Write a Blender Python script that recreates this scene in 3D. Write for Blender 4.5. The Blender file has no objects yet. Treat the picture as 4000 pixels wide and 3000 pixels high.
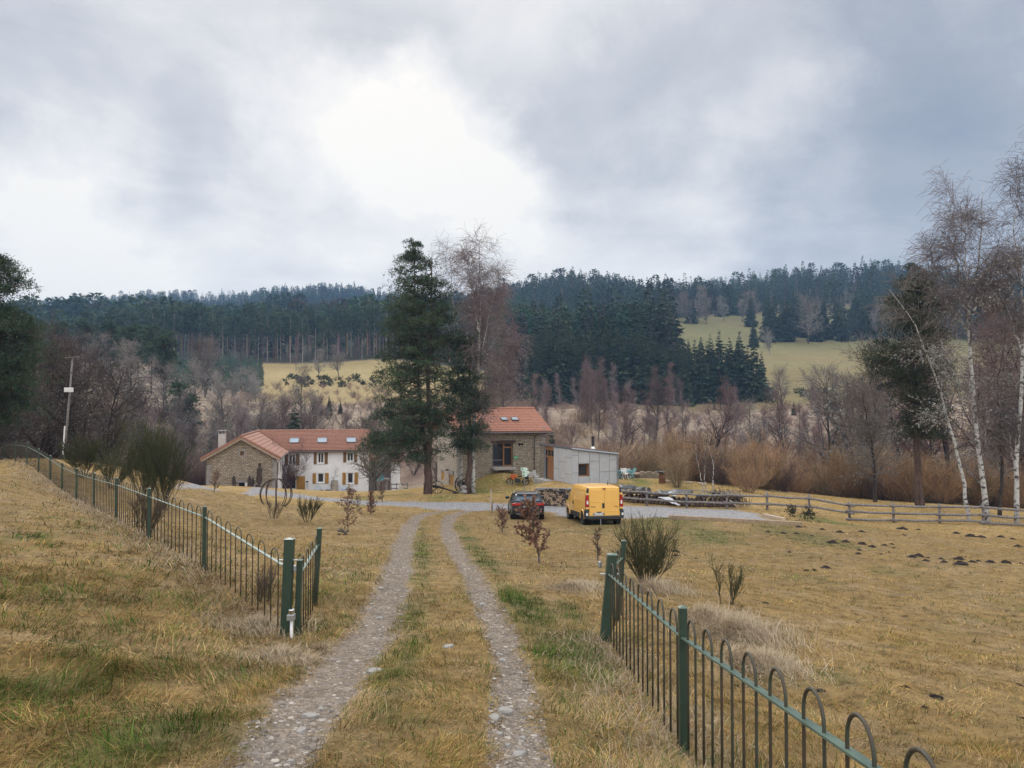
import bpy, math, random
import numpy as np
from mathutils import Vector, Matrix
R = math.radians
sc = bpy.context.scene
COL = sc.collection
random.seed(7)
RNG = np.random.default_rng(11)

# ------------------------------------------------------------------ camera, light, sky
F = 3000.0                      # focal length in pixels of the 4000 px wide frame
PITCH = math.atan(80 / 3000)
EXPO = 0.74
HAZE_D = 0.00024
cam_d = bpy.data.cameras.new("camera")
cam = bpy.data.objects.new("camera", cam_d)
COL.objects.link(cam)
cam_d.sensor_fit = 'HORIZONTAL'
cam_d.sensor_width = 36.0
cam_d.lens = 27.0
cam_d.clip_start = 0.05
cam_d.clip_end = 20000
cam.location = (0, 0, 0)        # eye level is z = 0
cam.rotation_euler = (math.pi / 2 + PITCH, 0, 0)
sc.camera = cam
sc.view_settings.view_transform = 'Standard'
sc.view_settings.look = 'None'
sc.view_settings.exposure = EXPO
sc.view_settings.gamma = 1.0
sc.view_settings.use_curve_mapping = False
sc.render.film_transparent = False
sc.cycles.max_bounces = 6
sc.cycles.diffuse_bounces = 3
sc.cycles.glossy_bounces = 2
sc.cycles.transparent_max_bounces = 8
sc.cycles.volume_bounces = 0
sc.cycles.use_denoising = True
sc.cycles.use_adaptive_sampling = True

SUN_EL, SUN_AZ = R(38), R(-14)  # azimuth from +y towards +x
sun_d = bpy.data.lights.new("sun", 'SUN')
sun = bpy.data.objects.new("sun", sun_d)
COL.objects.link(sun)
sun_d.energy = 1.0
sun_d.angle = R(22)
sun_d.color = (1.0, 0.96, 0.90)
_sd = Vector((math.sin(SUN_AZ) * math.cos(SUN_EL), math.cos(SUN_AZ) * math.cos(SUN_EL), math.sin(SUN_EL)))
sun.rotation_euler = (-_sd).to_track_quat('-Z', 'Y').to_euler()


def ray(u, v):
    a = (u - 2000) / F
    b = (1500 - v) / F
    c, s = math.cos(PITCH), math.sin(PITCH)
    return np.array([a, c - b * s, s + b * c])


def P(u, v, Y):
    d = ray(u, v)
    return d * (Y / d[1])


class NT:
    """tiny node-tree helper"""
    def __init__(self, tree):
        self.t = tree
        self.t.nodes.clear()

    def n(self, kind, **kw):
        nd = self.t.nodes.new(kind)
        for k, v in kw.items():
            if k.startswith('i_'):
                key = k[2:]
                key = int(key) if key.isdigit() else key.replace('_', ' ')
                nd.inputs[key].default_value = v
            else:
                setattr(nd, k, v)
        return nd

    def l(self, a, b):
        self.t.links.new(a, b)

    def math(self, op, a, b=None, c=None, clamp=False):
        nd = self.t.nodes.new('ShaderNodeMath')
        nd.operation = op
        nd.use_clamp = clamp
        for i, x in enumerate((a, b, c)):
            if x is None:
                continue
            if isinstance(x, (int, float)):
                nd.inputs[i].default_value = x
            else:
                self.l(x, nd.inputs[i])
        return nd.outputs[0]

    def mix(self, fac, a, b, blend='MIX'):
        nd = self.t.nodes.new('ShaderNodeMix')
        nd.data_type = 'RGBA'
        nd.blend_type = blend
        for i, x in ((0, fac), (6, a), (7, b)):
            if isinstance(x, (int, float)):
                nd.inputs[i].default_value = x
            elif isinstance(x, tuple):
                nd.inputs[i].default_value = (x[0], x[1], x[2], 1)
            else:
                self.l(x, nd.inputs[i])
        return nd.outputs[2]

    def ramp(self, fac, stops, interp='LINEAR'):
        nd = self.t.nodes.new('ShaderNodeValToRGB')
        cr = nd.color_ramp
        cr.interpolation = interp
        while len(cr.elements) > 1:
            cr.elements.remove(cr.elements[-1])
        for i, (p, c) in enumerate(stops):
            e = cr.elements[0] if i == 0 else cr.elements.new(p)
            e.position = p
            e.color = (c[0], c[1], c[2], 1) if not isinstance(c, (int, float)) else (c, c, c, 1)
        self.l(fac, nd.inputs[0])
        return nd.outputs[0]


def make_world():
    w = bpy.data.worlds.new("World")
    sc.world = w
    w.use_nodes = True
    t = NT(w.node_tree)
    out = t.n('ShaderNodeOutputWorld')
    bg = t.n('ShaderNodeBackground')
    bg.inputs['Strength'].default_value = 0.1
    t.l(bg.outputs[0], out.inputs[0])
    sky = t.n('ShaderNodeTexSky')
    sky.sky_type = 'NISHITA'
    sky.sun_disc = False
    sky.sun_elevation = SUN_EL
    sky.sun_rotation = SUN_AZ
    tc = t.n('ShaderNodeTexCoord')
    nrm = t.n('ShaderNodeVectorMath', operation='NORMALIZE')
    t.l(tc.outputs['Generated'], nrm.inputs[0])
    sep = t.n('ShaderNodeSeparateXYZ')
    t.l(nrm.outputs[0], sep.inputs[0])
    # cloud layer: direction projected on a high flat ceiling, fractal
    zc = t.math('ADD', t.math('MAXIMUM', sep.outputs[2], 0.0), 0.22)
    px = t.math('DIVIDE', sep.outputs[0], zc)
    py = t.math('DIVIDE', sep.outputs[1], zc)
    comb = t.n('ShaderNodeCombineXYZ')
    t.l(px, comb.inputs[0])
    t.l(py, comb.inputs[1])
    n1 = t.n('ShaderNodeTexNoise', i_Scale=1.1, i_Detail=7.0, i_Roughness=0.55, i_Distortion=0.4)
    t.l(comb.outputs[0], n1.inputs['Vector'])
    n2 = t.n('ShaderNodeTexNoise', i_Scale=3.4, i_Detail=8.0, i_Roughness=0.6, i_Distortion=0.5)
    t.l(comb.outputs[0], n2.inputs['Vector'])
    # warp the direction so that cloud banks have ragged edges
    nw = t.n('ShaderNodeTexNoise', i_Scale=4.5, i_Detail=9.0, i_Roughness=0.62)
    t.l(nrm.outputs[0], nw.inputs['Vector'])
    sub = t.n('ShaderNodeVectorMath', operation='SUBTRACT')
    t.l(nw.outputs['Color'], sub.inputs[0])
    sub.inputs[1].default_value = (0.5, 0.5, 0.5)
    scl = t.n('ShaderNodeVectorMath', operation='SCALE')
    t.l(sub.outputs[0], scl.inputs[0])
    scl.inputs['Scale'].default_value = 0.34
    add = t.n('ShaderNodeVectorMath', operation='ADD')
    t.l(nrm.outputs[0], add.inputs[0])
    t.l(scl.outputs[0], add.inputs[1])
    nr2 = t.n('ShaderNodeVectorMath', operation='NORMALIZE')
    t.l(add.outputs[0], nr2.inputs[0])
    banks = [(1700, 650, 330, .22), (1200, 440, 230, .15), (1980, 720, 280, .20), (1400, 900, 420, .13),
             (450, 1080, 560, .22), (120, 860, 360, .18), (560, 330, 280, .12), (1000, 780, 260, .08), (2750, 720, 260, .20),
             (3080, 330, 200, .17), (2350, 100, 220, .10), (1480, 330, 170, .10), (2300, 850, 300, .06),
             (2330, 420, 330, -.20), (1480, 130, 280, -.14), (3550, 560, 520, -.20), (3900, 1000, 420, -.20),
             (720, 520, 280, -.12), (750, 745, 260, -.17), (1150, 640, 90, -.08), (1050, 1010, 260, -.09), (250, 170, 420, -.10),
             (3350, 60, 420, -.12), (150, 560, 260, -.08), (1250, 700, 120, -.10)]
    tot = None
    for (u, v, s, a) in banks:
        d = Vector(ray(u, v)).normalized()
        dot = t.n('ShaderNodeVectorMath', operation='DOT_PRODUCT')
        t.l(nr2.outputs[0], dot.inputs[0])
        dot.inputs[1].default_value = d
        k = 2.0 / (s / F) ** 2
        e = t.math('EXPONENT', t.math('MULTIPLY', t.math('SUBTRACT', 1.0, dot.outputs['Value']), -k))
        tot = t.math('MULTIPLY', e, a) if tot is None else t.math('MULTIPLY_ADD', e, a, tot)
    L = t.math('ADD', tot, 0.685)
    L = t.math('ADD', L, t.math('MULTIPLY', t.math('SUBTRACT', n1.outputs[0], 0.5), 0.70))
    L = t.math('ADD', L, t.math('MULTIPLY', t.math('SUBTRACT', n2.outputs[0], 0.5), 0.36))
    L = t.math('MULTIPLY_ADD', L, 1.22, -.125)
    col = t.ramp(L, [(0.0, (.25, .30, .38)), (.40, (.42, .45, .505)), (.62, (.615, .628, .655)), (.80, (.83, .822, .81)),
                     (.95, (.965, .94, .89)), (1.0, (1.04, 1.0, .92))])
    # overcast sky brighter towards the zenith; added gain behind the viewer lights the facades
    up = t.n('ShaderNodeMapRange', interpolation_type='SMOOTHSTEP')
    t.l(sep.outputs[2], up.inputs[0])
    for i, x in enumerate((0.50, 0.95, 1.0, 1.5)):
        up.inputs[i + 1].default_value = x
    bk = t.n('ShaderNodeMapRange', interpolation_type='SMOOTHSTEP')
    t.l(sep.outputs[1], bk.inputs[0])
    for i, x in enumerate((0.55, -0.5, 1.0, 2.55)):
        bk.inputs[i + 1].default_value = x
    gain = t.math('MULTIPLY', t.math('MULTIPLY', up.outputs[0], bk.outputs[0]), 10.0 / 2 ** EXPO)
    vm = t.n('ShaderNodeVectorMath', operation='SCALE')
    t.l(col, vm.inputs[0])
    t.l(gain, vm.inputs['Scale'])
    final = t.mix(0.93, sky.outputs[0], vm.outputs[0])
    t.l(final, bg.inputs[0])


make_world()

# ------------------------------------------------------------------ generic helpers


def fbm(x, y, scale=1.0, octaves=4, seed=0, gain=0.5):
    """value noise fractal in -1..1"""
    x = np.asarray(x, float) * scale + seed * 17.31
    y = np.asarray(y, float) * scale - seed * 9.73
    tot = np.zeros_like(x)
    amp, norm = 1.0, 0.0
    for o in range(octaves):
        xi = np.floor(x).astype(np.int64)
        yi = np.floor(y).astype(np.int64)
        fx, fy = x - xi, y - yi
        fx = fx * fx * (3 - 2 * fx)
        fy = fy * fy * (3 - 2 * fy)

        def h(a, b):
            n = (a * 374761393 + b * 668265263 + (seed + o) * 1442695041) & 0xffffffff
            n = ((n ^ (n >> 13)) * 1274126177) & 0xffffffff
            n = n ^ (n >> 16)
            return (n & 0xffff) / 32767.5 - 1.0
        v = (h(xi, yi) * (1 - fx) + h(xi + 1, yi) * fx) * (1 - fy) + (h(xi, yi + 1) * (1 - fx) + h(xi + 1, yi + 1) * fx) * fy
        tot += v * amp
        norm += amp
        amp *= gain
        x = x * 2.03
        y = y * 2.03
    return tot / norm


def sstep(a, b, x):
    t = np.clip((x - a) / (b - a), 0, 1)
    return t * t * (3 - 2 * t)


def mesh_arrays(name, verts, loops, counts, mats=(), midx=None, smooth=False, attrs=None):
    me = bpy.data.meshes.new(name)
    verts = np.ascontiguousarray(verts, dtype=np.float32)
    loops = np.ascontiguousarray(loops, dtype=np.int32)
    counts = np.ascontiguousarray(counts, dtype=np.int32)
    me.vertices.add(len(verts))
    me.vertices.foreach_set('co', verts.ravel())
    me.loops.add(len(loops))
    me.loops.foreach_set('vertex_index', loops)
    me.polygons.add(len(counts))
    st = np.zeros(len(counts), np.int32)
    st[1:] = np.cumsum(counts)[:-1]
    me.polygons.foreach_set('loop_start', st)
    me.polygons.foreach_set('loop_total', counts)
    if midx is not None:
        me.polygons.foreach_set('material_index', np.ascontiguousarray(midx, np.int32))
    me.polygons.foreach_set('use_smooth', np.full(len(counts), bool(smooth)))
    for m in mats:
        me.materials.append(m)
    if attrs:
        for k, a in attrs.items():
            a = np.ascontiguousarray(a, np.float32)
            if a.ndim == 1:
                at = me.attributes.new(k, 'FLOAT', 'POINT')
                at.data.foreach_set('value', a)
            else:
                if a.shape[1] == 3:
                    a = np.concatenate([a, np.ones((len(a), 1), np.float32)], 1)
                at = me.attributes.new(k, 'FLOAT_COLOR', 'POINT')
                at.data.foreach_set('color', np.ascontiguousarray(a, np.float32).ravel())
    me.update(calc_edges=True)
    me.validate()
    return me


class MB:
    """collects shapes of ONE part"""
    def __init__(self):
        self.v, self.lo, self.ct, self.mi, self.n = [], [], [], [], 0

    def add(self, verts, faces, m=0):
        verts = np.asarray(verts, float)
        for f in faces:
            self.lo.extend([i + self.n for i in f])
            self.ct.append(len(f))
            self.mi.append(m)
        self.v.append(verts)
        self.n += len(verts)
        return self

    def hexa(self, p, m=0):
        """8 points: bottom ring 0-3, top ring 4-7 (counter-clockwise seen from above)"""
        return self.add(p, [(3, 2, 1, 0), (4, 5, 6, 7), (0, 1, 5, 4), (1, 2, 6, 5), (2, 3, 7, 6), (3, 0, 4, 7)], m)

    def box(self, x0, x1, y0, y1, z0, z1, m=0):
        return self.hexa([(x0, y0, z0), (x1, y0, z0), (x1, y1, z0), (x0, y1, z0),
                          (x0, y0, z1), (x1, y0, z1), (x1, y1, z1), (x0, y1, z1)], m)

    def bar(self, p0, p1, w, h, m=0, up=(0, 0, 1)):
        p0, p1 = Vector(p0), Vector(p1)
        d = (p1 - p0).normalized()
        upv = Vector(up)
        if abs(d.dot(upv)) > .98:
            upv = Vector((0, 1, 0))
        s = d.cross(upv).normalized() * (w / 2)
        t = s.cross(d).normalized() * (h / 2)
        pts = [p0 - s - t, p0 + s - t, p1 + s - t, p1 - s - t, p0 - s + t, p0 + s + t, p1 + s + t, p1 - s + t]
        return self.hexa([tuple(q) for q in pts], m)

    def tube(self, pts, radii, n=8, m=0, cap=True):
        pts = [Vector(p) for p in pts]
        if isinstance(radii, (int, float)):
            radii = [radii] * len(pts)
        vs, prev = [], None
        for i, p in enumerate(pts):
            a = pts[max(i - 1, 0)]
            b = pts[min(i + 1, len(pts) - 1)]
            d = (b - a).normalized()
            if prev is None:
                ref = Vector((0, 0, 1)) if abs(d.z) < .9 else Vector((1, 0, 0))
                s = d.cross(ref).normalized()
            else:
                s = (prev - d * prev.dot(d)).normalized()
            prev = s
            t = d.cross(s)
            for k in range(n):
                an = 2 * math.pi * k / n
                vs.append(tuple(p + (s * math.cos(an) + t * math.sin(an)) * radii[i]))
        fs = []
        for i in range(len(pts) - 1):
            for k in range(n):
                a, b = i * n + k, i * n + (k + 1) % n
                fs.append((a, b, b + n, a + n))
        if cap:
            fs.append(tuple(range(n - 1, -1, -1)))
            fs.append(tuple(range((len(pts) - 1) * n, len(pts) * n)))
        return self.add(vs, fs, m)

    def prism(self, outline, y0, y1, m=0, axis='y'):
        """outline of (a, z) pairs extruded along y (axis='y', a is x) or along x (axis='x', a is y)"""
        k = len(outline)
        if axis == 'y':
            vs = [(a, y0, z) for a, z in outline] + [(a, y1, z) for a, z in outline]
        elif axis == 'x':
            vs = [(y0, a, z) for a, z in outline] + [(y1, a, z) for a, z in outline]
        else:
            vs = [(a, z, y0) for a, z in outline] + [(a, z, y1) for a, z in outline]
        fs = [tuple(range(k)), tuple(range(2 * k - 1, k - 1, -1))]
        for i in range(k):
            j = (i + 1) % k
            fs.append((i, i + k, j + k, j))
        return self.add(vs, fs, m)

    def lathe(self, prof, c=(0, 0, 0), n=16, m=0, axis='z', ring=False):
        vs = []
        for r, z in prof:
            for k in range(n):
                a = 2 * math.pi * k / n
                q = (r * math.cos(a), r * math.sin(a), z)
                if axis == 'x':
                    q = (z, r * math.cos(a), r * math.sin(a))
                elif axis == 'y':
                    q = (r * math.sin(a), z, r * math.cos(a))
                vs.append((q[0] + c[0], q[1] + c[1], q[2] + c[2]))
        fs = []
        for i in range(len(prof) - 1):
            for k in range(n):
                a, b = i * n + k, i * n + (k + 1) % n
                fs.append((a, b, b + n, a + n))
        if ring:
            q = (len(prof) - 1) * n
            fs += [(q + k, q + (k + 1) % n, (k + 1) % n, k) for k in range(n)]
        else:
            fs.append(tuple(range(n - 1, -1, -1)))
            fs.append(tuple(range((len(prof) - 1) * n, len(prof) * n)))
        return self.add(vs, fs, m)

    def blob(self, c, r, seed=0, rough=.25, nu=10, nv=7, m=0):
        rs = random.Random(seed)
        vs = [(c[0], c[1], c[2] - r[2])]
        for i in range(1, nv):
            ph = math.pi * i / nv
            for k in range(nu):
                a = 2 * math.pi * k / nu
                j = 1 + rs.uniform(-rough, rough)
                vs.append((c[0] + r[0] * math.sin(ph) * math.cos(a) * j, c[1] + r[1] * math.sin(ph) * math.sin(a) * j,
                           c[2] - r[2] * math.cos(ph) * (1 + rs.uniform(-rough, rough) * .6)))
        vs.append((c[0], c[1], c[2] + r[2]))
        fs = [(0, 1 + (k + 1) % nu, 1 + k) for k in range(nu)]
        for i in range(nv - 2):
            for k in range(nu):
                a, b = 1 + i * nu + k, 1 + i * nu + (k + 1) % nu
                fs.append((a, b, b + nu, a + nu))
        top = len(vs) - 1
        q = 1 + (nv - 2) * nu
        fs += [(q + k, q + (k + 1) % nu, top) for k in range(nu)]
        return self.add(vs, fs, m)

    def mesh(self, name, mats, smooth=False):
        if not isinstance(mats, (list, tuple)):
            mats = [mats]
        return mesh_arrays(name, np.concatenate(self.v), self.lo, self.ct, mats, self.mi, smooth)

    def build(self, name, mats, parent=None, smooth=False, bevel=0, loc=None):
        o = bpy.data.objects.new(name, self.mesh(name, mats, smooth))
        COL.objects.link(o)
        if parent:
            o.parent = parent
        if loc is not None:
            o.location = loc
        if bevel:
            md = o.modifiers.new('bevel', 'BEVEL')
            md.width = bevel
            md.segments = 2
            md.limit_method = 'ANGLE'
            md.angle_limit = R(35)
        return o


def tag(o, label, cat, group=None, kind=None):
    if label:
        o['label'] = label
    if cat:
        o['category'] = cat
    if group:
        o['group'] = group
    if kind:
        o['kind'] = kind
    return o


def thing(name, label, cat, loc=(0, 0, 0), rotz=0.0, group=None):
    o = bpy.data.objects.new(name, None)
    o.empty_display_size = .2
    COL.objects.link(o)
    o.location = tuple(float(c) for c in loc)
    o.rotation_euler = (0, 0, rotz)
    return tag(o, label, cat, group)


def obj(name, me, parent=None, loc=None, rotz=0.0, scale=None):
    o = bpy.data.objects.new(name, me)
    COL.objects.link(o)
    if parent:
        o.parent = parent
    if loc is not None:
        o.location = tuple(float(c) for c in loc)
    o.rotation_euler = (0, 0, rotz)
    if scale is not None:
        o.scale = (scale, scale, scale) if isinstance(scale, (int, float)) else scale
    return o


def dup(root, loc, rotz=0.0, scale=1.0, label=None):
    r = root.copy()
    COL.objects.link(r)
    r.location = tuple(float(c) for c in loc)
    r.rotation_euler = (0, 0, rotz)
    r.scale = (scale, scale, scale) if isinstance(scale, (int, float)) else scale
    if label:
        r['label'] = label
    for ch in list(root.children):
        c = ch.copy()
        COL.objects.link(c)
        c.parent = r
        for g in list(ch.children):
            d = g.copy()
            COL.objects.link(d)
            d.parent = c
    return r


def M(name, c1, c2=None, scale=4.0, rough=.85, bump=0.0, bscale=None, metal=0.0, spec=.3, detail=5, coat=0.0, contrast=(.35, .65),
      stretch=None):
    m = bpy.data.materials.new(name)
    m.use_nodes = True
    t = NT(m.node_tree)
    out = t.n('ShaderNodeOutputMaterial')
    b = t.n('ShaderNodeBsdfPrincipled')
    t.l(b.outputs[0], out.inputs[0])
    b.inputs['Roughness'].default_value = rough
    b.inputs['Metallic'].default_value = metal
    b.inputs['Specular IOR Level'].default_value = spec
    b.inputs['Coat Weight'].default_value = coat
    tc = t.n('ShaderNodeTexCoord')
    vec = tc.outputs['Object']
    if stretch:
        mp = t.n('ShaderNodeMapping')
        mp.inputs['Scale'].default_value = stretch
        t.l(vec, mp.inputs[0])
        vec = mp.outputs[0]
    if c2 is None:
        c2 = tuple(x * .8 for x in c1)
    nz = t.n('ShaderNodeTexNoise', i_Scale=scale, i_Detail=float(detail), i_Roughness=.6)
    t.l(vec, nz.inputs['Vector'])
    c = t.ramp(nz.outputs[0], [(contrast[0], c1), (contrast[1], c2)])
    t.l(c, b.inputs['Base Color'])
    if bump:
        nb = t.n('ShaderNodeTexNoise', i_Scale=bscale or scale * 4, i_Detail=4.0, i_Roughness=.6)
        t.l(vec, nb.inputs['Vector'])
        bp = t.n('ShaderNodeBump', i_Strength=min(1.0, bump), i_Distance=.03)
        t.l(nb.outputs[0], bp.inputs['Height'])
        t.l(bp.outputs[0], b.inputs['Normal'])
    return m


def M_attr(name, rough=.9, spec=.1, trans=0.0, noise=0.0, nscale=3.0, hue=None):
    """material whose base colour is the mesh's own colour attribute 'col'"""
    m = bpy.data.materials.new(name)
    m.use_nodes = True
    t = NT(m.node_tree)
    out = t.n('ShaderNodeOutputMaterial')
    b = t.n('ShaderNodeBsdfPrincipled')
    b.inputs['Roughness'].default_value = rough
    b.inputs['Specular IOR Level'].default_value = spec
    at = t.n('ShaderNodeAttribute', attribute_name='col')
    c = at.outputs['Color']
    if hue:       # a little tint per object
        oi = t.n('ShaderNodeObjectInfo')
        r = t.ramp(oi.outputs['Random'], [(0, hue[0]), (1, hue[1])])
        c = t.mix(1.0, c, r, 'MULTIPLY')
    t.l(c, b.inputs['Base Color'])
    if trans:
        tr = t.n('ShaderNodeBsdfTranslucent')
        t.l(c, tr.inputs[0])
        mx = t.n('ShaderNodeMixShader')
        mx.inputs[0].default_value = trans
        t.l(b.outputs[0], mx.inputs[1])
        t.l(tr.outputs[0], mx.inputs[2])
        t.l(mx.outputs[0], out.inputs[0])
    else:
        t.l(b.outputs[0], out.inputs[0])
    return m
# ------------------------------------------------------------------ terrain
NEAR = [  # (u, v, depth) measured on the ground
    # left fence line
    (1105, 2488, 11.0), (797, 2221, 14.6), (581, 2103, 18.2), (453, 2030, 21.7), (366, 1989, 25.1), (298, 1955, 28.6),
    (242, 1920, 32), (195, 1879, 35.3), (150, 1844, 38.8), (105, 1813, 42), (60, 1803, 45), (15, 1799, 48),
    # right gate post and fence
    (2335, 2506, 10.9), (2660, 2965, 6.3), (3290, 3960, 2.9),
    # track
    (1650, 2990, 4.8), (1720, 2700, 7.3), (1740, 2490, 10.5), (1720, 2195, 20), (1700, 2090, 30), (1720, 2020, 41),
    # left bank
    (0, 2480, 8.0), (300, 2700, 6.6), (700, 2700, 7.2), (0, 2080, 16), (300, 2150, 15), (0, 1880, 28),
    # left field beyond the fence
    (1300, 2130, 25), (1000, 2070, 32), (1080, 1975, 54), (800, 1945, 62), (1400, 1992, 46), (1000, 1912, 78), (750, 1898, 80),
    # house, barn
    (800, 1903, 87), (1090, 1909, 88), (1130, 1918, 100), (1440, 1917, 102), (1565, 1915, 85), (1672, 1928, 66), (1850, 1930, 66),
    (1790, 1905, 74), (1702, 1900, 84), (2025, 1898, 72), (1960, 1842, 74.3), (2129, 1874, 76.6), (2234, 1892, 64), (2165, 1876, 68),
    (2410, 1888, 65.4), (1800, 1972, 50), (2000, 1958, 52), (2050, 1916, 62),
    # yard, van, car
    (2250, 2049, 38.9), (2220, 2025, 42), (2430, 2049, 38.5), (2040, 2030, 41), (2300, 1978, 51), (2526, 1975, 53), (2682, 1985, 52), (2839, 1989, 51),
    (2996, 1993, 50), (3160, 2003, 49), (3318, 2035, 47.5), (3490, 2039, 46.5), (3670, 2045, 46), (3840, 2048, 45.5), (4010, 2060, 45.5),
    (2615, 2028, 40), (3130, 2056, 39), (2585, 1888, 66), (2550, 1868, 73), (2900, 1925, 62), (3300, 1952, 64), (3596, 1977, 58), (3950, 1985, 60),
    # right field
    (3500, 2150, 30), (3700, 2230, 24), (3000, 2230, 23), (2560, 2300, 16), (3900, 2500, 14), (3000, 2500, 12), (3300, 2800, 8.4), (2300, 2180, 23), (3999, 2950, 7.0),
]
nx, ny, nz_ = [], [], []
for (u, v, Y) in NEAR:
    p = P(u, v, Y)
    nx.append(p[0]); ny.append(p[1]); nz_.append(p[2])
for (x, y, z) in [(0, 0, -1.6), (1.2, 1.4, -2.15), (0, -6, -.9), (-6, 0, -1.2), (-12, 6, -1.5), (-20, 12, -1.6), (6, 0, -2.6), (12, 4, -3.9), (20, 10, -4.9), (-30, 20, -1.2), (-45, 30, -1.5),
                  (0, -40, 1), (-40, -20, 1), (40, -20, -4), (50, 20, -7), (60, 50, -9), (45, 75, -10), (-60, 60, -7), (-45, 75, -10), (-65, 95, -13),
                  (-40, 120, -13.5), (-10, 118, -13), (15, 112, -12.5), (45, 112, -12.5), (80, 110, -13), (-90, 110, -14), (-15, 100, -11.5), (0, 92, -10.5), (12, 90, -10),
                  (25, 85, -9.5), (-38, 52, -6.2), (-25, 60, -7.3), (-30, 40, -4.6)]:
    nx.append(x); ny.append(y); nz_.append(z)
NX, NY, NZ = np.array(nx), np.array(ny), np.array(nz_)

FARP = [  # (u, v, depth)
    (2300, 1700, 138), (2300, 1598, 172), (2100, 1590, 235), (2600, 1588, 235), (2900, 1585, 240), (2600, 1660, 160), (3000, 1650, 170), (3500, 1640, 170),
    (3100, 1545, 250), (3500, 1540, 230), (3000, 1400, 330), (3000, 1335, 410), (3400, 1335, 400), (3800, 1360, 380), (4200, 1360, 380), (2700, 1255, 480), (2900, 1250, 500),
    (3300, 1255, 480), (4000, 1230, 520),
    (2000, 1205, 700), (2300, 1150, 700), (2500, 1182, 700), (2750, 1188, 700), (3000, 1160, 680), (3350, 1118, 640), (3650, 1145, 640), (4000, 1190, 640), (4700, 1180, 640), (5500, 1200, 640),
    (2300, 1330, 440), (2000, 1400, 400), (2500, 1440, 320), (2150, 1500, 280),
    (-1500, 1260, 1150), (-600, 1240, 1200), (100, 1235, 1200), (600, 1198, 1200), (900, 1190, 1150), (1150, 1172, 1100), (1330, 1164, 1100), (1550, 1190, 1100), (1800, 1195, 1000),
    (100, 1265, 880), (600, 1240, 880), (1150, 1222, 880), (1350, 1218, 880), (1600, 1240, 880), (-600, 1275, 880), (100, 1300, 1600), (900, 1290, 1600), (1600, 1290, 1500), (-900, 1300, 1600), (300, 1415, 330), (900, 1412, 330), (1500, 1405, 320), (900, 1300, 600), (300, 1310, 600), (1500, 1290, 600), (-600, 1330, 600), (-600, 1420, 330),
    (1300, 1428, 310), (1150, 1550, 205), (1500, 1545, 205), (1300, 1490, 250), (0, 1520, 200), (400, 1500, 220), (-600, 1520, 200),
    (1300, 1600, 170), (1300, 1655, 140), (800, 1660, 140), (300, 1690, 135), (-300, 1690, 135), (1800, 1660, 140), (1900, 1590, 190), (900, 1560, 190), (-900, 1690, 135), (4300, 1660, 160), (5200, 1640, 170), (4300, 1540, 230),
]
ft, fr, fz = [], [], []
for (u, v, Y) in FARP:
    p = P(u, v, Y)
    ft.append(math.atan2(p[0], p[1])); fr.append(math.log(math.hypot(p[0], p[1]))); fz.append(p[2])
for th in (-60, -50, -40, -30, -20, -10, 0, 10, 20, 30, 40, 50, 60):
    a = R(th)
    for (r, z) in ((100 / math.cos(a), -11.5 if abs(th) < 20 else -12.5), (118 / math.cos(a), -13)):
        ft.append(a); fr.append(math.log(r)); fz.append(z)
    ft.append(a); fr.append(math.log(1900)); fz.append(60)
    ft.append(a); fr.append(math.log(4200)); fz.append(20)
for th in (-178, -140, -100, -80, 80, 100, 140, 178):
    for (r, z) in ((100, 0), (200, 4), (600, 25), (1500, 40), (4200, 40)):
        ft.append(R(th)); fr.append(math.log(r)); fz.append(z)
FT, FR, FZ = np.array(ft), np.array(fr), np.array(fz)


def _k(d2):
    return np.where(d2 > 0, d2 * np.log(np.maximum(d2, 1e-12)), 0.0)


def tps_fit(X, Y, Z, reg=0.0):
    n = len(X)
    K = _k((X[:, None] - X[None]) ** 2 + (Y[:, None] - Y[None]) ** 2) + np.eye(n) * reg
    Q = np.stack([np.ones(n), X, Y], 1)
    A = np.block([[K, Q], [Q.T, np.zeros((3, 3))]])
    return np.linalg.solve(A, np.concatenate([Z, np.zeros(3)]))


def tps_eval(W, X, Y, x, y):
    out = np.empty(len(x))
    for i in range(0, len(x), 40000):
        xs, ys = x[i:i + 40000], y[i:i + 40000]
        out[i:i + 40000] = _k((xs[:, None] - X[None]) ** 2 + (ys[:, None] - Y[None]) ** 2) @ W[:len(X)] + W[-3] + W[-2] * xs + W[-1] * ys
    return out


WN = tps_fit(NX, NY, NZ, reg=2.0)
TS = 2.2
WF = tps_fit(FT * TS, FR, FZ, reg=.002)


def H(x, y):
    x = np.atleast_1d(np.asarray(x, float)).ravel()
    y = np.atleast_1d(np.asarray(y, float)).ravel()
    r = np.hypot(x, y)
    w = sstep(92, 122, r)
    z = np.zeros(len(x))
    a = w < 1
    if a.any():
        z[a] += (1 - w[a]) * tps_eval(WN, NX, NY, x[a], y[a])
    b = w > 0
    if b.any():
        rr = np.minimum(r[b], 4200)
        z[b] += w[b] * tps_eval(WF, FT * TS, FR, np.arctan2(x[b], y[b]) * TS, np.log(rr))
    return z


def H1(x, y):
    return float(H([x], [y])[0])


_YS = np.exp(np.linspace(math.log(2.0), math.log(1500), 3500))


def G(u, v):
    """where the line of sight through (u, v) meets the ground"""
    d = ray(u, v)
    d = d / d[1]
    x, z = d[0] * _YS, d[2] * _YS
    g = H(x, _YS)
    i = np.argmax(z < g)
    if not (z < g).any():
        i = len(_YS) - 1
    i = max(i, 1)
    a = (z - g)[i - 1]
    b = (g - z)[i]
    t = a / (a + b) if a + b > 0 else 0
    Y = _YS[i - 1] + t * (_YS[i] - _YS[i - 1])
    return np.array([d[0] * Y, Y, H1(d[0] * Y, Y)])


def onground(p):
    return (p[0], p[1], H1(p[0], p[1]))


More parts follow.
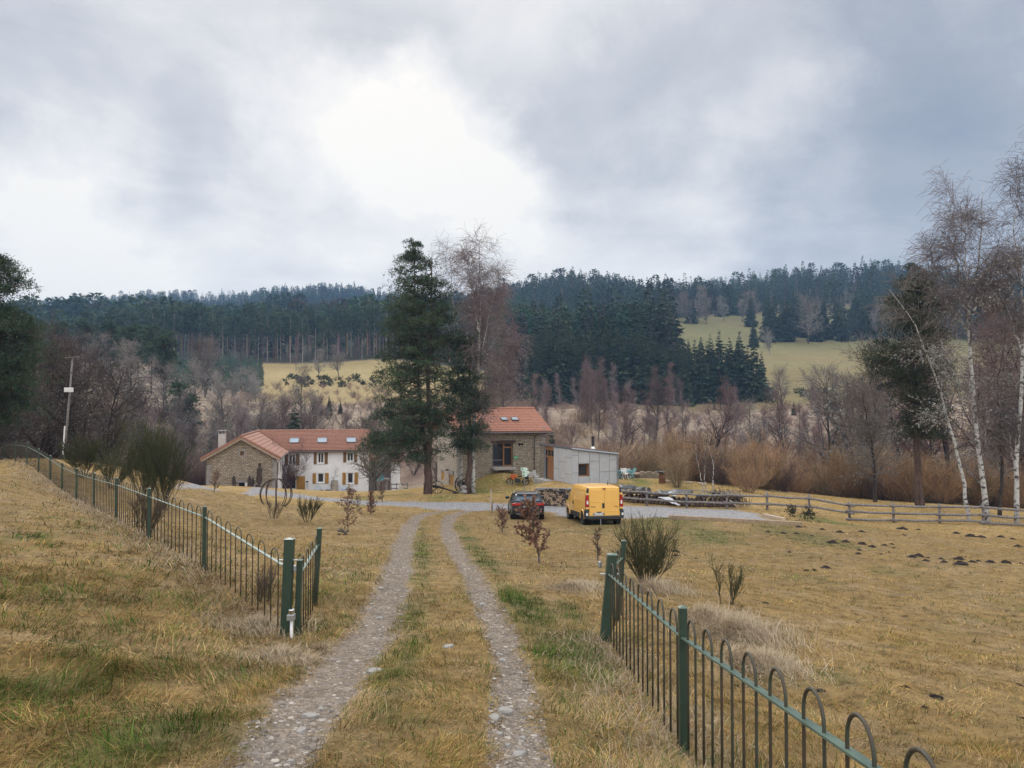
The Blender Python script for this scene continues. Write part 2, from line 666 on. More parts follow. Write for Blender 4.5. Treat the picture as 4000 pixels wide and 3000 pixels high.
def polyline_dist(x, y, pts):
    """distance to a polyline and interpolated half width; pts of (x, y, w)"""
    best = np.full(len(x), 1e9)
    wid = np.zeros(len(x))
    for (a, b) in zip(pts[:-1], pts[1:]):
        dx, dy = b[0] - a[0], b[1] - a[1]
        L2 = dx * dx + dy * dy + 1e-9
        t = np.clip(((x - a[0]) * dx + (y - a[1]) * dy) / L2, 0, 1)
        d = np.hypot(x - a[0] - t * dx, y - a[1] - t * dy)
        m = d < best
        best[m] = d[m]
        wid[m] = (a[2] + t * (b[2] - a[2]))[m]
    return best, wid


def poly_sd(x, y, pts):
    """signed distance to polygon, negative inside"""
    n = len(pts)
    best = np.full(len(x), 1e9)
    ins = np.zeros(len(x), bool)
    for i in range(n):
        a, b = pts[i], pts[(i + 1) % n]
        dx, dy = b[0] - a[0], b[1] - a[1]
        t = np.clip(((x - a[0]) * dx + (y - a[1]) * dy) / (dx * dx + dy * dy + 1e-9), 0, 1)
        best = np.minimum(best, np.hypot(x - a[0] - t * dx, y - a[1] - t * dy))
        c = ((a[1] > y) != (b[1] > y))
        xi = a[0] + (y - a[1]) * dx / (dy if abs(dy) > 1e-9 else 1e-9)
        ins ^= c & (x < xi)
    return np.where(ins, -best, best)


def rut(pts):
    out = []
    for (u, v, w) in pts:
        g = G(u, v)
        out.append((g[0], g[1], w * .86 * g[1] / F / 2))
    a, b = out[0], out[1]
    k = 3.0
    out.insert(0, (a[0] + (a[0] - b[0]) * k, a[1] + (a[1] - b[1]) * k, a[2]))
    return out


RUT_L = rut([(1040, 2990, 360), (1130, 2850, 350), (1230, 2700, 330), (1385, 2550, 270), (1462, 2450, 200), (1510, 2350, 150), (1545, 2250, 120), (1565, 2180, 108),
             (1575, 2120, 90), (1597, 2060, 70), (1625, 2025, 60), (1670, 2002, 60), (1740, 1992, 50)])
RUT_R = rut([(2040, 2990, 280), (2020, 2850, 240), (2010, 2700, 190), (1990, 2580, 160), (1955, 2460, 150), (1910, 2370, 130), (1870, 2290, 110), (1815, 2200, 95), (1772, 2130, 80),
             (1748, 2080, 70), (1745, 2040, 62), (1765, 2012, 60), (1820, 1995, 60), (1900, 1988, 50)])
CLEAR = [(u, v) for (u, v) in [(700, 1893), (1000, 1903), (1200, 1935), (1380, 1952), (1600, 1960), (1800, 1962), (1960, 1968), (2080, 1962), (2240, 1950), (2430, 1975), (2600, 1980),
                               (2850, 1992), (2960, 2005), (3030, 2042), (2620, 2022), (2440, 2026), (2200, 2020), (2150, 2000), (1980, 1992), (1880, 1994), (1700, 1990), (1560, 1978), (1400, 1968),
                               (1200, 1950), (1000, 1928), (850, 1915), (690, 1908)]]
YARD = [tuple(G(u, v)[:2]) for (u, v) in CLEAR]
GREENS = [(2275, 2580, 125, 1.1, 5.), (2230, 2400, 60, .8, 6.), (1830, 2250, 50, .6, 7), (1500, 2400, 50, .6, 6), (1550, 2600, 110, .6, 4), (1560, 2850, 120, .5, 4), (1500, 2780, 80, .7, 3),
          (2700, 2060, 160, .8, 5), (3050, 2075, 120, .85, 5), (3250, 2040, 80, .95, 3.5), (2550, 2050, 90, .7, 4), (2330, 2055, 130, .75, 3.), (1750, 1945, 90, .75, 4), (1900, 1920, 150, .6, 4), (1500, 1935, 120, .55, 6),
          (2480, 1875, 60, .85, 5), (2700, 1905, 150, .4, 6), (1080, 2500, 60, .4, 2), (560, 2900, 260, 1.0, 2.2), (950, 2880, 160, .7, 2.5), (120, 2700, 200, .8, 3), (240, 2560, 120, .7, 3), (300, 2290, 90, .6, 4), (90, 2100, 80, .7, 4), (500, 2450, 120, .5, 3),
          (750, 2560, 110, .5, 3), (2450, 2500, 50, .6, 1.5), (3000, 2620, 110, .6, 2), (3250, 2640, 90, .6, 2), (3700, 2300, 160, .4, 5), (1280, 2520, 45, .8, 1.5), (1330, 2300, 90, .5, 4), (2350, 2800, 70, .5, 1.5), (2300, 2950, 90, .5, 2), (1280, 2440, 70, .5, 2)]
GREENW = []
for (u, v, rpx, a, asp) in GREENS:
    g = G(u, v)
    rx = rpx * g[1] / F
    GREENW.append((g[0], g[1], rx, rx * asp, a))

STRAW = np.array([.345, .236, .098])
GOLD = np.array([.285, .18, .054])
PALE = np.array([.39, .295, .185])
GREEN = np.array([.066, .118, .022])
DARKG = np.array([.06, .085, .025])
TRACK = np.array([.215, .172, .132])
GRAVEL = np.array([.285, .275, .275])


def masks(x, y):
    x = np.atleast_1d(np.asarray(x, float)); y = np.atleast_1d(np.asarray(y, float))
    r = np.hypot(x, y)
    n1 = fbm(x, y, .9, 4, 3)
    n2 = fbm(x, y, 3.1, 3, 5)
    dl, wl = polyline_dist(x, y, RUT_L)
    dr, wr = polyline_dist(x, y, RUT_R)
    e = (n1 * .16 + n2 * .10 + fbm(x, y, 9, 2, 6) * .05)
    tr = np.maximum(1 - sstep(-.10, .12, dl - wl + e), 1 - sstep(-.10, .12, dr - wr + e))
    yd = poly_sd(x, y, YARD)
    gv = (1 - sstep(-.3, .35, yd + n1 * .5))
    gr = np.zeros(len(x))
    for (gx, gy, rx, ry, a) in GREENW:
        q = ((x - gx) / rx) ** 2 + ((y - gy) / ry) ** 2
        gr = np.maximum(gr, a * np.exp(-q * .8))
    # the strips beside the ruts stay green
    by = np.interp(y, [p[1] for p in RUT_R], [p[0] for p in RUT_R])
    ly = np.interp(y, [p[1] for p in RUT_L], [p[0] for p in RUT_L])
    st = 1.05 * np.exp(-((dr - wr - .35) / .45) ** 2) * (x > by) + .85 * np.exp(-((dl - wl - .25) / .36) ** 2) * (x > ly)
    gr = np.maximum(gr, st * sstep(5, 9, y) * (1 - sstep(34, 42, y)) * (.75 + n1 * .6))
    gr = np.clip(gr + (fbm(x, y, .55, 4, 8) * .55 + n2 * .25 - .22), 0, 1) * (1 - .4 * sstep(55, 110, r))
    return tr, gv, gr


def basecol(x, y):
    x = np.atleast_1d(np.asarray(x, float)); y = np.atleast_1d(np.asarray(y, float))
    r = np.hypot(x, y)
    tr, gv, gr = masks(x, y)
    n = fbm(x, y, .35, 4, 21) * .5 + .5
    n3 = fbm(x, y, 1.7, 4, 22) * .5 + .5
    c = STRAW[None] * (1 - n)[:, None] + GOLD[None] * n[:, None]
    pw = np.clip(n3 * 1.6 - .75, 0, 1)[:, None]
    c = c * (1 - pw) + PALE[None] * pw
    c = c * (1 - gr[:, None]) + (GREEN[None] * .75 + DARKG[None] * .25) * gr[:, None]
    # centre strip between the ruts and verge stay a bit greener
    tn = (fbm(x, y, 6, 2, 31) * .5 + .5)[:, None]
    c = c * (1 - tr[:, None]) + TRACK[None] * (.75 + .5 * tn) * tr[:, None]
    c = c * (1 - gv[:, None]) + GRAVEL[None] * (.85 + .3 * tn) * gv[:, None]
    # far land
    th = np.arctan2(x, y)
    f = sstep(84, 112, r)[:, None]
    sn = (fbm(x, y, .06, 5, 41) * .5 + .5)[:, None]
    sn = np.clip(sn + .9 * fbm(x, y, .35, 3, 47)[:, None], 0, 1)
    scrub = np.array([.33, .265, .19]) * (1 - sn) + np.array([.17, .115, .09]) * sn
    c = c * (1 - f) + scrub * f
    Y = y
    uu = 2000 + F * x / np.maximum(y, 1)
    stripe = fbm(x * .35, y, .05, 4, 43)[:, None]
    # golden meadow, left
    ml = (sstep(178, 192, Y) * (1 - sstep(318, 326, Y)) * sstep(940, 1000, uu) * (1 - sstep(1900, 1980, uu)))[:, None]
    gold = np.array([.31, .235, .112]) * (1 + .22 * stripe)
    gg = (np.clip(sstep(255, 300, Y) * (fbm(x, y, .03, 3, 45) + .25), 0, 1) * .5)[:, None]
    gold = gold * (1 - gg) + np.array([.22, .225, .08]) * gg
    c = c * (1 - ml) + gold * ml
    # green-gold meadow, right
    mr = (sstep(215, 235, Y) * (1 - sstep(520, 540, Y)) * sstep(2520, 2600, uu - (Y - 480) * .2))[:, None]
    g2 = np.array([.205, .165, .078]) * (1 + .25 * stripe)
    gk = np.clip(sstep(330, 400, Y) * .55 + stripe[:, 0] * .5, 0, .8)[:, None]
    g2 = g2 * (1 - gk) + np.array([.125, .13, .058]) * gk
    c = c * (1 - mr) + g2 * mr
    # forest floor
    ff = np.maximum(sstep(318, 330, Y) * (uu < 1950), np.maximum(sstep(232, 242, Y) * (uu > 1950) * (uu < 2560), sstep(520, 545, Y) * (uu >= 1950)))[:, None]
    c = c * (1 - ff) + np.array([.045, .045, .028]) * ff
    return np.clip(c, 0, 1)


def micro(x, y, tr, gv):
    r = np.hypot(x, y)
    near = 1 - sstep(45, 90, r)
    b = fbm(x, y, .8, 4, 51) * .055 + fbm(x, y, 3.3, 3, 52) * .022
    return near * (b * (1 - .75 * np.maximum(tr, gv)) - .055 * tr)


def make_ground():
    fine = np.linspace(R(-43), R(43), 760)
    rest = np.linspace(R(43), R(360 - 43), 72)[1:-1]
    th = np.concatenate([fine, rest])
    rr = np.exp(np.linspace(math.log(1.2), math.log(1900), 580))
    T, RR = np.meshgrid(th, rr)
    x = (np.sin(T) * RR).ravel(); y = (np.cos(T) * RR).ravel()
    z = H(x, y)
    tr, gv, gr = masks(x, y)
    z = z + micro(x, y, tr, gv)
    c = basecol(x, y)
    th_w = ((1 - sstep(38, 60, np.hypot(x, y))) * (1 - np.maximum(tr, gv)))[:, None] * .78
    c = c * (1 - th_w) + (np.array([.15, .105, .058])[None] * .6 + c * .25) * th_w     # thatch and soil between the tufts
    nt, nr = len(th), len(rr)
    i = np.arange(nr - 1)[:, None] * nt + np.arange(nt)[None]
    j = np.arange(nr - 1)[:, None] * nt + (np.arange(nt)[None] + 1) % nt
    q = np.stack([i, j, j + nt, i + nt], -1).reshape(-1, 4)[:, ::-1]
    v = np.stack([x, y, z], 1)
    cen = len(v)
    v = np.concatenate([v, [[0, 0, H1(0, 0)]]])
    c = np.concatenate([c, c[:1]])
    rock = np.concatenate([np.maximum(tr, gv), [0]])
    k = np.arange(nt)
    fan = np.stack([np.full(nt, cen), (k + 1) % nt, k], 1)
    loops = np.concatenate([q.ravel(), fan.ravel()])
    counts = np.concatenate([np.full(len(q), 4), np.full(nt, 3)])
    m = bpy.data.materials.new('field_ground')
    m.use_nodes = True
    t = NT(m.node_tree)
    out = t.n('ShaderNodeOutputMaterial')
    b = t.n('ShaderNodeBsdfPrincipled')
    b.inputs['Roughness'].default_value = .95
    b.inputs['Specular IOR Level'].default_value = .08
    t.l(b.outputs[0], out.inputs[0])
    at = t.n('ShaderNodeAttribute', attribute_name='col')
    rk = t.n('ShaderNodeAttribute', attribute_name='rock')
    geo = t.n('ShaderNodeNewGeometry')
    pos = geo.outputs['Position']
    ng = t.n('ShaderNodeTexNoise', i_Scale=3.4, i_Detail=9.0, i_Roughness=.68)
    t.l(pos, ng.inputs['Vector'])
    nf = t.n('ShaderNodeTexNoise', i_Scale=.22, i_Detail=6.0, i_Roughness=.65)
    t.l(pos, nf.inputs['Vector'])
    v1 = t.ramp(ng.outputs[0], [(.30, .32), (.44, .85), (.58, 1.15), (.72, 1.4)])
    v2 = t.ramp(nf.outputs[0], [(.3, .86), (.7, 1.12)])
    c1 = t.mix(1.0, at.outputs['Color'], v1, 'MULTIPLY')
    c1 = t.mix(1.0, c1, v2, 'MULTIPLY')
    vo = t.n('ShaderNodeTexVoronoi', i_Scale=26.0)
    t.l(pos, vo.inputs['Vector'])
    vo2 = t.n('ShaderNodeTexVoronoi', i_Scale=9.0)
    t.l(pos, vo2.inputs['Vector'])
    st = t.ramp(vo.outputs['Color'], [(0, .55), (.5, 1.0), (1, 1.45)])
    st2 = t.ramp(vo2.outputs['Color'], [(0, .78), (.5, 1.0), (1, 1.22)])
    c2 = t.mix(1.0, at.outputs['Color'], st, 'MULTIPLY')
    c2 = t.mix(1.0, c2, st2, 'MULTIPLY')
    cc = t.mix(rk.outputs['Fac'], c1, c2)
    t.l(cc, b.inputs['Base Color'])
    hb = t.n('ShaderNodeMix')
    hb.data_type = 'FLOAT'
    t.l(rk.outputs['Fac'], hb.inputs[0])
    t.l(ng.outputs[0], hb.inputs[2])
    t.l(vo.outputs['Distance'], hb.inputs[3])
    bp = t.n('ShaderNodeBump', i_Strength=.7, i_Distance=.05)
    t.l(hb.outputs[0], bp.inputs['Height'])
    t.l(bp.outputs[0], b.inputs['Normal'])
    me = mesh_arrays('ground', v, loops, counts, [m], None, True, {'col': c, 'rock': rock})
    o = obj('ground', me)
    tag(o, 'valley floor of dry grass, stony wheel track and gravel yard rising to far hills', None, None, 'structure')
    return o


make_ground()


# ------------------------------------------------------------------ grass (nobody could count it)
def blades(x, y, z, L, W, lean, az, col, curl):
    """vectorised bent blades: 5 vertices, 3 triangles"""
    n = len(x)
    dx, dy = np.sin(az), np.cos(az)
    sx, sy = np.cos(az + RNG.uniform(-.6, .6, n)), -np.sin(az)
    p0 = np.stack([x, y, z], 1)
    s = np.stack([sx, sy, np.zeros(n)], 1) * (W / 2)[:, None]
    m = p0 + np.stack([dx * np.sin(lean) * L * .5, dy * np.sin(lean) * L * .5, np.cos(lean) * L * .5], 1)
    l2 = np.minimum(lean + curl, 1.75)
    tip = m + np.stack([dx * np.sin(l2) * L * .5, dy * np.sin(l2) * L * .5, np.cos(l2) * L * .5], 1)
    v = np.stack([p0 - s, p0 + s, m - s * .8, m + s * .8, tip], 1).reshape(-1, 3)
    b = (np.arange(n) * 5)[:, None]
    tri = np.concatenate([b + np.array([[0, 1, 3]]), b + np.array([[0, 3, 2]]), b + np.array([[2, 3, 4]])], 1).reshape(-1)
    return v, tri, np.repeat(col, 5, 0)


def make_grass():
    V, T, C, off = [], [], [], 0
    mat = M_attr('dry_grass', 1.0, .03, trans=.22)

    def emit(x, y, L, W, lean, az, col, curl):
        nonlocal off
        z = H(x, y)
        tr, gv, gr = masks(x, y)
        z = z + micro(x, y, tr, gv) - .01
        v, t_, c = blades(x, y, z, L, W, lean, az, col, curl)
        V.append(v); T.append(t_ + off); C.append(c)
        off += len(v)

    # bands of growing distance
    for (r0, r1, n, L0, W0) in ((2.6, 5.5, 130000, .12, .0038), (5.5, 9, 170000, .12, .0048), (9, 15, 160000, .115, .0075), (15, 25, 110000, .10, .013), (25, 44, 120000, .095, .020), (44, 72, 70000, .10, .036)):
        th = RNG.uniform(R(-41), R(41), n)
        r = np.sqrt(RNG.uniform(r0 ** 2, r1 ** 2, n))
        x, y = np.sin(th) * r, np.cos(th) * r
        # most blades belong to tufts and bend away from the tuft's heart
        nt = n // 16
        ti = RNG.integers(0, nt, n)
        loose = RNG.random(n) < .35
        sp = (.028 + .0035 * r0) * RNG.uniform(.6, 1.6, nt)[ti]
        ox, oy = RNG.normal(0, 1, n) * sp, RNG.normal(0, 1, n) * sp
        taz = np.arctan2(ox, oy)
        x = np.where(loose, x, x[ti] + ox); y = np.where(loose, y, y[ti] + oy)
        tvar = RNG.uniform(.35, 1.7, nt)[ti]
        ttone = RNG.uniform(.42, 1.6, nt)[ti] * (1 + .6 * fbm(x, y, 1.5, 4, 95))
        tr, gv, gr = masks(x, y)
        cl = fbm(x, y, 2.3, 3, 61)
        keep = (RNG.random(n) > np.maximum(tr, gv) * 1.05) & (RNG.random(n) < .72 + .5 * cl)
        x, y, gr, cl, taz, loose, tvar, ttone = [q[keep] for q in (x, y, gr, cl, taz, loose, tvar, ttone)]
        k = len(x)
        c = basecol(x, y)
        # the tall matted bank on the left and the verge under the right fence
        bank = sstep(-1.6, -3.4, x) * (1 - sstep(10, 30, y))
        fl, _ = polyline_dist(x, y, FENCE_L)
        fr_, _ = polyline_dist(x, y, FENCE_R)
        verge = np.maximum(np.exp(-(fl / .8) ** 2), np.exp(-((fr_ - .1) / .6) ** 2))
        pal = np.where(RNG.random(k)[:, None] < .28 * verge[:, None] + .05, PALE[None] * RNG.uniform(.75, 1.15, k)[:, None], c)
        grn = RNG.random(k) < (.10 + .8 * gr + .55 * bank * (fbm(x, y, .8, 3, 91) * 1.6 + .35) + .10 * np.exp(-(x / 1.6) ** 2))
        pal = np.where((grn & (RNG.random(k) < .75 + .2 * gr))[:, None], (GREEN * .95)[None] * RNG.uniform(.6, 1.4, k)[:, None], pal)
        brown = RNG.random(k) < .10 + .14 * bank
        pal = np.where(brown[:, None], np.array([.19, .115, .05])[None] * RNG.uniform(.7, 1.3, k)[:, None], pal)
        pal = pal * (RNG.uniform(.75, 1.3, k) * ttone)[:, None]
        L = L0 * RNG.uniform(.5, 1.4, k) * (.62 + .62 * bank + .7 * verge + .25 * gr) * (1 + .45 * cl) * tvar
        W = W0 * RNG.uniform(.7, 1.4, k)
        flow = fbm(x, y, 1.2, 3, 71) * 5.5 + np.where(x < -1, 1.9, 2.6)
        az = np.where(loose, flow + RNG.normal(0, .8, k), flow + .9 * np.sin(taz - flow) + RNG.normal(0, .6, k))
        lean = np.clip(RNG.normal(1.08, .30, k) + .2 * np.maximum(bank, verge) - .36 * grn, .05, 1.5)
        emit(x, y, L, W, lean, az, np.clip(pal, 0, 1), RNG.uniform(.15, .7, k))
    # long pale dead stalks along both fence lines
    for (line, n, spread, hmax) in ((FENCE_R, 7000, .36, .26), (FENCE_L, 8000, .42, .24)):
        seg = RNG.integers(0, len(line) - 1, n)
        if line is FENCE_L:
            seg = np.minimum(seg, RNG.integers(0, len(line) - 1, n))
        t = RNG.random(n)
        A = np.array(line)
        x = A[seg, 0] + (A[seg + 1, 0] - A[seg, 0]) * t + RNG.normal(0, spread, n)
        y = A[seg, 1] + (A[seg + 1, 1] - A[seg, 1]) * t + RNG.normal(0, spread, n)
        tr, gv, gr = masks(x, y)
        k = tr < .3
        x, y = x[k], y[k]
        n = len(x)
        cl = fbm(x, y, 1.6, 3, 81) * .5 + .5
        col = np.array([.40, .315, .22])[None] * RNG.uniform(.55, 1.25, n)[:, None]
        emit(x, y, hmax * RNG.uniform(.3, 1.2, n) * (.4 + cl), .0035 + .00055 * np.hypot(x, y) * RNG.uniform(.7, 1.2, n), np.clip(RNG.normal(.9, .4, n), .1, 1.5),
             RNG.uniform(0, 6.3, n), np.clip(col, 0, 1), RNG.uniform(.1, .8, n))
    # rank pale tussocks right of the gate, beside the fence
    for (u, v, rad, n, hh) in ((2880, 2480, .9, 5000, .42), (2560, 2310, .8, 2500, .35), (2960, 2600, .8, 3500, .3), (2250, 2300, .9, 2600, .22), (2750, 2420, .7, 2500, .35), (1270, 2540, .35, 1500, .18), (1060, 2570, .5, 2200, .2), (980, 2450, .9, 3500, .25), (1180, 2590, .3, 900, .16)):
        g = G(u, v)
        a = RNG.uniform(0, 6.3, n); q = np.abs(RNG.normal(0, .5, n)) * rad
        x, y = g[0] + np.cos(a) * q, g[1] + np.sin(a) * q
        kk = masks(x, y)[0] < .2
        x, y, a = x[kk], y[kk], a[kk]
        n = len(x)
        col = np.array([.47, .375, .26])[None] * RNG.uniform(.5, 1.25, n)[:, None]
        emit(x, y, hh * RNG.uniform(.4, 1.2, n), np.full(n, .009), np.clip(RNG.normal(.95, .4, n), .1, 1.5), a + RNG.normal(0, .8, n), np.clip(col, 0, 1), RNG.uniform(.2, .9, n))
    v, t_, c = np.concatenate(V), np.concatenate(T), np.concatenate(C)
    me = mesh_arrays('grass', v, t_, np.full(len(t_) // 3, 3), [mat], None, False, {'col': c})
    o = obj('grass', me)
    tag(o, 'matted dry winter grass with green tufts covering the fields and banks', None, None, 'stuff')


FENCE_L = [tuple(P(u, v, Y)[:2]) + (0,) for (u, v, Y) in NEAR[:12]]
_l = P(-35, 1800, 51)
FENCE_L.append((_l[0], _l[1], 0))
_g = P(2335, 2506, 10.9)
FENCE_R = [(_g[0], _g[1], 0), (1.39, 6.3, 0), (1.12, 1.9, 0), (.85, -2.5, 0)]
make_grass()


# ------------------------------------------------------------------ loose stones on the track
def make_gravel():
    V, T, C, off = [], [], [], 0
    base = np.array([(1, 0, 0), (.3, .95, 0), (-.8, .6, 0), (-.8, -.6, 0), (.3, -.95, 0), (.1, .1, .55), (0, 0, -.4)], float)
    tri = np.array([(0, 1, 5), (1, 2, 5), (2, 3, 5), (3, 4, 5), (4, 0, 5), (1, 0, 6), (2, 1, 6), (3, 2, 6), (4, 3, 6), (0, 4, 6)])
    for line, n in ((RUT_L, 10000), (RUT_R, 8000)):
        A = np.array(line)
        seg = RNG.integers(0, len(A) - 2, n)
        seg = np.minimum(seg, RNG.integers(0, len(A) - 2, n))
        t = RNG.random(n)
        w = A[seg, 2] * 1.15
        d = RNG.uniform(-1, 1, n)
        dx, dy = A[seg + 1, 0] - A[seg, 0], A[seg + 1, 1] - A[seg, 1]
        q = np.hypot(dx, dy)
        x = A[seg, 0] + dx * t - dy / q * d * w
        y = A[seg, 1] + dy * t + dx / q * d * w
        s = .004 + .026 * RNG.random(n) ** 9 + .0007 * y
        a = RNG.uniform(0, 6.3, n)
        fl = RNG.uniform(.15, .5, n)
        b = np.repeat(base[None], n, 0) * RNG.uniform(.7, 1.3, (n, 7, 1))
        ca, sa = np.cos(a)[:, None], np.sin(a)[:, None]
        bx = (b[:, :, 0] * ca - b[:, :, 1] * sa * RNG.uniform(.5, 1, n)[:, None]) * s[:, None] + x[:, None]
        by = (b[:, :, 0] * sa + b[:, :, 1] * ca) * s[:, None] + y[:, None]
        tr, gv, gr = masks(x, y)
        z = H(x, y) + micro(x, y, tr, gv)
        bz = b[:, :, 2] * (s * fl)[:, None] + z[:, None] + (s * .1)[:, None]
        V.append(np.stack([bx, by, bz], -1).reshape(-1, 3))
        T.append((tri[None] + (np.arange(n) * 7)[:, None, None]).reshape(-1) + off)
        base_c = np.where(RNG.random(n)[:, None] < .25, np.array([[.30, .265, .23]]), np.array([[.165, .137, .115]])) * RNG.uniform(.6, 1.4, n)[:, None]
        C.append(np.repeat(base_c, 7, 0))
        off += n * 7
    t_ = np.concatenate(T)
    me = mesh_arrays('gravel', np.concatenate(V), t_, np.full(len(t_) // 3, 3), [M_attr('track_gravel', .85, .25)], None, False, {'col': np.concatenate(C)})
    tag(obj('gravel', me), 'loose grey chippings and small stones in the two wheel ruts', None, None, 'stuff')


make_gravel()
SLATE = M('pale_slate', (.33, .31, .285), (.21, .195, .18), 9, .8, .5)
STONES = [(1210, 2775, 88, 'largest pale flat slate lying in the left rut'), (1255, 2748, 38, 'pale flat slate just beyond the largest slate in the left rut'), (1180, 2830, 66, 'long pale slate nearer than the largest slate in the left rut'),
          (1140, 2950, 50, 'rounded pale stone low in the left rut at the frame bottom'), (1485, 2290, 36, 'flat pale stone on the left edge of the far left rut'), (1480, 2402, 40, 'pale stone on the left edge of the rut beside the gate'),
          (1885, 2350, 36, 'flat pale stone on the left edge of the right rut'), (1952, 2545, 44, 'pale flat stone in the right rut level with the gate'), (1960, 2567, 46, 'broad grey slab in the right rut level with the gate'),
          (1930, 2790, 70, 'long pale slab on the left side of the right rut'), (1975, 2762, 90, 'jagged pale ledge of rock crossing the right rut'), (1950, 2842, 48, 'pale broken stone in the right rut left of centre'),
          (2040, 2860, 46, 'pale wedge of stone right of centre in the right rut'), (1985, 2890, 44, 'pale brick shaped stone low in the right rut'), (2030, 2920, 80, 'lowest long pale slab in the right rut'), (1750, 2533, 56, 'flat grey slab set into the grass strip between the ruts'),
          (1465, 2616, 100, 'thin grey slab edge crossing the left rut'), (2250, 1990, 60, 'whitish stone lump on the gravel left of the van')]
for i, (u, v, wpx, lab) in enumerate(STONES):
    g = G(u, v)
    w = wpx * .8 * g[1] / F
    rs = random.Random(i)
    k = 7
    ol = [(math.cos(6.283 * a / k) * w / 2 * rs.uniform(.6, 1.15), math.sin(6.283 * a / k) * w / 2 * rs.uniform(.6, 1.1) * 1.1) for a in range(k)]
    mb = MB()
    hh = .018 + w * .045
    vs = [(x, y, -.05) for x, y in ol] + [(x, y, hh + rs.uniform(-.012, .012)) for x, y in ol] + [(x * .8, y * .8, hh + .015 + rs.uniform(-.01, .01)) for x, y in ol]
    fs = [(j, (j + 1) % k, k + (j + 1) % k, k + j) for j in range(k)] + [(k + j, k + (j + 1) % k, 2 * k + (j + 1) % k, 2 * k + j) for j in range(k)] + [tuple(range(2 * k, 3 * k))]
    mb.add(vs, fs)
    o = mb.build('flat_stone', SLATE, None, False, 0.002)
    tr, gv, gr = masks([g[0]], [g[1]])
    o.location = (g[0], g[1], g[2] + float(micro(np.array([g[0]]), np.array([g[1]]), tr, gv)[0]) - .012)
    o.rotation_euler = (rs.uniform(-.08, .08), rs.uniform(-.08, .08), rs.uniform(0, 6))
    tag(o, lab, 'stone', 'flat stones on the track')
# ------------------------------------------------------------------ vegetation makers
def seg_mesh(name, segs, mats, cols=None, n=3, extra=None, smooth=False):
    """segs: (k, 8) array p0 p1 r0 r1 -> thin prisms; extra: (verts, tris, cols)"""
    S = np.asarray(segs, float).reshape(-1, 8)
    k = len(S)
    p0, p1, r0, r1 = S[:, :3], S[:, 3:6], S[:, 6], S[:, 7]
    d = p1 - p0
    L = np.linalg.norm(d, axis=1, keepdims=True) + 1e-9
    d = d / L
    ref = np.where(np.abs(d[:, 2:3]) < .9, np.array([[0, 0, 1.0]]), np.array([[1.0, 0, 0]]))
    s = np.cross(d, ref)
    s /= np.linalg.norm(s, axis=1, keepdims=True) + 1e-9
    t = np.cross(d, s)
    vs = []
    p1e = p1 + d * np.minimum(L * .04, .03)
    for (p, r) in ((p0, r0), (p1e, r1)):
        for j in range(n):
            a = 2 * math.pi * j / n
            vs.append(p + (s * math.cos(a) + t * math.sin(a)) * r[:, None])
    V = np.stack(vs, 1).reshape(-1, 3)
    q = np.array([(j, (j + 1) % n, n + (j + 1) % n, n + j) for j in range(n)])
    Q = (q[None] + (np.arange(k) * 2 * n)[:, None, None]).reshape(-1)
    counts = np.full(k * n, 4)
    attrs = None
    C = np.repeat(np.asarray(cols), 2 * n, 0) if cols is not None else None
    if extra is not None:
        ev, et, ec = extra
        Q = np.concatenate([Q, et.ravel() + len(V)])
        V = np.concatenate([V, ev])
        counts = np.concatenate([counts, np.full(len(et.ravel()) // 3, 3)])
        C = np.concatenate([C, ec])
    if C is not None:
        attrs = {'col': C}
    return mesh_arrays(name, V, Q, counts, mats, None, True, attrs)


def leaf_tris(c, d, size, width, rng):
    """a long thin triangle at every point c pointing along d"""
    n = len(c)
    rv = rng.normal(size=(n, 3))
    s = np.cross(d, rv)
    s /= np.linalg.norm(s, axis=1, keepdims=True) + 1e-9
    w = (size * width)[:, None]
    v = np.stack([c - s * w, c + s * w, c + d * size[:, None]], 1).reshape(-1, 3)
    return v, np.arange(n * 3)


class Grow:
    def __init__(self, seed, cfg):
        self.r = random.Random(seed)
        self.c = cfg
        self.segs = []
        self.lev = []

    def go(self, p, d, L, r, lev):
        c, rs = self.c, self.r
        n = c['n'][lev]
        sl = L / n
        rc = r
        d = Vector(d).normalized()
        p = Vector(p)
        for i in range(n):
            w = c['wig'][lev]
            d = (d + Vector((rs.gauss(0, w), rs.gauss(0, w), rs.gauss(0, w) * .6 + c['up'][lev]))).normalized()
            q = p + d * sl
            f = (i + 1) / n
            rn = max(r * (1 - f * c['tap'][lev]), c['rmin'])
            self.segs.append((*p, *q, rc, rn))
            self.lev.append(lev)
            if lev + 1 < len(c['n']) and f > c['st'][lev]:
                m = c['k'][lev]
                m = int(m) + (rs.random() < m - int(m))
                for _ in range(m):
                    az = rs.uniform(0, 2 * math.pi)
                    ax = d.orthogonal().normalized()
                    ax.rotate(Matrix.Rotation(az, 3, d))
                    an = R(rs.uniform(*c['ang'][lev]))
                    nd = d * math.cos(an) + ax * math.sin(an)
                    fall = 1 - c['fall'][lev] * (f - c['st'][lev]) / (1.001 - c['st'][lev])
                    self.go(p.lerp(q, rs.random()), nd, c['len'][lev] * rs.uniform(.6, 1.2) * fall, min(rn * .75, c['rad'][lev]) * rs.uniform(.7, 1.1), lev + 1)
            p, rc = q, rn

    def split(self, top):
        S, L = np.array(self.segs), np.array(self.lev)
        return S[L <= top], S[L > top], L[L > top]


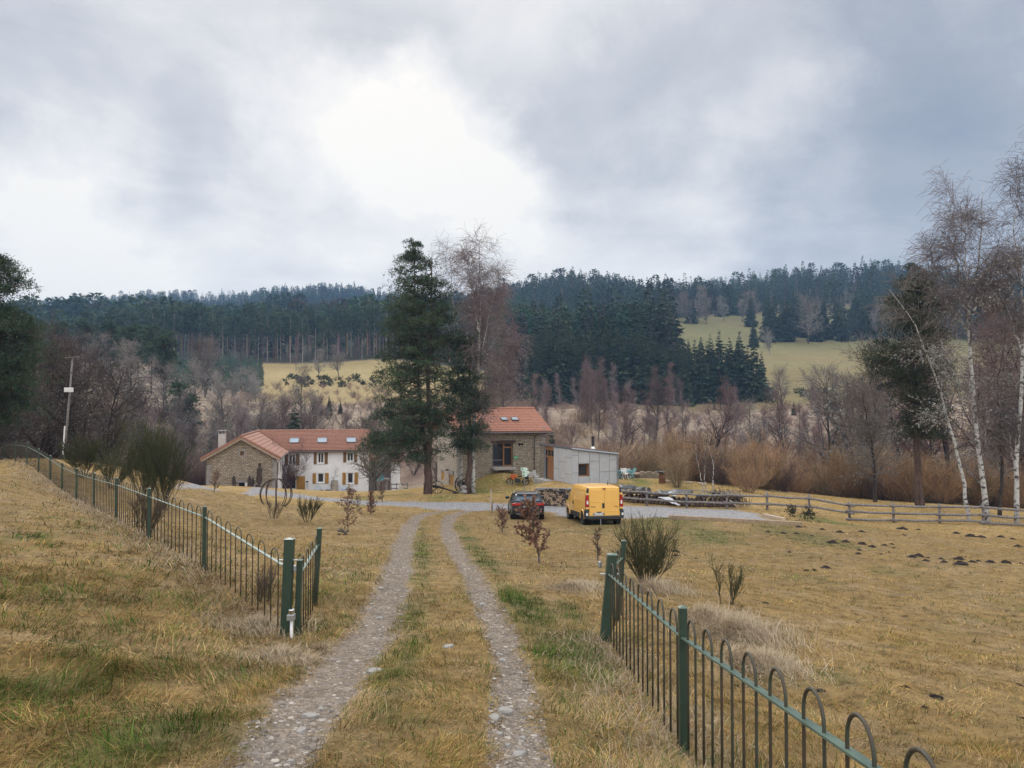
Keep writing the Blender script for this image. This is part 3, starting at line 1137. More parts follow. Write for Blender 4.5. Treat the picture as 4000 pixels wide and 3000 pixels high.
def lichen(S, n, rng, size, col=(.37, .38, .335)):
    i = rng.integers(0, len(S), n)
    t = rng.random(n)[:, None]
    c = S[i, :3] * (1 - t) + S[i, 3:6] * t
    d = rng.normal(size=(n, 3))
    d /= np.linalg.norm(d, axis=1, keepdims=True)
    v, tr = leaf_tris(c, d, size * rng.uniform(.5, 1.3, n), .5 * np.ones(n), rng)
    return v, tr, np.repeat(np.array(col)[None] * rng.uniform(.6, 1.2, n)[:, None], 3, 0)


def bare_tree(seed, cfg, col, top=1, starts=None, lich=0, lsize=.12, var=.35, bark=None, n_trunk=6):
    """returns (trunk mesh, crown mesh)"""
    g = Grow(seed, cfg)
    for (p, d, L, r) in (starts or [((0, 0, -.3), (0, 0, 1), cfg['H'], cfg['R'])]):
        g.go(p, d, L, r, 0)
    T, Cn, lv = g.split(top)
    rng = np.random.default_rng(seed)
    cc = np.array(col)[None] * rng.uniform(1 - var, 1 + var, len(Cn))[:, None]
    ex = lichen(np.concatenate([T[len(T) // 3:], Cn[:len(Cn) // 2]]), lich, rng, lsize) if lich else None
    return seg_mesh('trunk', T, [bark], n=n_trunk), seg_mesh('crown', Cn, [TWIG], cc, 3, ex)


TWIG = M_attr('twigs', .9, .1, hue=((.58, .565, .57), (.98, .96, .97)))
NEEDLE = M_attr('pine_needles', .75, .2, trans=.15, hue=((.66, .70, .70), (.96, .92, .88)))
LEAFM = M_attr('dry_beech_leaves', .8, .2, trans=.3)
BARK_GREY = M('grey_bark', (.13, .115, .10), (.055, .048, .042), 7, .95, .5, stretch=(1, 1, .3))
BARK_DARK = M('dark_bark', (.07, .055, .047), (.03, .025, .022), 7, .95, .5, stretch=(1, 1, .3))
BARK_PINE = M('pine_bark', (.135, .085, .065), (.05, .036, .032), 6, .95, .6, stretch=(1, 1, .35))
BARK_BIRCH = M('birch_bark', (.46, .445, .42), (.045, .04, .036), 3.2, .8, .3, stretch=(1.2, 1.2, 1.7), contrast=(.50, .60), detail=6)
BARK_PALE = M('pale_lichen_bark', (.33, .32, .29), (.13, .12, .11), 6, .95, .4)


def place(name, label, cat, meshes, loc, rotz=0, scale=1, group=None):
    t = thing(name, label, cat, loc, rotz, group)
    t.scale = (scale, scale, scale) if isinstance(scale, (int, float)) else scale
    for pn, me in meshes:
        obj(pn, me, t)
    return t


def set_label(o, label):
    o['label'] = label
    return o


# configs (lengths in metres)
CF_WILLOW = dict(H=5, R=.05, n=[5, 4, 3], wig=[.07, .10, .14], up=[.02, .10, .05], tap=[.75, .8, .8], st=[.15, .1], k=[2.4, 2.0], ang=[(14, 38), (18, 45)], len=[2.0, .85], fall=[.45, .3], rad=[.02, .011], rmin=.0085)
CF_ROUND = dict(H=9, R=.16, n=[7, 5, 4, 3], wig=[.08, .14, .2, .25], up=[.02, .09, .03, .0], tap=[.8, .8, .8, .6], st=[.22, .25, .1], k=[4.2, 2.0, 1.7], ang=[(30, 70), (25, 60), (25, 65)], len=[4.2, 1.9, .9], fall=[.55, .4, .3], rad=[.09, .035, .016], rmin=.010)
CF_SLIM = dict(H=11, R=.10, n=[9, 4, 3], wig=[.04, .12, .2], up=[.03, .10, .02], tap=[.9, .8, .6], st=[.18, .1], k=[7, 3.6], ang=[(25, 50), (25, 60)], len=[2.6, 1.0], fall=[.65, .3], rad=[.028, .013], rmin=.010)
CF_BIRCH = dict(H=19, R=.24, n=[14, 7, 4, 4], wig=[.03, .10, .16, .14], up=[.02, .07, -.02, -.22], tap=[.9, .85, .8, .5], st=[.22, .15, .1], k=[3.4, 2.2, 2.0], ang=[(28, 55), (30, 60), (25, 70)], len=[5.2, 1.7, 1.15], fall=[.60, .35, .2], rad=[.08, .025, .012], rmin=.008)


def willow(seed, col, spread=1.3, stems=16):
    rs = random.Random(seed)
    st = []
    for i in range(stems):
        a = rs.uniform(0, 6.28)
        q = rs.random() ** .7
        tilt = R(5 + 38 * q)
        st.append(((math.cos(a) * .35 * q, math.sin(a) * .35 * q, -.2), (math.cos(a) * math.sin(tilt), math.sin(a) * math.sin(tilt), math.cos(tilt)),
                   rs.uniform(2.2, 4.6), rs.uniform(.018, .045)))
    return bare_tree(seed, CF_WILLOW, col, 0, st, bark=BARK_GREY, n_trunk=5)


W_ORANGE = [willow(s, (.40, .26, .15)) for s in (1, 2, 3)]
W_TAN = [willow(s, (.42, .325, .20)) for s in (4, 5)]
W_BROWN = [willow(s, (.19, .13, .115)) for s in (6, 7)]
T_GREY = [bare_tree(s, CF_ROUND, (.29, .25, .22), 1, bark=BARK_GREY, lich=900, lsize=.16) for s in (11, 12, 13)]
T_PALE = [bare_tree(s, CF_ROUND, (.36, .325, .295), 1, bark=BARK_PALE, lich=2600, lsize=.2) for s in (14, 15)]
T_DARK = [bare_tree(s, CF_ROUND, (.115, .095, .085), 1, bark=BARK_DARK, lich=1400, lsize=.06) for s in (16, 17)]
T_PINK = [bare_tree(s, CF_SLIM, (.235, .165, .152), 0, bark=BARK_GREY) for s in (21, 22, 23)]
T_MAUVE = [bare_tree(s, CF_SLIM, (.27, .21, .205), 0, bark=BARK_PALE) for s in (24, 25)]
T_RED = [bare_tree(s, CF_ROUND, (.165, .105, .095), 1, bark=BARK_DARK) for s in (26, 27)]


def spruce(seed, h, r, whorls, per, trunk_from=.0, tris=10, colr=((.030, .052, .032), (.072, .105, .060)), sz=1.0):
    """conifer of drooping tiered branches built from needle sprays"""
    rng = np.random.default_rng(seed)
    C, D, S, K = [], [], [], []
    segs = []
    for i in range(whorls):
        t = (i + .5) / whorls
        z = z0 = h * (trunk_from + (1 - trunk_from) * t)
        rad = r * (1 - t) ** .85 * rng.uniform(.75, 1.15) + .12
        nb = max(3, int(per * (1 - .55 * t)))
        a0 = rng.uniform(0, 6.28)
        for k in range(nb):
            if rng.random() < .08:
                continue
            a = a0 + 6.283 * k / nb + rng.normal(0, .25)
            L = rad * rng.uniform(.6, 1.25)
            z = z0 + rng.normal(0, h * .45 / whorls)
            dirv = np.array([math.cos(a), math.sin(a), 0])
            droop = -.10 - .35 * (1 - t)
            segs.append((0, 0, z, *(dirv * L * .9 + np.array([0, 0, z + droop * L])), .03 + .02 * (1 - t), .012))
            m = tris
            f = rng.uniform(.12, 1, m) ** .8
            base = dirv[None] * (L * f)[:, None] + np.array([0, 0, z])[None]
            base[:, 2] += droop * L * f + .12 * L * f ** 3
            side = np.cross(dirv, [0, 0, 1])
            base += side[None] * (rng.normal(0, .13, m) * L)[:, None]
            d = dirv[None] * .7 + side[None] * rng.normal(0, .7, m)[:, None] + np.array([0, 0, 1.0])[None] * rng.normal(-.25, .3, m)[:, None]
            d /= np.linalg.norm(d, axis=1, keepdims=True)
            C.append(base); D.append(d); S.append(L * rng.uniform(.28, .6, m) * sz + .15 * sz)
            tint = rng.random() * .7 + .3 * f
            K.append(np.array(colr[0])[None] * (1 - tint[:, None]) + np.array(colr[1])[None] * tint[:, None])
    C, D, S, K = map(np.concatenate, (C, D, S, K))
    v, tr = leaf_tris(C, D, S, np.full(len(S), .30), rng)
    # leader
    trunk = MB().tube([(0, 0, -.4), (0, 0, h * .5), (0, 0, h)], [h * .012 + .04, h * .008 + .02, .015], 6).mesh('trunk', BARK_GREY)
    crown = mesh_arrays('crown', v, tr, np.full(len(tr) // 3, 3), [NEEDLE], None, False, {'col': np.repeat(K, 3, 0)})
    return trunk, crown


def pine_crown(rng, clumps, per, col0=(.030, .055, .038), col1=(.10, .145, .085), tri=.3, segs=None):
    """needle tufts on flat irregular pads; clumps: (x, y, z, rx, rz)"""
    C, D, S, K = [], [], [], []
    for (x, y, z, rx, rz) in clumps:
        n = int(per * rng.uniform(.7, 1.3))
        # every pad is made of several twig-end tufts
        nt = max(5, n // 9)
        tc = rng.normal(size=(nt, 3)) * np.array([rx * .55, rx * .55, rz * .5])[None]
        tc[:, 2] += .25 * rz - .25 * rz * (tc[:, 0] ** 2 + tc[:, 1] ** 2) / (rx * rx * .3)
        i = rng.integers(0, nt, n)
        c = tc[i] + rng.normal(size=(n, 3)) * .10 * rx + np.array([x, y, z])[None]
        d = rng.normal(size=(n, 3)) + np.array([0, 0, .9])[None] + tc[i] * (.8 / rx)
        d /= np.linalg.norm(d, axis=1, keepdims=True)
        C.append(c); D.append(d); S.append(tri * rng.uniform(.5, 1.25, n))
        tint = np.clip(rng.normal(.45, .16) + rng.normal(0, .22, nt)[i], 0, 1)[:, None]
        K.append(np.array(col0)[None] * (1 - tint) + np.array(col1)[None] * tint)
    C, D, S, K = map(np.concatenate, (C, D, S, K))
    v, tr = leaf_tris(C, D, S, np.full(len(S), .17), rng)
    return mesh_arrays('crown', v, tr, np.full(len(tr) // 3, 3), [NEEDLE], None, False, {'col': np.repeat(K, 3, 0)})


# ------------------------------------------------------------------ the hills' forest: one mass per slope
def forest_mass(name, label, pts, protos, hgt, seed, gain=1.0):
    rng = np.random.default_rng(seed)
    V, T, K, off = [], [], [], 0
    d_ = fbm(pts[:, 0], pts[:, 1], .022, 3, seed + 3)
    kp = rng.random(len(pts)) < .86 + .9 * d_
    pts, d_ = pts[kp], d_[kp]
    x, y = pts[:, 0], pts[:, 1]
    z = H(x, y)
    which = rng.integers(0, len(protos), len(x))
    for pi, (pv, pt, pk) in enumerate(protos):
        m = which == pi
        k = m.sum()
        if not k:
            continue
        s = rng.uniform(hgt[0], hgt[1], k) * (1 + .4 * d_[m]) * np.where(rng.random(k) < .04, 1.22, 1)
        w = s * rng.uniform(.85, 1.25, k)
        a = rng.uniform(0, 6.28, k)
        ca, sa = np.cos(a), np.sin(a)
        vx = (pv[None, :, 0] * ca[:, None] - pv[None, :, 1] * sa[:, None]) * w[:, None] + x[m][:, None]
        vy = (pv[None, :, 0] * sa[:, None] + pv[None, :, 1] * ca[:, None]) * w[:, None] + y[m][:, None]
        vz = pv[None, :, 2] * s[:, None] + z[m][:, None] - .4
        V.append(np.stack([vx, vy, vz], -1).reshape(-1, 3))
        T.append((pt[None] + (np.arange(k) * len(pv))[:, None]).reshape(-1) + off)
        tint = np.stack([rng.uniform(.65, 1.4, k), rng.uniform(.75, 1.25, k), rng.uniform(.75, 1.25, k)], 1) * (gain * (1 + .5 * fbm(x[m], y[m], .011, 3, seed) + .3 * fbm(x[m], y[m], .05, 2, seed)))[:, None]
        K.append((pk[None] * tint[:, None, :]).reshape(-1, 3))
        off += k * len(pv)
    t_ = np.concatenate(T)
    me = mesh_arrays(name, np.concatenate(V), t_, np.full(len(t_) // 3, 3), [NEEDLE], None, False, {'col': np.concatenate(K)})
    return tag(obj(name, me), label, None, None, 'stuff')


def flat_spruce(seed, n, shape='spruce'):
    """unit-height far conifer as loose needle sprays"""
    rng = np.random.default_rng(seed)
    if shape == 'spruce':
        t = rng.random(n) ** 1.25 * .97 + .03
        rad = .15 * (1 - t) ** .9 * rng.uniform(.45, 1.15, n)
        size = .035 + .075 * (1 - t)
    else:       # pine: bare pole under a rounded crown
        t = .52 + .48 * rng.random(n)
        rad = .15 * np.sqrt(np.clip(1 - ((t - .66) / .36) ** 2, 0, 1)) * np.sqrt(rng.random(n))
        size = .045 + .04 * rng.random(n)
    a = rng.uniform(0, 6.28, n)
    c = np.stack([np.cos(a) * rad, np.sin(a) * rad, t], 1)
    d = np.stack([np.cos(a), np.sin(a), rng.normal(-.25 if shape == 'spruce' else .5, .35, n)], 1)
    d /= np.linalg.norm(d, axis=1, keepdims=True)
    v, tr = leaf_tris(c, d, size, np.full(n, .33), rng)
    tint = rng.random(n)[:, None]
    k = np.array([.030, .052, .036])[None] * (1 - tint) + np.array([.066, .10, .066])[None] * tint
    k = np.repeat(k, 3, 0)
    if shape != 'spruce':
        w = .010
        pole = np.array([(-w, 0, 0), (w, 0, 0), (w * .6, 0, .7), (-w * .6, 0, .7), (0, -w, 0), (0, w, 0), (0, w * .6, .7), (0, -w * .6, .7)])
        o = len(v)
        v = np.concatenate([v, pole])
        tr = np.concatenate([tr, o + np.array([0, 1, 2, 0, 2, 3, 4, 5, 6, 4, 6, 7])])
        k = np.concatenate([k, np.tile(np.array([[.30, .24, .20]]), (8, 1))])
    return v, tr, k


def uy_points(rng, n, u0, u1, y0, y1, cond=None):
    Y = np.sqrt(rng.uniform(y0 ** 2, y1 ** 2, n))
    u = rng.uniform(u0, u1, n)
    if cond is not None:
        k = cond(u, Y)
        u, Y = u[k], Y[k]
    return np.stack([(u - 2000) / F * Y, Y], 1)


FSP = [flat_spruce(s, 190) for s in (1, 2, 3, 4)]
FPN = [flat_spruce(s, 150, 'pine') for s in (5, 6, 7)]
_r = np.random.default_rng(5)
# far left hill, above the lower pine wood
forest_mass('conifer_forest', 'blue green conifer forest covering the far left hill', uy_points(_r, 5200, -600, 2050, 520, 1220), FSP + FPN[:1], (11, 21), 1)
# lower pine wood with bare trunks along the left meadow (behind the trees that stand out at its edge)
forest_mass('pine_forest', 'tall pine wood with pale bare trunks behind the left meadow', uy_points(_r, 1500, -700, 1950, 345, 560), FPN + FSP[:1], (18, 25), 2)


def right_wood(u, Y):
    edge = np.interp(u, [1900, 2300, 2500, 2650, 2750, 3000, 3250, 3400, 5200], [340, 345, 350, 420, 505, 520, 500, 400, 390])
    return Y > edge


forest_mass('conifer_forest', 'dark spruce forest covering the right hill up to its skyline', uy_points(_r, 5200, 1750, 5200, 330, 760, right_wood), FSP + FPN[:1], (12, 23), 3)
forest_mass('conifer_forest', 'dark green spruce plantation filling the slope behind the stone barn', uy_points(_r, 900, 1950, 2620, 262, 355), FSP, (19, 26), 4)


def plantation(u, Y):
    return (u > 640) & (u < 1020)


forest_mass('conifer_plantation', 'low young green conifers below the left pine wood', uy_points(_r, 900, 560, 1060, 215, 318, plantation), FSP, (3, 6.0), 6, 1.9)
# brush in the valley bottom that reads as one brown mass
WB = []


def mass_of(name, label, pts, mesh, sc_, seed, cols):
    """many copies of one twig mesh merged to a single brush mass"""
    rng = np.random.default_rng(seed)
    n = len(mesh.vertices)
    co = np.empty(n * 3, np.float32); mesh.vertices.foreach_get('co', co); co = co.reshape(-1, 3)
    lo = np.empty(len(mesh.loops), np.int32); mesh.loops.foreach_get('vertex_index', lo)
    ct = np.empty(len(mesh.polygons), np.int32); mesh.polygons.foreach_get('loop_total', ct)
    V, Lo, Ct, K = [], [], [], []
    z = H(pts[:, 0], pts[:, 1])
    for i, (p, zz) in enumerate(zip(pts, z)):
        a = rng.uniform(0, 6.28); s = rng.uniform(*sc_)
        q = co.copy()
        q[:, 0] = (co[:, 0] * math.cos(a) - co[:, 1] * math.sin(a)) * s + p[0]
        q[:, 1] = (co[:, 0] * math.sin(a) + co[:, 1] * math.cos(a)) * s + p[1]
        q[:, 2] = co[:, 2] * s * rng.uniform(.8, 1.15) + zz
        V.append(q); Lo.append(lo + i * n); Ct.append(ct)
        c = np.array(cols[rng.integers(0, len(cols))])[None] * rng.uniform(.7, 1.3, (n // 6, 1))
        c = np.repeat(c, 6, 0)
        K.append(np.concatenate([c, np.repeat(c[-1:], n - len(c), 0)]) if len(c) < n else c[:n])
    me = mesh_arrays(name, np.concatenate(V), np.concatenate(Lo), np.concatenate(Ct), [TWIG], None, False, {'col': np.concatenate(K)})
    return tag(obj(name, me), label, None, None, 'stuff')


def light_willow(seed):
    cf = dict(CF_WILLOW); cf['k'] = [1.6, 1.3]; cf['rmin'] = .013; cf['n'] = [4, 3, 2]
    rs = random.Random(seed)
    st = []
    for i in range(8):
        a = rs.uniform(0, 6.28); tl = R(6 + 36 * rs.random())
        st.append(((0, 0, -.2), (math.cos(a) * math.sin(tl), math.sin(a) * math.sin(tl), math.cos(tl)), rs.uniform(1.6, 3.2), .035))
    g = Grow(seed, cf)
    for s in st:
        g.go(*s, 0)
    return seg_mesh('brush', np.array(g.segs), [TWIG], np.full((len(g.segs), 3), .2))


LW = light_willow(3)
mass_of('brush', 'brown leafless undergrowth along the valley bottom behind the house', uy_points(_r, 170, -900, 1900, 104, 150), LW, (.8, 1.7), 4, [(.165, .12, .11), (.19, .135, .12), (.15, .115, .105)])
mass_of('brush', 'tawny leafless undergrowth behind the willows on the right', uy_points(_r, 230, 2080, 4700, 74, 150), LW, (.7, 1.5), 5, [(.37, .25, .15), (.31, .22, .16), (.26, .19, .155)])
mass_of('brush', 'thin scrub scattered over the pale slope beyond the stream', uy_points(_r, 300, 900, 3600, 125, 228), LW, (.4, 1.0), 6, [(.30, .21, .17), (.25, .185, .15), (.36, .28, .19)])
# ------------------------------------------------------------------ individual trees and shrubs
def scatter(name, label, cat, group, protos, items, jitter=0, part='trunk'):
    """items: (u, depth, scale); the first copies of each prototype carry its meshes, all others share them"""
    roots = {}
    rs = random.Random(hash(name) % 1000 + len(items))
    for i, it in enumerate(items):
        u, Y, s = it[:3]
        x = (u - 2000) / F * Y
        p = (x, Y, H1(x, Y) - .05)
        k = i % len(protos)
        lab = it[3] if len(it) > 3 else label
        if k not in roots:
            roots[k] = place(name, lab, cat, (('trunk', protos[k][0]), ('crown', protos[k][1])), p, rs.uniform(0, 6.28), s, group)
        else:
            dup(roots[k], p, rs.uniform(0, 6.28), s, lab)


_q = random.Random(99)
# willow belt on the right, behind rail fence and annexe
it = []
for (u0, u1, Y0, Y1, s0, s1, n) in ((2440, 3150, 80, 92, .8, 1.15, 20), (2640, 3500, 68, 76, .75, 1.1, 20), (3250, 4150, 64, 74, .7, 1.1, 22), (2150, 3300, 94, 112, 1.0, 1.4, 26), (3300, 4500, 78, 98, .9, 1.3, 20)):
    for i in range(n):
        it.append((u0 + (u1 - u0) * (i + _q.random()) / n, _q.uniform(Y0, Y1), _q.uniform(s0 * .7, s1 * 1.08)))
scatter('willow_bush', 'leafless orange brown willow bush in the thicket behind the rail fence', 'bush', 'willow bushes behind the rail fence', W_ORANGE + W_TAN[:1] + W_BROWN[:1], it)
scatter('willow_bush', 'straw coloured willow bush in front of the dark thicket right of the concrete annexe', 'bush', 'straw coloured willow bushes beside the annexe', W_TAN,
        [(2520, 78, .95), (2590, 76, 1.0), (2680, 80, 1.1), (2740, 84, 1.2), (2370, 86, 1.0), (2450, 88, 1.0), (2250, 92, 1.0)])
# pinkish young birches and alders on the slope beyond
it = [(_q.uniform(2050, 3150), _q.uniform(112, 165), _q.uniform(.7, 1.15)) for _ in range(48)]
scatter('young_birch', 'slender leafless pinkish birch on the slope below the spruce stand', 'tree', 'pinkish birches below the spruce stand', T_PINK + T_MAUVE, it)
it = [(_q.uniform(3050, 4500), _q.uniform(90, 150), _q.uniform(.8, 1.25)) for _ in range(26)]
scatter('young_birch', 'slender leafless purplish tree in the thicket behind the right birches', 'tree', 'purplish trees behind the right birches', T_PINK + T_MAUVE[:1], it)
scatter('bare_tree', 'dark red leafless alder standing out of the pink thicket', 'tree', 'dark red alders on the far slope', T_RED, [(2450, 125, 1.3), (2790, 128, 1.5), (2560, 140, 1.2), (2330, 150, .9), (1960, 150, 1.2), (3060, 135, 1.3)])
scatter('bare_tree', 'grey leafless tree with several stems in front of the right meadow', 'tree', 'grey trees before the right meadow', T_GREY, [(3310, 92, 2.0), (3235, 96, 1.6), (3390, 84, 1.3), (2950, 130, 1.2)])
scatter('bare_tree', 'grey leafless tree on the upper edge of the right meadow', 'tree', 'grey trees on the upper meadow', T_GREY + T_PALE[:1], [(2690, 470, 2.0), (2730, 480, 2.2), (2760, 470, 1.7), (2830, 490, 1.6), (2900, 490, 2.0), (2950, 495, 1.9), (3160, 400, 2.6), (3010, 345, 1.2), (2650, 480, 1.8), (3440, 405, 2.3)])
it = [(_q.uniform(2960, 4000), _q.uniform(205, 252), _q.uniform(.8, 1.35)) for _ in range(11)]
scatter('bare_tree', 'small greyish leafless tree along the lower edge of the right meadow', 'tree', 'trees along the lower edge of the right meadow', T_GREY + T_RED[:1], it)
# brown thicket left of and behind the house
it = []
for i in range(46):
    it.append((_q.uniform(-100, 1120), _q.uniform(92, 135), _q.uniform(.9, 1.5)))
scatter('willow_bush', 'leafless purple brown bush in the thicket left of the house', 'bush', 'purple brown bushes left of the house', W_BROWN, it)
it = [(_q.uniform(520, 1480), _q.uniform(112, 128), _q.uniform(.8, 1.15)) for _ in range(20)]
scatter('young_birch', 'slender leafless mauve tree in the thicket behind the house', 'tree', 'mauve trees behind the house', T_MAUVE + T_PINK[:1], it)
scatter('bare_tree', 'grey leafless tree behind the tiled roof of the house', 'tree', 'grey trees behind the house', T_GREY, [(930, 126, 1.2), (1010, 122, 1.25), (1090, 128, 1.15), (870, 132, 1.1), (1180, 150, 1.0), (1240, 132, .9), (820, 124, .9), (1420, 118, .8), (1500, 112, .75)])
scatter('bare_tree', 'pale grey leafless tree with lichen behind the thicket', 'tree', 'pale trees below the left meadow', T_PALE, [(572, 120, 1.0), (850, 165, .75), (905, 172, .8), (980, 178, .9), (700, 118, .7), (1000, 172, .7)])
scatter('bare_tree', 'round grey leafless tree standing alone on the golden meadow', 'tree', None, T_GREY[:1], [(1322, 265, 1.15)])
scatter('bare_tree', 'thin grey leafless tree left of the round tree on the meadow', 'tree', None, T_GREY[1:2], [(1246, 262, 1.0)])
scatter('bare_tree', 'small grey leafless tree at the top left of the golden meadow', 'tree', None, T_MAUVE[:1], [(1156, 290, 1.3)])
it = [(_q.uniform(40, 840), _q.uniform(125, 215), _q.uniform(.9, 1.5)) for _ in range(34)]
scatter('bare_tree', 'brownish grey leafless tree on the slope below the left pine wood', 'tree', 'leafless trees below the left pine wood', T_GREY + T_RED[:1] + T_DARK[:1], it)
scatter('bare_tree', 'tall purple brown leafless tree behind the white birches on the right', 'tree', 'purple brown trees behind the right birches', T_RED + T_PINK[:1], [(3700, 82, 2.0), (3800, 74, 1.8), (3890, 86, 2.1), (3980, 76, 1.9), (4060, 70, 1.9), (3640, 95, 2.0), (3520, 90, 1.7), (4120, 82, 2.1)])
# dark lichened trees on the far left behind the fence
it = [(30, 66, 1.3), (130, 60, 1.3), (205, 62, 1.4), (310, 60, 1.35), (-60, 62, 1.3), (390, 64, 1.2), (450, 72, 1.2), (350, 78, 1.1), (80, 66, 1.2), (520, 82, .85), (180, 78, 1.25), (-10, 74, 1.2), (640, 88, .7), (260, 90, 1.2), (110, 92, 1.3)]
scatter('bare_tree', 'dark leafless tree with grey lichen behind the left fence', 'tree', 'dark lichened trees behind the left fence', T_DARK, it)
# mixed pines above them
PINE_S = []
for s in (31, 32):
    rg = np.random.default_rng(s)
    cl = []
    hh = 16
    for i in range(34):
        t = rg.random() ** .8
        a = rg.uniform(0, 6.28)
        rr = (2.6 * math.sqrt(max(.05, 1 - ((t - .35) / .7) ** 2))) * math.sqrt(rg.random())
        cl.append((math.cos(a) * rr, math.sin(a) * rr, hh * (.42 + .56 * t), rg.uniform(.9, 1.5), .55))
    lim = [(0, 0, max(c[2] - 1.2, 3), c[0], c[1], c[2], .05, .02) for c in cl]
    trunk = np.array([(0, 0, -.4, .1, 0, 6, .2, .16), (.1, 0, 6, 0, .1, 12, .16, .1), (0, .1, 12, 0, 0, 15.6, .1, .03)] + lim)
    PINE_S.append((seg_mesh('trunk', trunk, [BARK_PINE], n=6), pine_crown(rg, cl, 150, tri=.55)))
scatter('pine_tree', 'dark green pine standing above the leafless thicket on the left', 'pine', 'pines above the left thicket', PINE_S,
        [(500, 165, 1.0), (640, 150, .95), (590, 185, 1.05), (430, 190, 1.1), (700, 130, .7), (330, 195, 1.1), (650, 205, 1.0), (740, 128, .62), (230, 200, 1.1), (130, 180, 1.1), (540, 215, 1.1)])
# pine wood edge left: poles with crowns
PINE_W = []
for s in (41, 42, 43):
    rg = np.random.default_rng(s)
    cl = []
    for i in range(16):
        t = rg.random()
        a = rg.uniform(0, 6.28)
        rr = 2.1 * math.sqrt(max(.05, 1 - ((t - .4) / .65) ** 2)) * math.sqrt(rg.random())
        cl.append((math.cos(a) * rr, math.sin(a) * rr, 22 * (.52 + .47 * t), rg.uniform(1.1, 1.8), .9))
    trunk = np.array([(0, 0, -.6, .1, .05, 9, .22, .18), (.1, .05, 9, -.1, 0, 16, .18, .12), (-.1, 0, 16, 0, 0, 21.5, .12, .04)])
    PINE_W.append((seg_mesh('trunk', trunk, [M('pine_pole_bark', (.36, .29, .25), (.18, .145, .125), 3, .9) if s == 43 else BARK_PINE], n=6), pine_crown(rg, cl, 60, tri=.9)))
it = [(280 + 1280 * (i + _q.random()) / 84, _q.uniform(322, 348), _q.uniform(.82, 1.12)) for i in range(84)]
scatter('pine_tree', 'tall pine with bare trunk at the edge of the wood above the left meadow', 'pine', 'pines along the edge of the left wood', PINE_W, it)
# spruce stand behind the barn
SPR = [spruce(s, 23, 3.7, 30, 12, .02, 14, sz=1.0) for s in (51, 52, 53, 54)]
it = []
for row, (Y, n) in enumerate(((243, 34), (251, 34), (259, 34))):
    for i in range(n):
        u = 2075 + (2700 - 2075) * (i + _q.random() * .9) / n
        it.append((u, Y + _q.uniform(-4, 4), _q.uniform(.78, 1.08) * (1.0 if u < 2560 else .84)))
it += [(2740, 246, .92), (2775, 250, .95), (2810, 247, 1.02), (2850, 252, .9), (2880, 250, .85)] + [(2690 + 24 * i, 254 + (i % 3) * 4, .86 - .01 * i) for i in range(10)]
scatter('spruce_tree', 'dark green spruce packed in the stand behind the stone barn', 'spruce', 'spruces in the stand behind the barn', SPR, it)
scatter('spruce_tree', 'dark spruce standing free at the right end of the spruce stand', 'spruce', 'free standing spruces beside the right meadow', SPR, [(2890, 250, 1.0), (2920, 252, .78), (2945, 248, .88), (2975, 250, .68), (2885, 258, .8), (2935, 470, .95), (2945, 380, .62)])
it = [(_q.uniform(3000, 3420), _q.uniform(405, 440), _q.uniform(.8, 1.1)) for _ in range(34)]
scatter('spruce_tree', 'dark conifer at the wood edge above the right meadow', 'spruce', 'conifers at the edge of the right wood', SPR[:3] + PINE_S[:1], it)
scatter('spruce_tree', 'small dark spruce right behind the ridge of the house', 'spruce', None, SPR[:1], [(1150, 112, .56)])
scatter('spruce_tree', 'small dark evergreen behind the right roof edge of the barn', 'spruce', None, SPR[1:2], [(2155, 96, .36)])
scatter('spruce_tree', 'tiny dark evergreen on the pale slope behind the annexe', 'spruce', 'tiny evergreens on the pale slope', SPR, [(2268, 110, .26), (2480, 112, .24), (1286, 150, .17), (1330, 152, .12), (3100, 190, .15), (2790, 230, .12)])
# dark gorse dots on the golden meadow
GORSE = []
for s in (61, 62):
    rg = np.random.default_rng(s)
    cl = [(rg.normal(0, .5), rg.normal(0, .5), .5 + rg.uniform(-.2, .3), .6, .45) for _ in range(7)]
    GORSE.append((seg_mesh('trunk', np.array([(0, 0, -.2, 0, 0, .6, .08, .04)]), [BARK_DARK]), pine_crown(rg, cl, 30, (.03, .04, .02), (.075, .085, .035), .5)))
it = [(_q.uniform(1090, 1470), _q.uniform(232, 262), _q.uniform(.7, 1.5)) for _ in range(34)]
scatter('gorse_bush', 'low dark gorse bush dotting the golden meadow', 'bush', 'gorse bushes on the golden meadow', GORSE, it)
scatter('gorse_bush', 'dark low bush on the lower edge of the right meadow', 'bush', 'dark bushes along the right meadow', GORSE, [(_q.uniform(2900, 3600), _q.uniform(236, 256), _q.uniform(1.2, 2.4)) for _ in range(16)])


# ------------------------------------------------------------------ the big pine in front of the barn
def limb_between(rg, a, b, r0, r1, n=4, sag=.15):
    a, b = np.array(a, float), np.array(b, float)
    pts = [a + (b - a) * i / n for i in range(n + 1)]
    L = np.linalg.norm(b - a)
    for i in range(1, n):
        pts[i] = pts[i] + rg.normal(0, .035 * L, 3) + np.array([0, 0, -sag * L * math.sin(math.pi * i / n) * .5])
    return [(*pts[i], *pts[i + 1], r0 + (r1 - r0) * i / n, r0 + (r1 - r0) * (i + 1) / n) for i in range(n)]


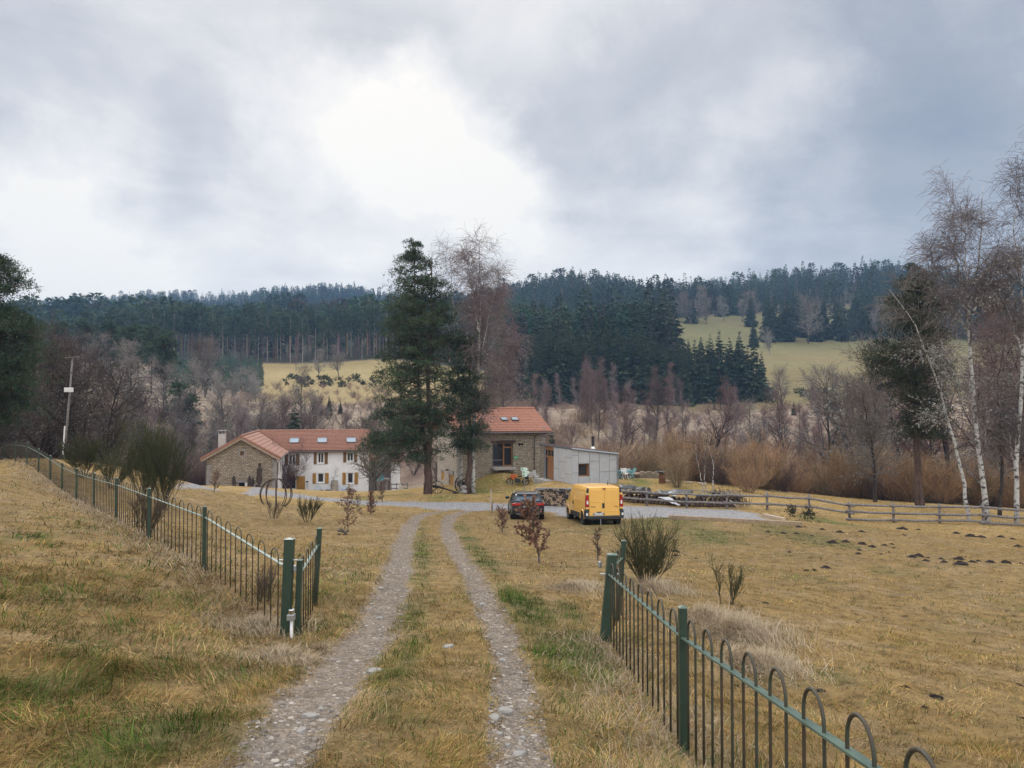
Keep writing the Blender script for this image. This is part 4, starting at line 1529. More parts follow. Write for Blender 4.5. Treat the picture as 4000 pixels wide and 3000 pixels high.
def big_pine(name, label, Y, trunks, outline, nclump, per, seed, tri, rx=(.7, 1.25), depth=.85, bark=BARK_PINE, gap=.0, cols=None):
    """trunks: list of [(u, v, r)...]; outline: (v, u0, u1) silhouettes"""
    rg = np.random.default_rng(seed)
    b = P(trunks[0][0][0], trunks[0][0][1], Y)
    base = np.array([b[0], b[1], H1(b[0], b[1])])
    mb = MB()
    axes = []
    for ti, tr in enumerate(trunks):
        pts = []
        for (u, v, r) in tr:
            p = P(u, v, Y + (ti * .5)) - base
            pts.append((p[0], p[1], p[2], r))
        if ti == 0:
            pts[0] = (0, 0, -.4, pts[0][3] * 1.25)
        axes.append(pts)
        # wobble and subdivide
        fine = []
        for q, (p, s) in enumerate(zip(pts[:-1], pts[1:])):
            for k in range(4):
                f = k / 4
                w = (0 if (k == 0) else .05)
                fine.append([p[j] + (s[j] - p[j]) * f + (rg.normal(0, w) if j < 2 else 0) for j in range(4)])
        fine.append(list(pts[-1]))
        mb.tube([f[:3] for f in fine], [f[3] for f in fine], 10)
    th = thing(name, label, 'pine', base)
    mb.build('trunk', bark, th, True)
    vs = np.array([o[0] for o in outline]); u0 = np.array([o[1] for o in outline]); u1 = np.array([o[2] for o in outline])
    area = np.maximum(u1 - u0, 5)
    cl, segs = [], []
    for i in range(nclump):
        while True:
            v = rg.uniform(vs[0], vs[-1])
            a, c = np.interp(v, vs, u0), np.interp(v, vs, u1)
            if rg.random() < (c - a) / area.max() + .05:
                break
        # whorls: pads gather at certain heights
        um, hw = (a + c) / 2, (c - a) / 2
        ang = rg.uniform(0, 6.283)
        q = rg.random() ** .5
        uu = um + hw * .93 * q * math.cos(ang)
        dY = hw * Y / F * depth * q * math.sin(ang)
        p = P(uu, v, Y)
        p = np.array([p[0], p[1] + dY, p[2] - 0]) - base
        sz = rg.uniform(*rx) * (.55 + .45 * min(1, hw / 110))
        cl.append((p[0], p[1], p[2], sz, sz * .30))
        # limb from the nearest trunk axis, starting a little higher or lower depending on the level
        best, bd = None, 1e9
        for ax in axes:
            zs = [t[2] for t in ax]
            zz = np.clip(p[2] + rg.uniform(-.6, .9) - .10 * abs(q) * 3, zs[0] + 2, zs[-1])
            xx = np.interp(zz, zs, [t[0] for t in ax]); yy = np.interp(zz, zs, [t[1] for t in ax])
            dd = math.hypot(xx - p[0], yy - p[1])
            if dd < bd:
                bd, best = dd, (xx, yy, zz)
        segs += limb_between(rg, best, (p[0], p[1], p[2] - .1), .035 + .012 * bd, .015)
        for _ in range(3):
            e = np.array(p) + rg.normal(0, .5, 3) * sz
            segs += [(p[0], p[1], p[2] - .1, *e, .014, .008)]
    obj('limbs', seg_mesh('limbs', np.array(segs), [bark], n=4), th)
    kw = {} if cols is None else dict(col0=cols[0], col1=cols[1])
    me = pine_crown(rg, cl, per, tri=tri, **kw)
    obj('crown', me, th)
    return th


big_pine('pine_tree', 'tall dark green pine with forked trunk standing beside the old cart', 66,
         [[(1672, 1928, .34), (1672, 1800, .29), (1682, 1690, .22), (1672, 1500, .17), (1690, 1250, .11), (1684, 1010, .03)],
          [(1672, 1790, .18), (1652, 1680, .17), (1634, 1480, .14), (1622, 1250, .09), (1616, 945, .02)]],
         [(940, 1600, 1632), (1000, 1570, 1665), (1030, 1545, 1705), (1100, 1525, 1735), (1180, 1515, 1765), (1270, 1500, 1785), (1350, 1480, 1800), (1430, 1450, 1815), (1480, 1462, 1800), (1540, 1480, 1770), (1620, 1455, 1780),
          (1690, 1430, 1760), (1740, 1405, 1745), (1790, 1440, 1730)], 370, 310, 5, .17, rx=(.65, 1.3), cols=((.03, .052, .034), (.135, .185, .095)))
big_pine('pine_tree', 'second darker pine with straight trunk between the forked pine and the birches', 66.5,
         [[(1832, 1930, .24), (1834, 1700, .18), (1836, 1500, .12), (1832, 1330, .03)]],
         [(1320, 1790, 1850), (1400, 1770, 1870), (1500, 1755, 1885), (1580, 1740, 1905), (1650, 1740, 1905), (1720, 1760, 1885), (1770, 1800, 1890)], 100, 300, 6, .18, cols=((.024, .045, .032), (.08, .115, .068)))
# low hanging pine foliage over the pruned tree belongs to the forked pine's lowest limbs; pine trees at both frame edges
big_pine('pine_tree', 'dark pine cut off by the left edge of the photo', 47,
         [[(-60, 1830, .26), (-50, 1500, .22), (-30, 1250, .15), (5, 1010, .03)]],
         [(1000, -30, 40), (1050, -60, 62), (1110, -90, 95), (1180, -120, 60), (1230, -150, 120), (1290, -190, 165), (1350, -220, 150), (1450, -240, 140), (1540, -220, 110), (1600, -200, 90), (1660, -150, 40)], 260, 300, 7, .16)
big_pine('pine_tree', 'scots pine with bare lower trunk behind the rail fence among the birches', 58,
         [[(3598, 1977, .30), (3585, 1850, .25), (3580, 1700, .21), (3582, 1400, .16), (3560, 1050, .04)]],
         [(1030, 3540, 3590), (1090, 3490, 3640), (1200, 3470, 3680), (1300, 3450, 3690), (1390, 3400, 3690), (1440, 3370, 3690), (1480, 3470, 3700), (1540, 3440, 3680), (1600, 3490, 3700), (1650, 3510, 3700), (1710, 3510, 3660)], 190, 300, 8, .17, cols=((.028, .040, .026), (.085, .10, .058)))


# ------------------------------------------------------------------ birches
def birch(name, label, Y, line, seed, radius, lean_cfg=None, leaders=(), lich=2500, tw=(.15, .115, .105), bark=BARK_BIRCH, klen=1.0, st=.2, dens=1.0):
    """line: trunk as (u, v) points from the base up; leaders: further stems as (u, v) lists leaving the trunk"""
    rs = random.Random(seed)
    rng = np.random.default_rng(seed)
    b = P(line[0][0], line[0][1], Y)
    base = np.array([b[0], b[1], H1(b[0], b[1])])
    T, cfg = [], dict(CF_BIRCH)
    cfg['len'] = [c * klen for c in cfg['len']]
    cfg['k'] = [c * .70 for c in cfg['k']]
    if dens < .5:
        cfg['n'] = cfg['n'][:3]
    g = Grow(seed, cfg)
    mb = MB()
    for li, ln in enumerate([line] + list(leaders)):
        pts = [P(u, v, Y + (.35 * li * (1 if li % 2 else -1))) - base for (u, v) in ln]
        if li == 0:
            pts[0] = np.array([0, 0, -.4])
        n = 18
        # resample
        ds = [0]
        for a, c in zip(pts[:-1], pts[1:]):
            ds.append(ds[-1] + np.linalg.norm(c - a))
        S = np.linspace(0, ds[-1], n)
        rp = np.stack([np.interp(S, ds, [p[j] for p in pts]) for j in range(3)], 1)
        rp[1:-1, :2] += rng.normal(0, .04, (n - 2, 2))
        r0 = radius if li == 0 else radius * .42
        rr = [max(r0 * (1 - .93 * (i / (n - 1)) ** .85), .014) for i in range(n)]
        mb.tube([tuple(p) for p in rp], rr, 9)
        for i in range(n - 1):
            T.append((*rp[i], *rp[i + 1], rr[i], rr[i + 1]))
            f = (i + .5) / (n - 1)
            if f > (st if li == 0 else .12):
                for _ in range(2):
                    if rs.random() > .85 * dens:
                        continue
                    d = Vector(rp[i + 1] - rp[i]).normalized()
                    ax = d.orthogonal().normalized(); ax.rotate(Matrix.Rotation(rs.uniform(0, 6.28), 3, d))
                    an = R(rs.uniform(30, 62))
                    g.go(Vector(rp[i]).lerp(Vector(rp[i + 1]), rs.random()), d * math.cos(an) + ax * math.sin(an), ds[-1] * .19 * klen * rs.uniform(.5, 1.15) * (1.1 - .75 * f), min(rr[i] * .55, .07), 1)
    th = thing(name, label, 'birch', base)
    mb.build('trunk', bark, th, True)
    S = np.array(g.segs)
    L = np.array(g.lev)
    cc = np.where((L == 1)[:, None], np.array([[.20, .18, .165]]), np.array([tw])) * rng.uniform(.7, 1.3, len(S))[:, None]
    low = S[S[:, 2] < np.percentile(S[:, 2], 60)]
    ex = lichen(low, lich, rng, .10) if lich else None
    obj('crown', seg_mesh('crown', S, [TWIG], cc, 3, ex), th)
    return th


birch('birch_tree', 'tall white birch with many fine purple twigs right of the forked pine', 67, [(1843, 1930), (1850, 1700), (1868, 1400), (1878, 1150), (1872, 970)], 3, .22,
      leaders=[[(1862, 1500), (1905, 1250), (1950, 1060)], [(1872, 1300), (1840, 1120), (1825, 1000)], [(1870, 1650), (1960, 1480), (2010, 1350)]], lich=2600, tw=(.25, .195, .185), klen=1.15)
birch('birch_tree', 'thin birch whose bare top shows between the pine and the tall white birch', 68.5, [(1798, 1932), (1805, 1600), (1770, 1250), (1757, 975)], 4, .15, lich=2000, tw=(.25, .195, .185))
birch('birch_tree', 'leafless birch with purple crown behind the barn roof', 90, [(1960, 1900), (1965, 1600), (1975, 1350), (1960, 1180)], 5, .2, lich=1800, tw=(.28, .19, .18), bark=BARK_GREY, klen=1.25)
birch('birch_tree', 'leafless birch with purple crown left of the barn roof ridge', 88, [(1880, 1900), (1890, 1600), (1905, 1300), (1920, 1120)], 15, .2, lich=1800, tw=(.27, .19, .18), bark=BARK_GREY, klen=1.25)
birch('birch_tree', 'leaning white birch sloping left over the rail fence', 47, [(3788, 2042), (3770, 1900), (3720, 1700), (3660, 1480), (3570, 1260), (3474, 1130)], 6, .13, lich=2200, tw=(.21, .185, .165), klen=.85, st=.3, dens=.8)
birch('birch_tree', 'tall white birch with several tops at the rail fence', 47, [(3862, 2047), (3835, 1850), (3805, 1600), (3790, 1350), (3785, 1250), (3835, 950), (3840, 720)], 7, .18,
      leaders=[[(3787, 1270), (3730, 1000), (3718, 705)], [(3786, 1230), (3770, 1000), (3768, 820)], [(3788, 1300), (3680, 1150), (3630, 960)], [(3800, 1230), (3880, 1080), (3960, 1020)]], lich=2200, tw=(.215, .18, .17), st=.14, dens=.62)
birch('birch_tree', 'white birch with forked base at the right edge of the photo', 46.5, [(3972, 2057), (3975, 1800), (3990, 1500), (4010, 1100), (4040, 560)], 8, .16,
      leaders=[[(4000, 1200), (3960, 900), (3990, 660)], [(4000, 1400), (3930, 1200), (3880, 1100)], [(3978, 1900), (3940, 1700), (3900, 1560)]], lich=2200, tw=(.215, .18, .17), st=.14, dens=.62)
birch('birch_tree', 'slim birch with dark bark right behind the white birches', 52, [(3905, 2010), (3915, 1800), (3900, 1500), (3930, 1250)], 9, .15, lich=2500, tw=(.25, .19, .18), bark=BARK_DARK, klen=1.2)
birch('birch_tree', 'lichened leafless tree between the scots pine and the willow thicket', 62, [(3420, 1970), (3415, 1800), (3390, 1650), (3360, 1500)], 10, .17, lich=1800, tw=(.24, .205, .18), bark=BARK_DARK, klen=1.3)
# three thin white saplings leaning over the wood heap
birch('birch_sapling', 'thin white birch sapling leaning left behind the wood heap', 56, [(2750, 1915), (2735, 1850), (2722, 1780), (2715, 1735)], 11, .06, lich=0, klen=.9, dens=.35, st=.35)
birch('birch_sapling', 'thin straight white birch sapling behind the wood heap', 56.5, [(2762, 1915), (2752, 1830), (2752, 1735)], 12, .05, lich=0, klen=.9, dens=.35, st=.35)
birch('birch_sapling', 'thin white birch sapling leaning right behind the wood heap', 56, [(2782, 1915), (2786, 1830), (2775, 1765), (2770, 1715)], 13, .06, lich=0, klen=.9, dens=.35, st=.35)

# pruned tree before the house
CF_PRUNED = dict(H=3, R=.2, n=[3, 6, 4, 3], wig=[.03, .10, .16, .2], up=[.02, .05, .05, .04], tap=[.2, .8, .8, .6], st=[.5, .2, .1], k=[5, 1.8, 1.5], ang=[(35, 75), (20, 50), (25, 60)], len=[4.2, 1.5, .8], fall=[0, .3, .3], rad=[.10, .04, .02], rmin=.012)
pm = bare_tree(71, CF_PRUNED, (.16, .125, .085), 1, [((0, 0, -.3), (0, 0, 1), 2.6, .26)], 900, .09, bark=BARK_GREY)
g = P(1462, 1919, 92)
place('pruned_tree', 'short pruned leafless tree with thick trunk before the white house wall', 'tree', (('trunk', pm[0]), ('crown', pm[1])), (g[0], g[1], H1(g[0], g[1])), .4, 1.55)
pm2 = bare_tree(72, CF_ROUND, (.23, .19, .155), 1, bark=BARK_PALE, lich=1800, lsize=.13)
g = P(1475, 1915, 99)
place('bare_tree', 'lichened leafless tree rising in front of the right end of the house roof', 'tree', (('trunk', pm2[0]), ('crown', pm2[1])), (g[0], g[1], H1(g[0], g[1])), .4, .95)

# ------------------------------------------------------------------ garden shrubs on the dry grass
def beech(seed, h, w, dens, col=((.14, .07, .048), (.31, .175, .12))):
    cf = dict(H=h, R=.022, n=[7, 4, 3], wig=[.06, .15, .2], up=[.02, .06, .02], tap=[.8, .7, .6], st=[.18, .15], k=[3.2, 1.6], ang=[(35, 70), (30, 60)], len=[w * .55, w * .25], fall=[.55, .3], rad=[.01, .006], rmin=.005)
    g_ = Grow(seed, cf)
    g_.go((0, 0, -.1), (0, 0, 1), h, .024, 0)
    S = np.array(g_.segs); L = np.array(g_.lev)
    rng = np.random.default_rng(seed)
    tips = S[L >= 1]
    n = dens
    i = rng.integers(0, len(tips), n); t = rng.random(n)[:, None]
    c = tips[i, :3] * (1 - t) + tips[i, 3:6] * t
    d = rng.normal(size=(n, 3)) + np.array([0, 0, -.4])[None]
    d /= np.linalg.norm(d, axis=1, keepdims=True)
    v, tr = leaf_tris(c, d, .085 * rng.uniform(.6, 1.3, n), np.full(n, .32), rng)
    tn = rng.random(n)[:, None]
    K = np.array(col[0])[None] * (1 - tn) + np.array(col[1])[None] * tn
    return seg_mesh('stem', S, [BARK_GREY], n=4), mesh_arrays('dead_leaves', v, tr, np.full(len(tr) // 3, 3), [LEAFM], None, False, {'col': np.repeat(K, 3, 0)})


BEECH = [(2106, 2201, 250, 175, 1500, 'largest young beech with dense rust brown leaves before the black car'), (1962, 2081, 105, 85, 420, 'small sparse young beech left of the black car'), (1361, 2078, 165, 130, 620, 'slender young beech with rust leaves behind the left gate'),
         (1446, 2010, 90, 55, 900, 'compact dark red leaved young beech on the left field'), (1495, 1962, 75, 55, 350, 'thin young beech on the far edge of the gravel drive'), (836, 1922, 90, 50, 260, 'thin young beech before the stone gable'),
         (2335, 2190, 130, 70, 60, 'dry brown weed stalk beside the right gate posts'), (1395, 2000, 70, 50, 90, 'sparse bare shrub left of the red leaved beech')]
for i, (u, v, hpx, wpx, dens, lab) in enumerate(BEECH):
    g = G(u, v)
    k = g[1] / F
    a, b = beech(80 + i, hpx * k, wpx * k, dens)
    place('young_beech' if i < 6 else 'bare_shrub', lab, 'sapling' if i < 6 else 'shrub', (('stem', a), ('dead_leaves', b)), g, i * 1.3)


def broom(seed, h, w, n, col=((.045, .05, .025), (.10, .105, .05)), thick=.006, lean=0):
    """besom of many stiff upright green twigs"""
    rs = random.Random(seed)
    cf = dict(H=h, R=.02, n=[5, 4, 3], wig=[.10, .12, .15], up=[.05, .10, .06], tap=[.7, .6, .5], st=[.2, .15], k=[2.6, 1.6], ang=[(8, 26), (8, 26)], len=[h * .5, h * .28], fall=[.3, .2], rad=[.009, .006], rmin=thick * .6)
    g_ = Grow(seed, cf)
    for i in range(n):
        a = rs.uniform(0, 6.28); q = rs.random() ** .6
        tl = math.atan(q * w / h * .75)
        g_.go((math.cos(a) * .12 * q, math.sin(a) * .12 * q, -.1), (math.cos(a) * math.sin(tl) + lean, math.sin(a) * math.sin(tl), math.cos(tl)), h * rs.uniform(.55, 1.0), .013, 0)
    S = np.array(g_.segs); L = np.array(g_.lev)
    rng = np.random.default_rng(seed)
    tn = np.clip(rng.random(len(S)) * .7 + .15 * L, 0, 1)[:, None]
    K = np.array(col[0])[None] * (1 - tn) + np.array(col[1])[None] * tn
    return seg_mesh('stem', S[L == 0], [M('broom_stem', (.11, .085, .055), (.06, .045, .03), 9, .9)], n=5), seg_mesh('twigs', S[L > 0], [TWIG], K[L > 0])


BROOM = [(2525, 2282, 225, 185, 22, 'large dark green broom bush behind the right gate posts', .005, 0, None), (2841, 2362, 150, 42, 4, 'small upright broom sprig right of the large broom bush', .005, 0, None), (1202, 2040, 95, 70, 8, 'small olive broom bush behind the left fence', .008, 0, None),
         (1065, 2030, 70, 40, 4, 'bare brown stalk plant left of the small olive broom', .006, 0, None), (560, 1905, 215, 125, 20, 'tallest dark broom bush rising behind the left fence', .010, .10, 34), (640, 1900, 150, 120, 14, 'dark broom bush right of the tallest one behind the left fence', .010, .12, 33), (330, 1880, 150, 180, 18, 'broad dark broom bush behind the left fence below the utility pole', .010, .1, 38),
         (430, 1900, 125, 150, 12, 'low dark broom bush between the taller ones behind the left fence', .010, .1, 36), (1030, 2350, 150, 60, 5, 'dry branching weed behind the left fence near the gate', .004, .05, None), (570, 2080, 150, 120, 7, 'tangled bare bramble growing through the left fence', .006, .2, 19.5)]
for i, (u, v, hpx, wpx, n, lab, th_, lean, Y) in enumerate(BROOM):
    if Y is None:
        g = G(u, v)
    else:
        p = P(u, v, Y); g = np.array([p[0], p[1], H1(p[0], p[1])])
        hpx = hpx + max(0, (p[2] - g[2]) * F / Y)
    k = g[1] / F
    kw = {} if i not in (3, 8, 9) else dict(col=((.10, .075, .055), (.18, .14, .10)))
    a, b = broom(120 + i, hpx * k, wpx * k, n, thick=th_, lean=lean, **kw)
    place('broom_bush' if i not in (3, 8, 9) else 'dry_shrub', lab, 'bush', (('stem', a), ('twigs', b)), g, 0)
# dark holly bushes at the end of the timber edging
for (u, v, hpx, wpx, lab) in ((3155, 2034, 60, 58, 'larger dark holly bush at the right end of the timber edging'), (3094, 2018, 45, 40, 'smaller dark holly bush at the rail fence left of the larger one')):
    g = G(u, v); k = g[1] / F
    rg = np.random.default_rng(int(u))
    h, w = hpx * k, wpx * k
    cl = [(rg.normal(0, w * .2), rg.normal(0, w * .2), h * rg.uniform(.25, .8), w * .3, h * .3) for _ in range(12)]
    place('holly_bush', lab, 'bush', (('stem', seg_mesh('stem', np.array([(0, 0, -.1, .05, 0, h * .7, .03, .015)]), [BARK_DARK])), ('leaves', pine_crown(rg, cl, 90, (.03, .035, .022), (.085, .085, .05), .10))), g)
# stubs of coppiced willow behind the wood heap
for (u, v, s, lab) in ((2647, 1903, .75, 'willow stool with upright shoots right of the barbecue'), (2925, 1925, .62, 'willow stool with fan of shoots behind the right end of the wood heap'), (2330, 1895, .3, 'low bare bush')):
    if s < .4:
        continue
    g = G(u, v)
    pr = W_TAN[0] if u < 2700 else W_ORANGE[1]
    place('willow_bush', lab, 'bush', (('trunk', pr[0]), ('crown', pr[1])), g, u, s)
CF_BRAMBLE = dict(CF_WILLOW); CF_BRAMBLE['up'] = [-.03, 0, 0]; CF_BRAMBLE['k'] = [1.2, 1.]
# ------------------------------------------------------------------ building materials
def M_stone(name, a, b, mortar, sx=1.0, course=.17, width=.42, warp=.10):
    m = bpy.data.materials.new(name)
    m.use_nodes = True
    t = NT(m.node_tree)
    out = t.n('ShaderNodeOutputMaterial')
    bs = t.n('ShaderNodeBsdfPrincipled')
    bs.inputs['Roughness'].default_value = .92
    bs.inputs['Specular IOR Level'].default_value = .12
    t.l(bs.outputs[0], out.inputs[0])
    tc = t.n('ShaderNodeTexCoord')
    sp = t.n('ShaderNodeSeparateXYZ')
    t.l(tc.outputs['Object'], sp.inputs[0])
    nz = t.n('ShaderNodeTexNoise', i_Scale=1.9, i_Detail=4.0, i_Roughness=.6)
    t.l(tc.outputs['Object'], nz.inputs['Vector'])
    ns = t.n('ShaderNodeSeparateColor')
    t.l(nz.outputs['Color'], ns.inputs[0])
    hx = t.math('ADD', t.math('ADD', sp.outputs[0], sp.outputs[1]), t.math('MULTIPLY', ns.outputs[0], warp * 3))
    hz = t.math('ADD', sp.outputs[2], t.math('MULTIPLY', ns.outputs[1], warp * 2.2))
    cb = t.n('ShaderNodeCombineXYZ')
    t.l(hx, cb.inputs[0]); t.l(hz, cb.inputs[1])
    br = t.n('ShaderNodeTexBrick')
    br.offset = .43
    br.inputs['Color1'].default_value = (*a, 1)
    br.inputs['Color2'].default_value = (*b, 1)
    br.inputs['Mortar'].default_value = (*mortar, 1)
    br.inputs['Scale'].default_value = 1.0
    br.inputs['Mortar Size'].default_value = .028
    br.inputs['Mortar Smooth'].default_value = .4
    br.inputs['Brick Width'].default_value = width
    br.inputs['Row Height'].default_value = course
    t.l(cb.outputs[0], br.inputs['Vector'])
    n2 = t.n('ShaderNodeTexNoise', i_Scale=5.5, i_Detail=6.0, i_Roughness=.7)
    t.l(tc.outputs['Object'], n2.inputs['Vector'])
    v = t.ramp(n2.outputs[0], [(.25, .45), (.5, 1.0), (.75, 1.4)])
    c = t.mix(1.0, br.outputs['Color'], v, 'MULTIPLY')
    t.l(c, bs.inputs['Base Color'])
    bp = t.n('ShaderNodeBump', i_Strength=1.0, i_Distance=.06)
    hh = t.math('ADD', t.math('MULTIPLY', br.outputs['Fac'], -1.0), t.math('MULTIPLY', n2.outputs[0], .8))
    t.l(hh, bp.inputs['Height'])
    t.l(bp.outputs[0], bs.inputs['Normal'])
    return m


def M_glass(name, col=(.02, .024, .03), rough=.06):
    m = bpy.data.materials.new(name)
    m.use_nodes = True
    t = NT(m.node_tree)
    out = t.n('ShaderNodeOutputMaterial')
    b = t.n('ShaderNodeBsdfPrincipled')
    b.inputs['Base Color'].default_value = (*col, 1)
    b.inputs['Roughness'].default_value = rough
    b.inputs['Specular IOR Level'].default_value = .6
    tc = t.n('ShaderNodeTexCoord')
    nz = t.n('ShaderNodeTexNoise', i_Scale=.7, i_Detail=1.0)
    t.l(tc.outputs['Object'], nz.inputs['Vector'])
    bp = t.n('ShaderNodeBump', i_Strength=.04, i_Distance=.1)
    t.l(nz.outputs[0], bp.inputs['Height'])
    t.l(bp.outputs[0], b.inputs['Normal'])
    t.l(b.outputs[0], out.inputs[0])
    return m


def M_plain(name, c, rough=.5, metal=0., spec=.4, coat=0.):
    m = M(name, c, tuple(x * .9 for x in c), 3.0, rough, 0, None, metal, spec, coat=coat)
    return m


STONE_W = M_stone('fieldstone_wall', (.50, .42, .325), (.33, .27, .205), (.19, .155, .12))
STONE_B = M_stone('barn_stone_wall', (.50, .43, .335), (.33, .275, .21), (.21, .175, .135), course=.15, width=.36)
STONE_BL = M_stone('lit_pale_pointed_wall', (.56, .50, .425), (.38, .33, .275), (.52, .465, .40), course=.2, width=.3, warp=.2)  # paler than the front stone: brightness of the lit left face painted in
RENDER = M('white_lime_render', (.88, .87, .87), (.80, .79, .79), 1.4, .9, .15, 20)
TILE_R = M('red_roof_tiles', (.37, .19, .13), (.25, .125, .09), 3.0, .85, .2, 25, contrast=(.3, .7))
TILE_O = M('orange_roof_tiles', (.44, .21, .14), (.31, .145, .10), 3.0, .85, .2, 25, contrast=(.3, .7))
OCHRE = M('ochre_painted_wood', (.47, .25, .05), (.37, .19, .04), 5, .7, .1, stretch=(1, 1, .2))
OCHRE_D = M('brown_ochre_wood', (.215, .115, .032), (.165, .085, .026), 5, .7, .1, stretch=(1, 1, .2))
WOOD_O = M('oiled_larch_wood', (.36, .175, .075), (.26, .12, .05), 6, .6, .1, stretch=(6, 6, .5))
WOOD_P = M('pale_timber', (.50, .40, .31), (.40, .31, .24), 5, .8, .1)
WOOD_G = M('weathered_grey_wood', (.255, .235, .225), (.12, .105, .10), 5, .9, .4, stretch=(2, 2, 2))
WHITE_P = M_plain('white_paint', (.80, .80, .80), .5)
GLASS = M_glass('dark_window_glass')
GLASS_SKY = M_glass('skylight_glass', (.30, .36, .42), .05)
ZINC = M_plain('zinc_sheet', (.34, .36, .39), .45, .7)
ZINC_D = M_plain('dark_zinc_gutter', (.13, .115, .11), .5, .4)
DARK_IN = M_plain('dark_interior', (.012, .011, .011), .9)
GRAN = M('granite_lintel', (.34, .32, .30), (.26, .245, .23), 9, .9, .3)
CONC = M('grey_concrete_panels', (.44, .447, .46), (.36, .367, .38), 1.5, .8, .12, 30, contrast=(.3, .7))
CONC_L = M('pale_concrete_panels', (.56, .57, .585), (.48, .49, .51), 1.5, .8, .12, 30, contrast=(.3, .7))


class Frame:
    """a building's own axes: origin (x, y), turned by rot; pixels are carried onto its planes"""
    def __init__(self, O, rot, z0):
        self.O, self.rot, self.z0 = np.array([O[0], O[1], z0]), rot, z0
        self.c, self.s = math.cos(rot), math.sin(rot)

    def loc(self, w):
        d = np.asarray(w, float) - self.O
        return np.array([d[0] * self.c + d[1] * self.s, -d[0] * self.s + d[1] * self.c, d[2]])

    def dirl(self, d):
        return np.array([d[0] * self.c + d[1] * self.s, -d[0] * self.s + d[1] * self.c, d[2]])

    def front(self, u, v, y):
        o, d = self.loc((0, 0, 0)), self.dirl(ray(u, v))
        t = (y - o[1]) / d[1]
        q = o + d * t
        return q[0], q[2]

    def side(self, u, v, x):
        o, d = self.loc((0, 0, 0)), self.dirl(ray(u, v))
        t = (x - o[0]) / d[0]
        q = o + d * t
        return q[1], q[2]

    def plane(self, u, v, p, n):
        o, d = self.loc((0, 0, 0)), self.dirl(ray(u, v))
        n = np.asarray(n, float)
        t = np.dot(np.asarray(p) - o, n) / np.dot(d, n)
        return o + d * t

    def fr(self, u0, u1, v0, v1, y):
        a, b = self.front(u0, v1, y), self.front(u1, v0, y)
        return a[0], b[0], a[1], b[1]


def wall(mb, a0, a1, z0, ztop, at, th, holes=(), axis='x', brk=(), m=0):
    """wall in the plane 'at', from a0 to a1 along the axis, thickness th behind it, roofline ztop(a), holes (a0, a1, z0, z1)"""
    zt = ztop if callable(ztop) else (lambda a: ztop)
    xs = sorted(set([a0, a1] + [h[0] for h in holes] + [h[1] for h in holes] + [b for b in brk if a0 < b < a1]))

    def pt(a, o, z):
        return (a, at + o, z) if axis == 'x' else (at + o, a, z)
    for x0, x1 in zip(xs[:-1], xs[1:]):
        hs = sorted([h for h in holes if h[0] <= x0 + 1e-6 and h[1] >= x1 - 1e-6], key=lambda h: h[2])
        z = z0
        spans = []
        for h in hs:
            spans.append((z, h[2], None)); z = h[3]
        spans.append((z, None, True))
        for (lo, hi, top) in spans:
            h0, h1 = (zt(x0), zt(x1)) if top else (hi, hi)
            if not top and hi - lo < 1e-4:
                continue
            for o in (0, th):
                mb.add([pt(x0, o, lo), pt(x1, o, lo), pt(x1, o, h1), pt(x0, o, h0)], [(0, 1, 2, 3) if (o == 0) == (axis == 'x') else (3, 2, 1, 0)], m)
    for h in holes:
        c = [(h[0], h[2]), (h[1], h[2]), (h[1], h[3]), (h[0], h[3])]
        for i in range(4):
            p, q = c[i], c[(i + 1) % 4]
            mb.add([pt(p[0], 0, p[1]), pt(q[0], 0, q[1]), pt(q[0], th, q[1]), pt(p[0], th, p[1])], [(0, 3, 2, 1)], m)
    for a in (a0, a1):
        mb.add([pt(a, 0, z0), pt(a, th, z0), pt(a, th, zt(a)), pt(a, 0, zt(a))], [(0, 1, 2, 3)], m)
    return mb


def tiled(mb, p00, p10, p11, p01, cols, rows, amp=.07, step=.08, m=0, thick=.12):
    """pantile slope: p00-p10 the eave, p01-p11 the ridge; wavy tiles laid in overlapping rows"""
    p00, p10, p11, p01 = [np.array(p, float) for p in (p00, p10, p11, p01)]
    nrm = np.cross(p10 - p00, p01 - p00)
    nrm /= np.linalg.norm(nrm)
    if nrm[2] < 0:
        nrm = -nrm
    per = 4
    nc = cols * per
    vs = []
    for j in range(rows):
        for e in (0, 1):
            s = (j + e) / rows
            lift = step * (1 - e)
            for i in range(nc + 1):
                a = i / nc
                q = (p00 * (1 - a) + p10 * a) * (1 - s) + (p01 * (1 - a) + p11 * a) * s
                vs.append(q + nrm * (lift + amp * (.5 + .5 * math.cos(2 * math.pi * i / per))))
    fs = []
    w = nc + 1
    for j in range(rows * 2 - 1):
        for i in range(nc):
            fs.append((j * w + i, j * w + i + 1, (j + 1) * w + i + 1, (j + 1) * w + i))
    mb.add(vs, fs, m)
    a, b, c, d = p00, p10, p11, p01
    k = -nrm * thick
    mb.hexa([tuple(a + k), tuple(b + k), tuple(c + k), tuple(d + k), tuple(a - nrm * .005), tuple(b - nrm * .005), tuple(c - nrm * .005), tuple(d - nrm * .005)], m)


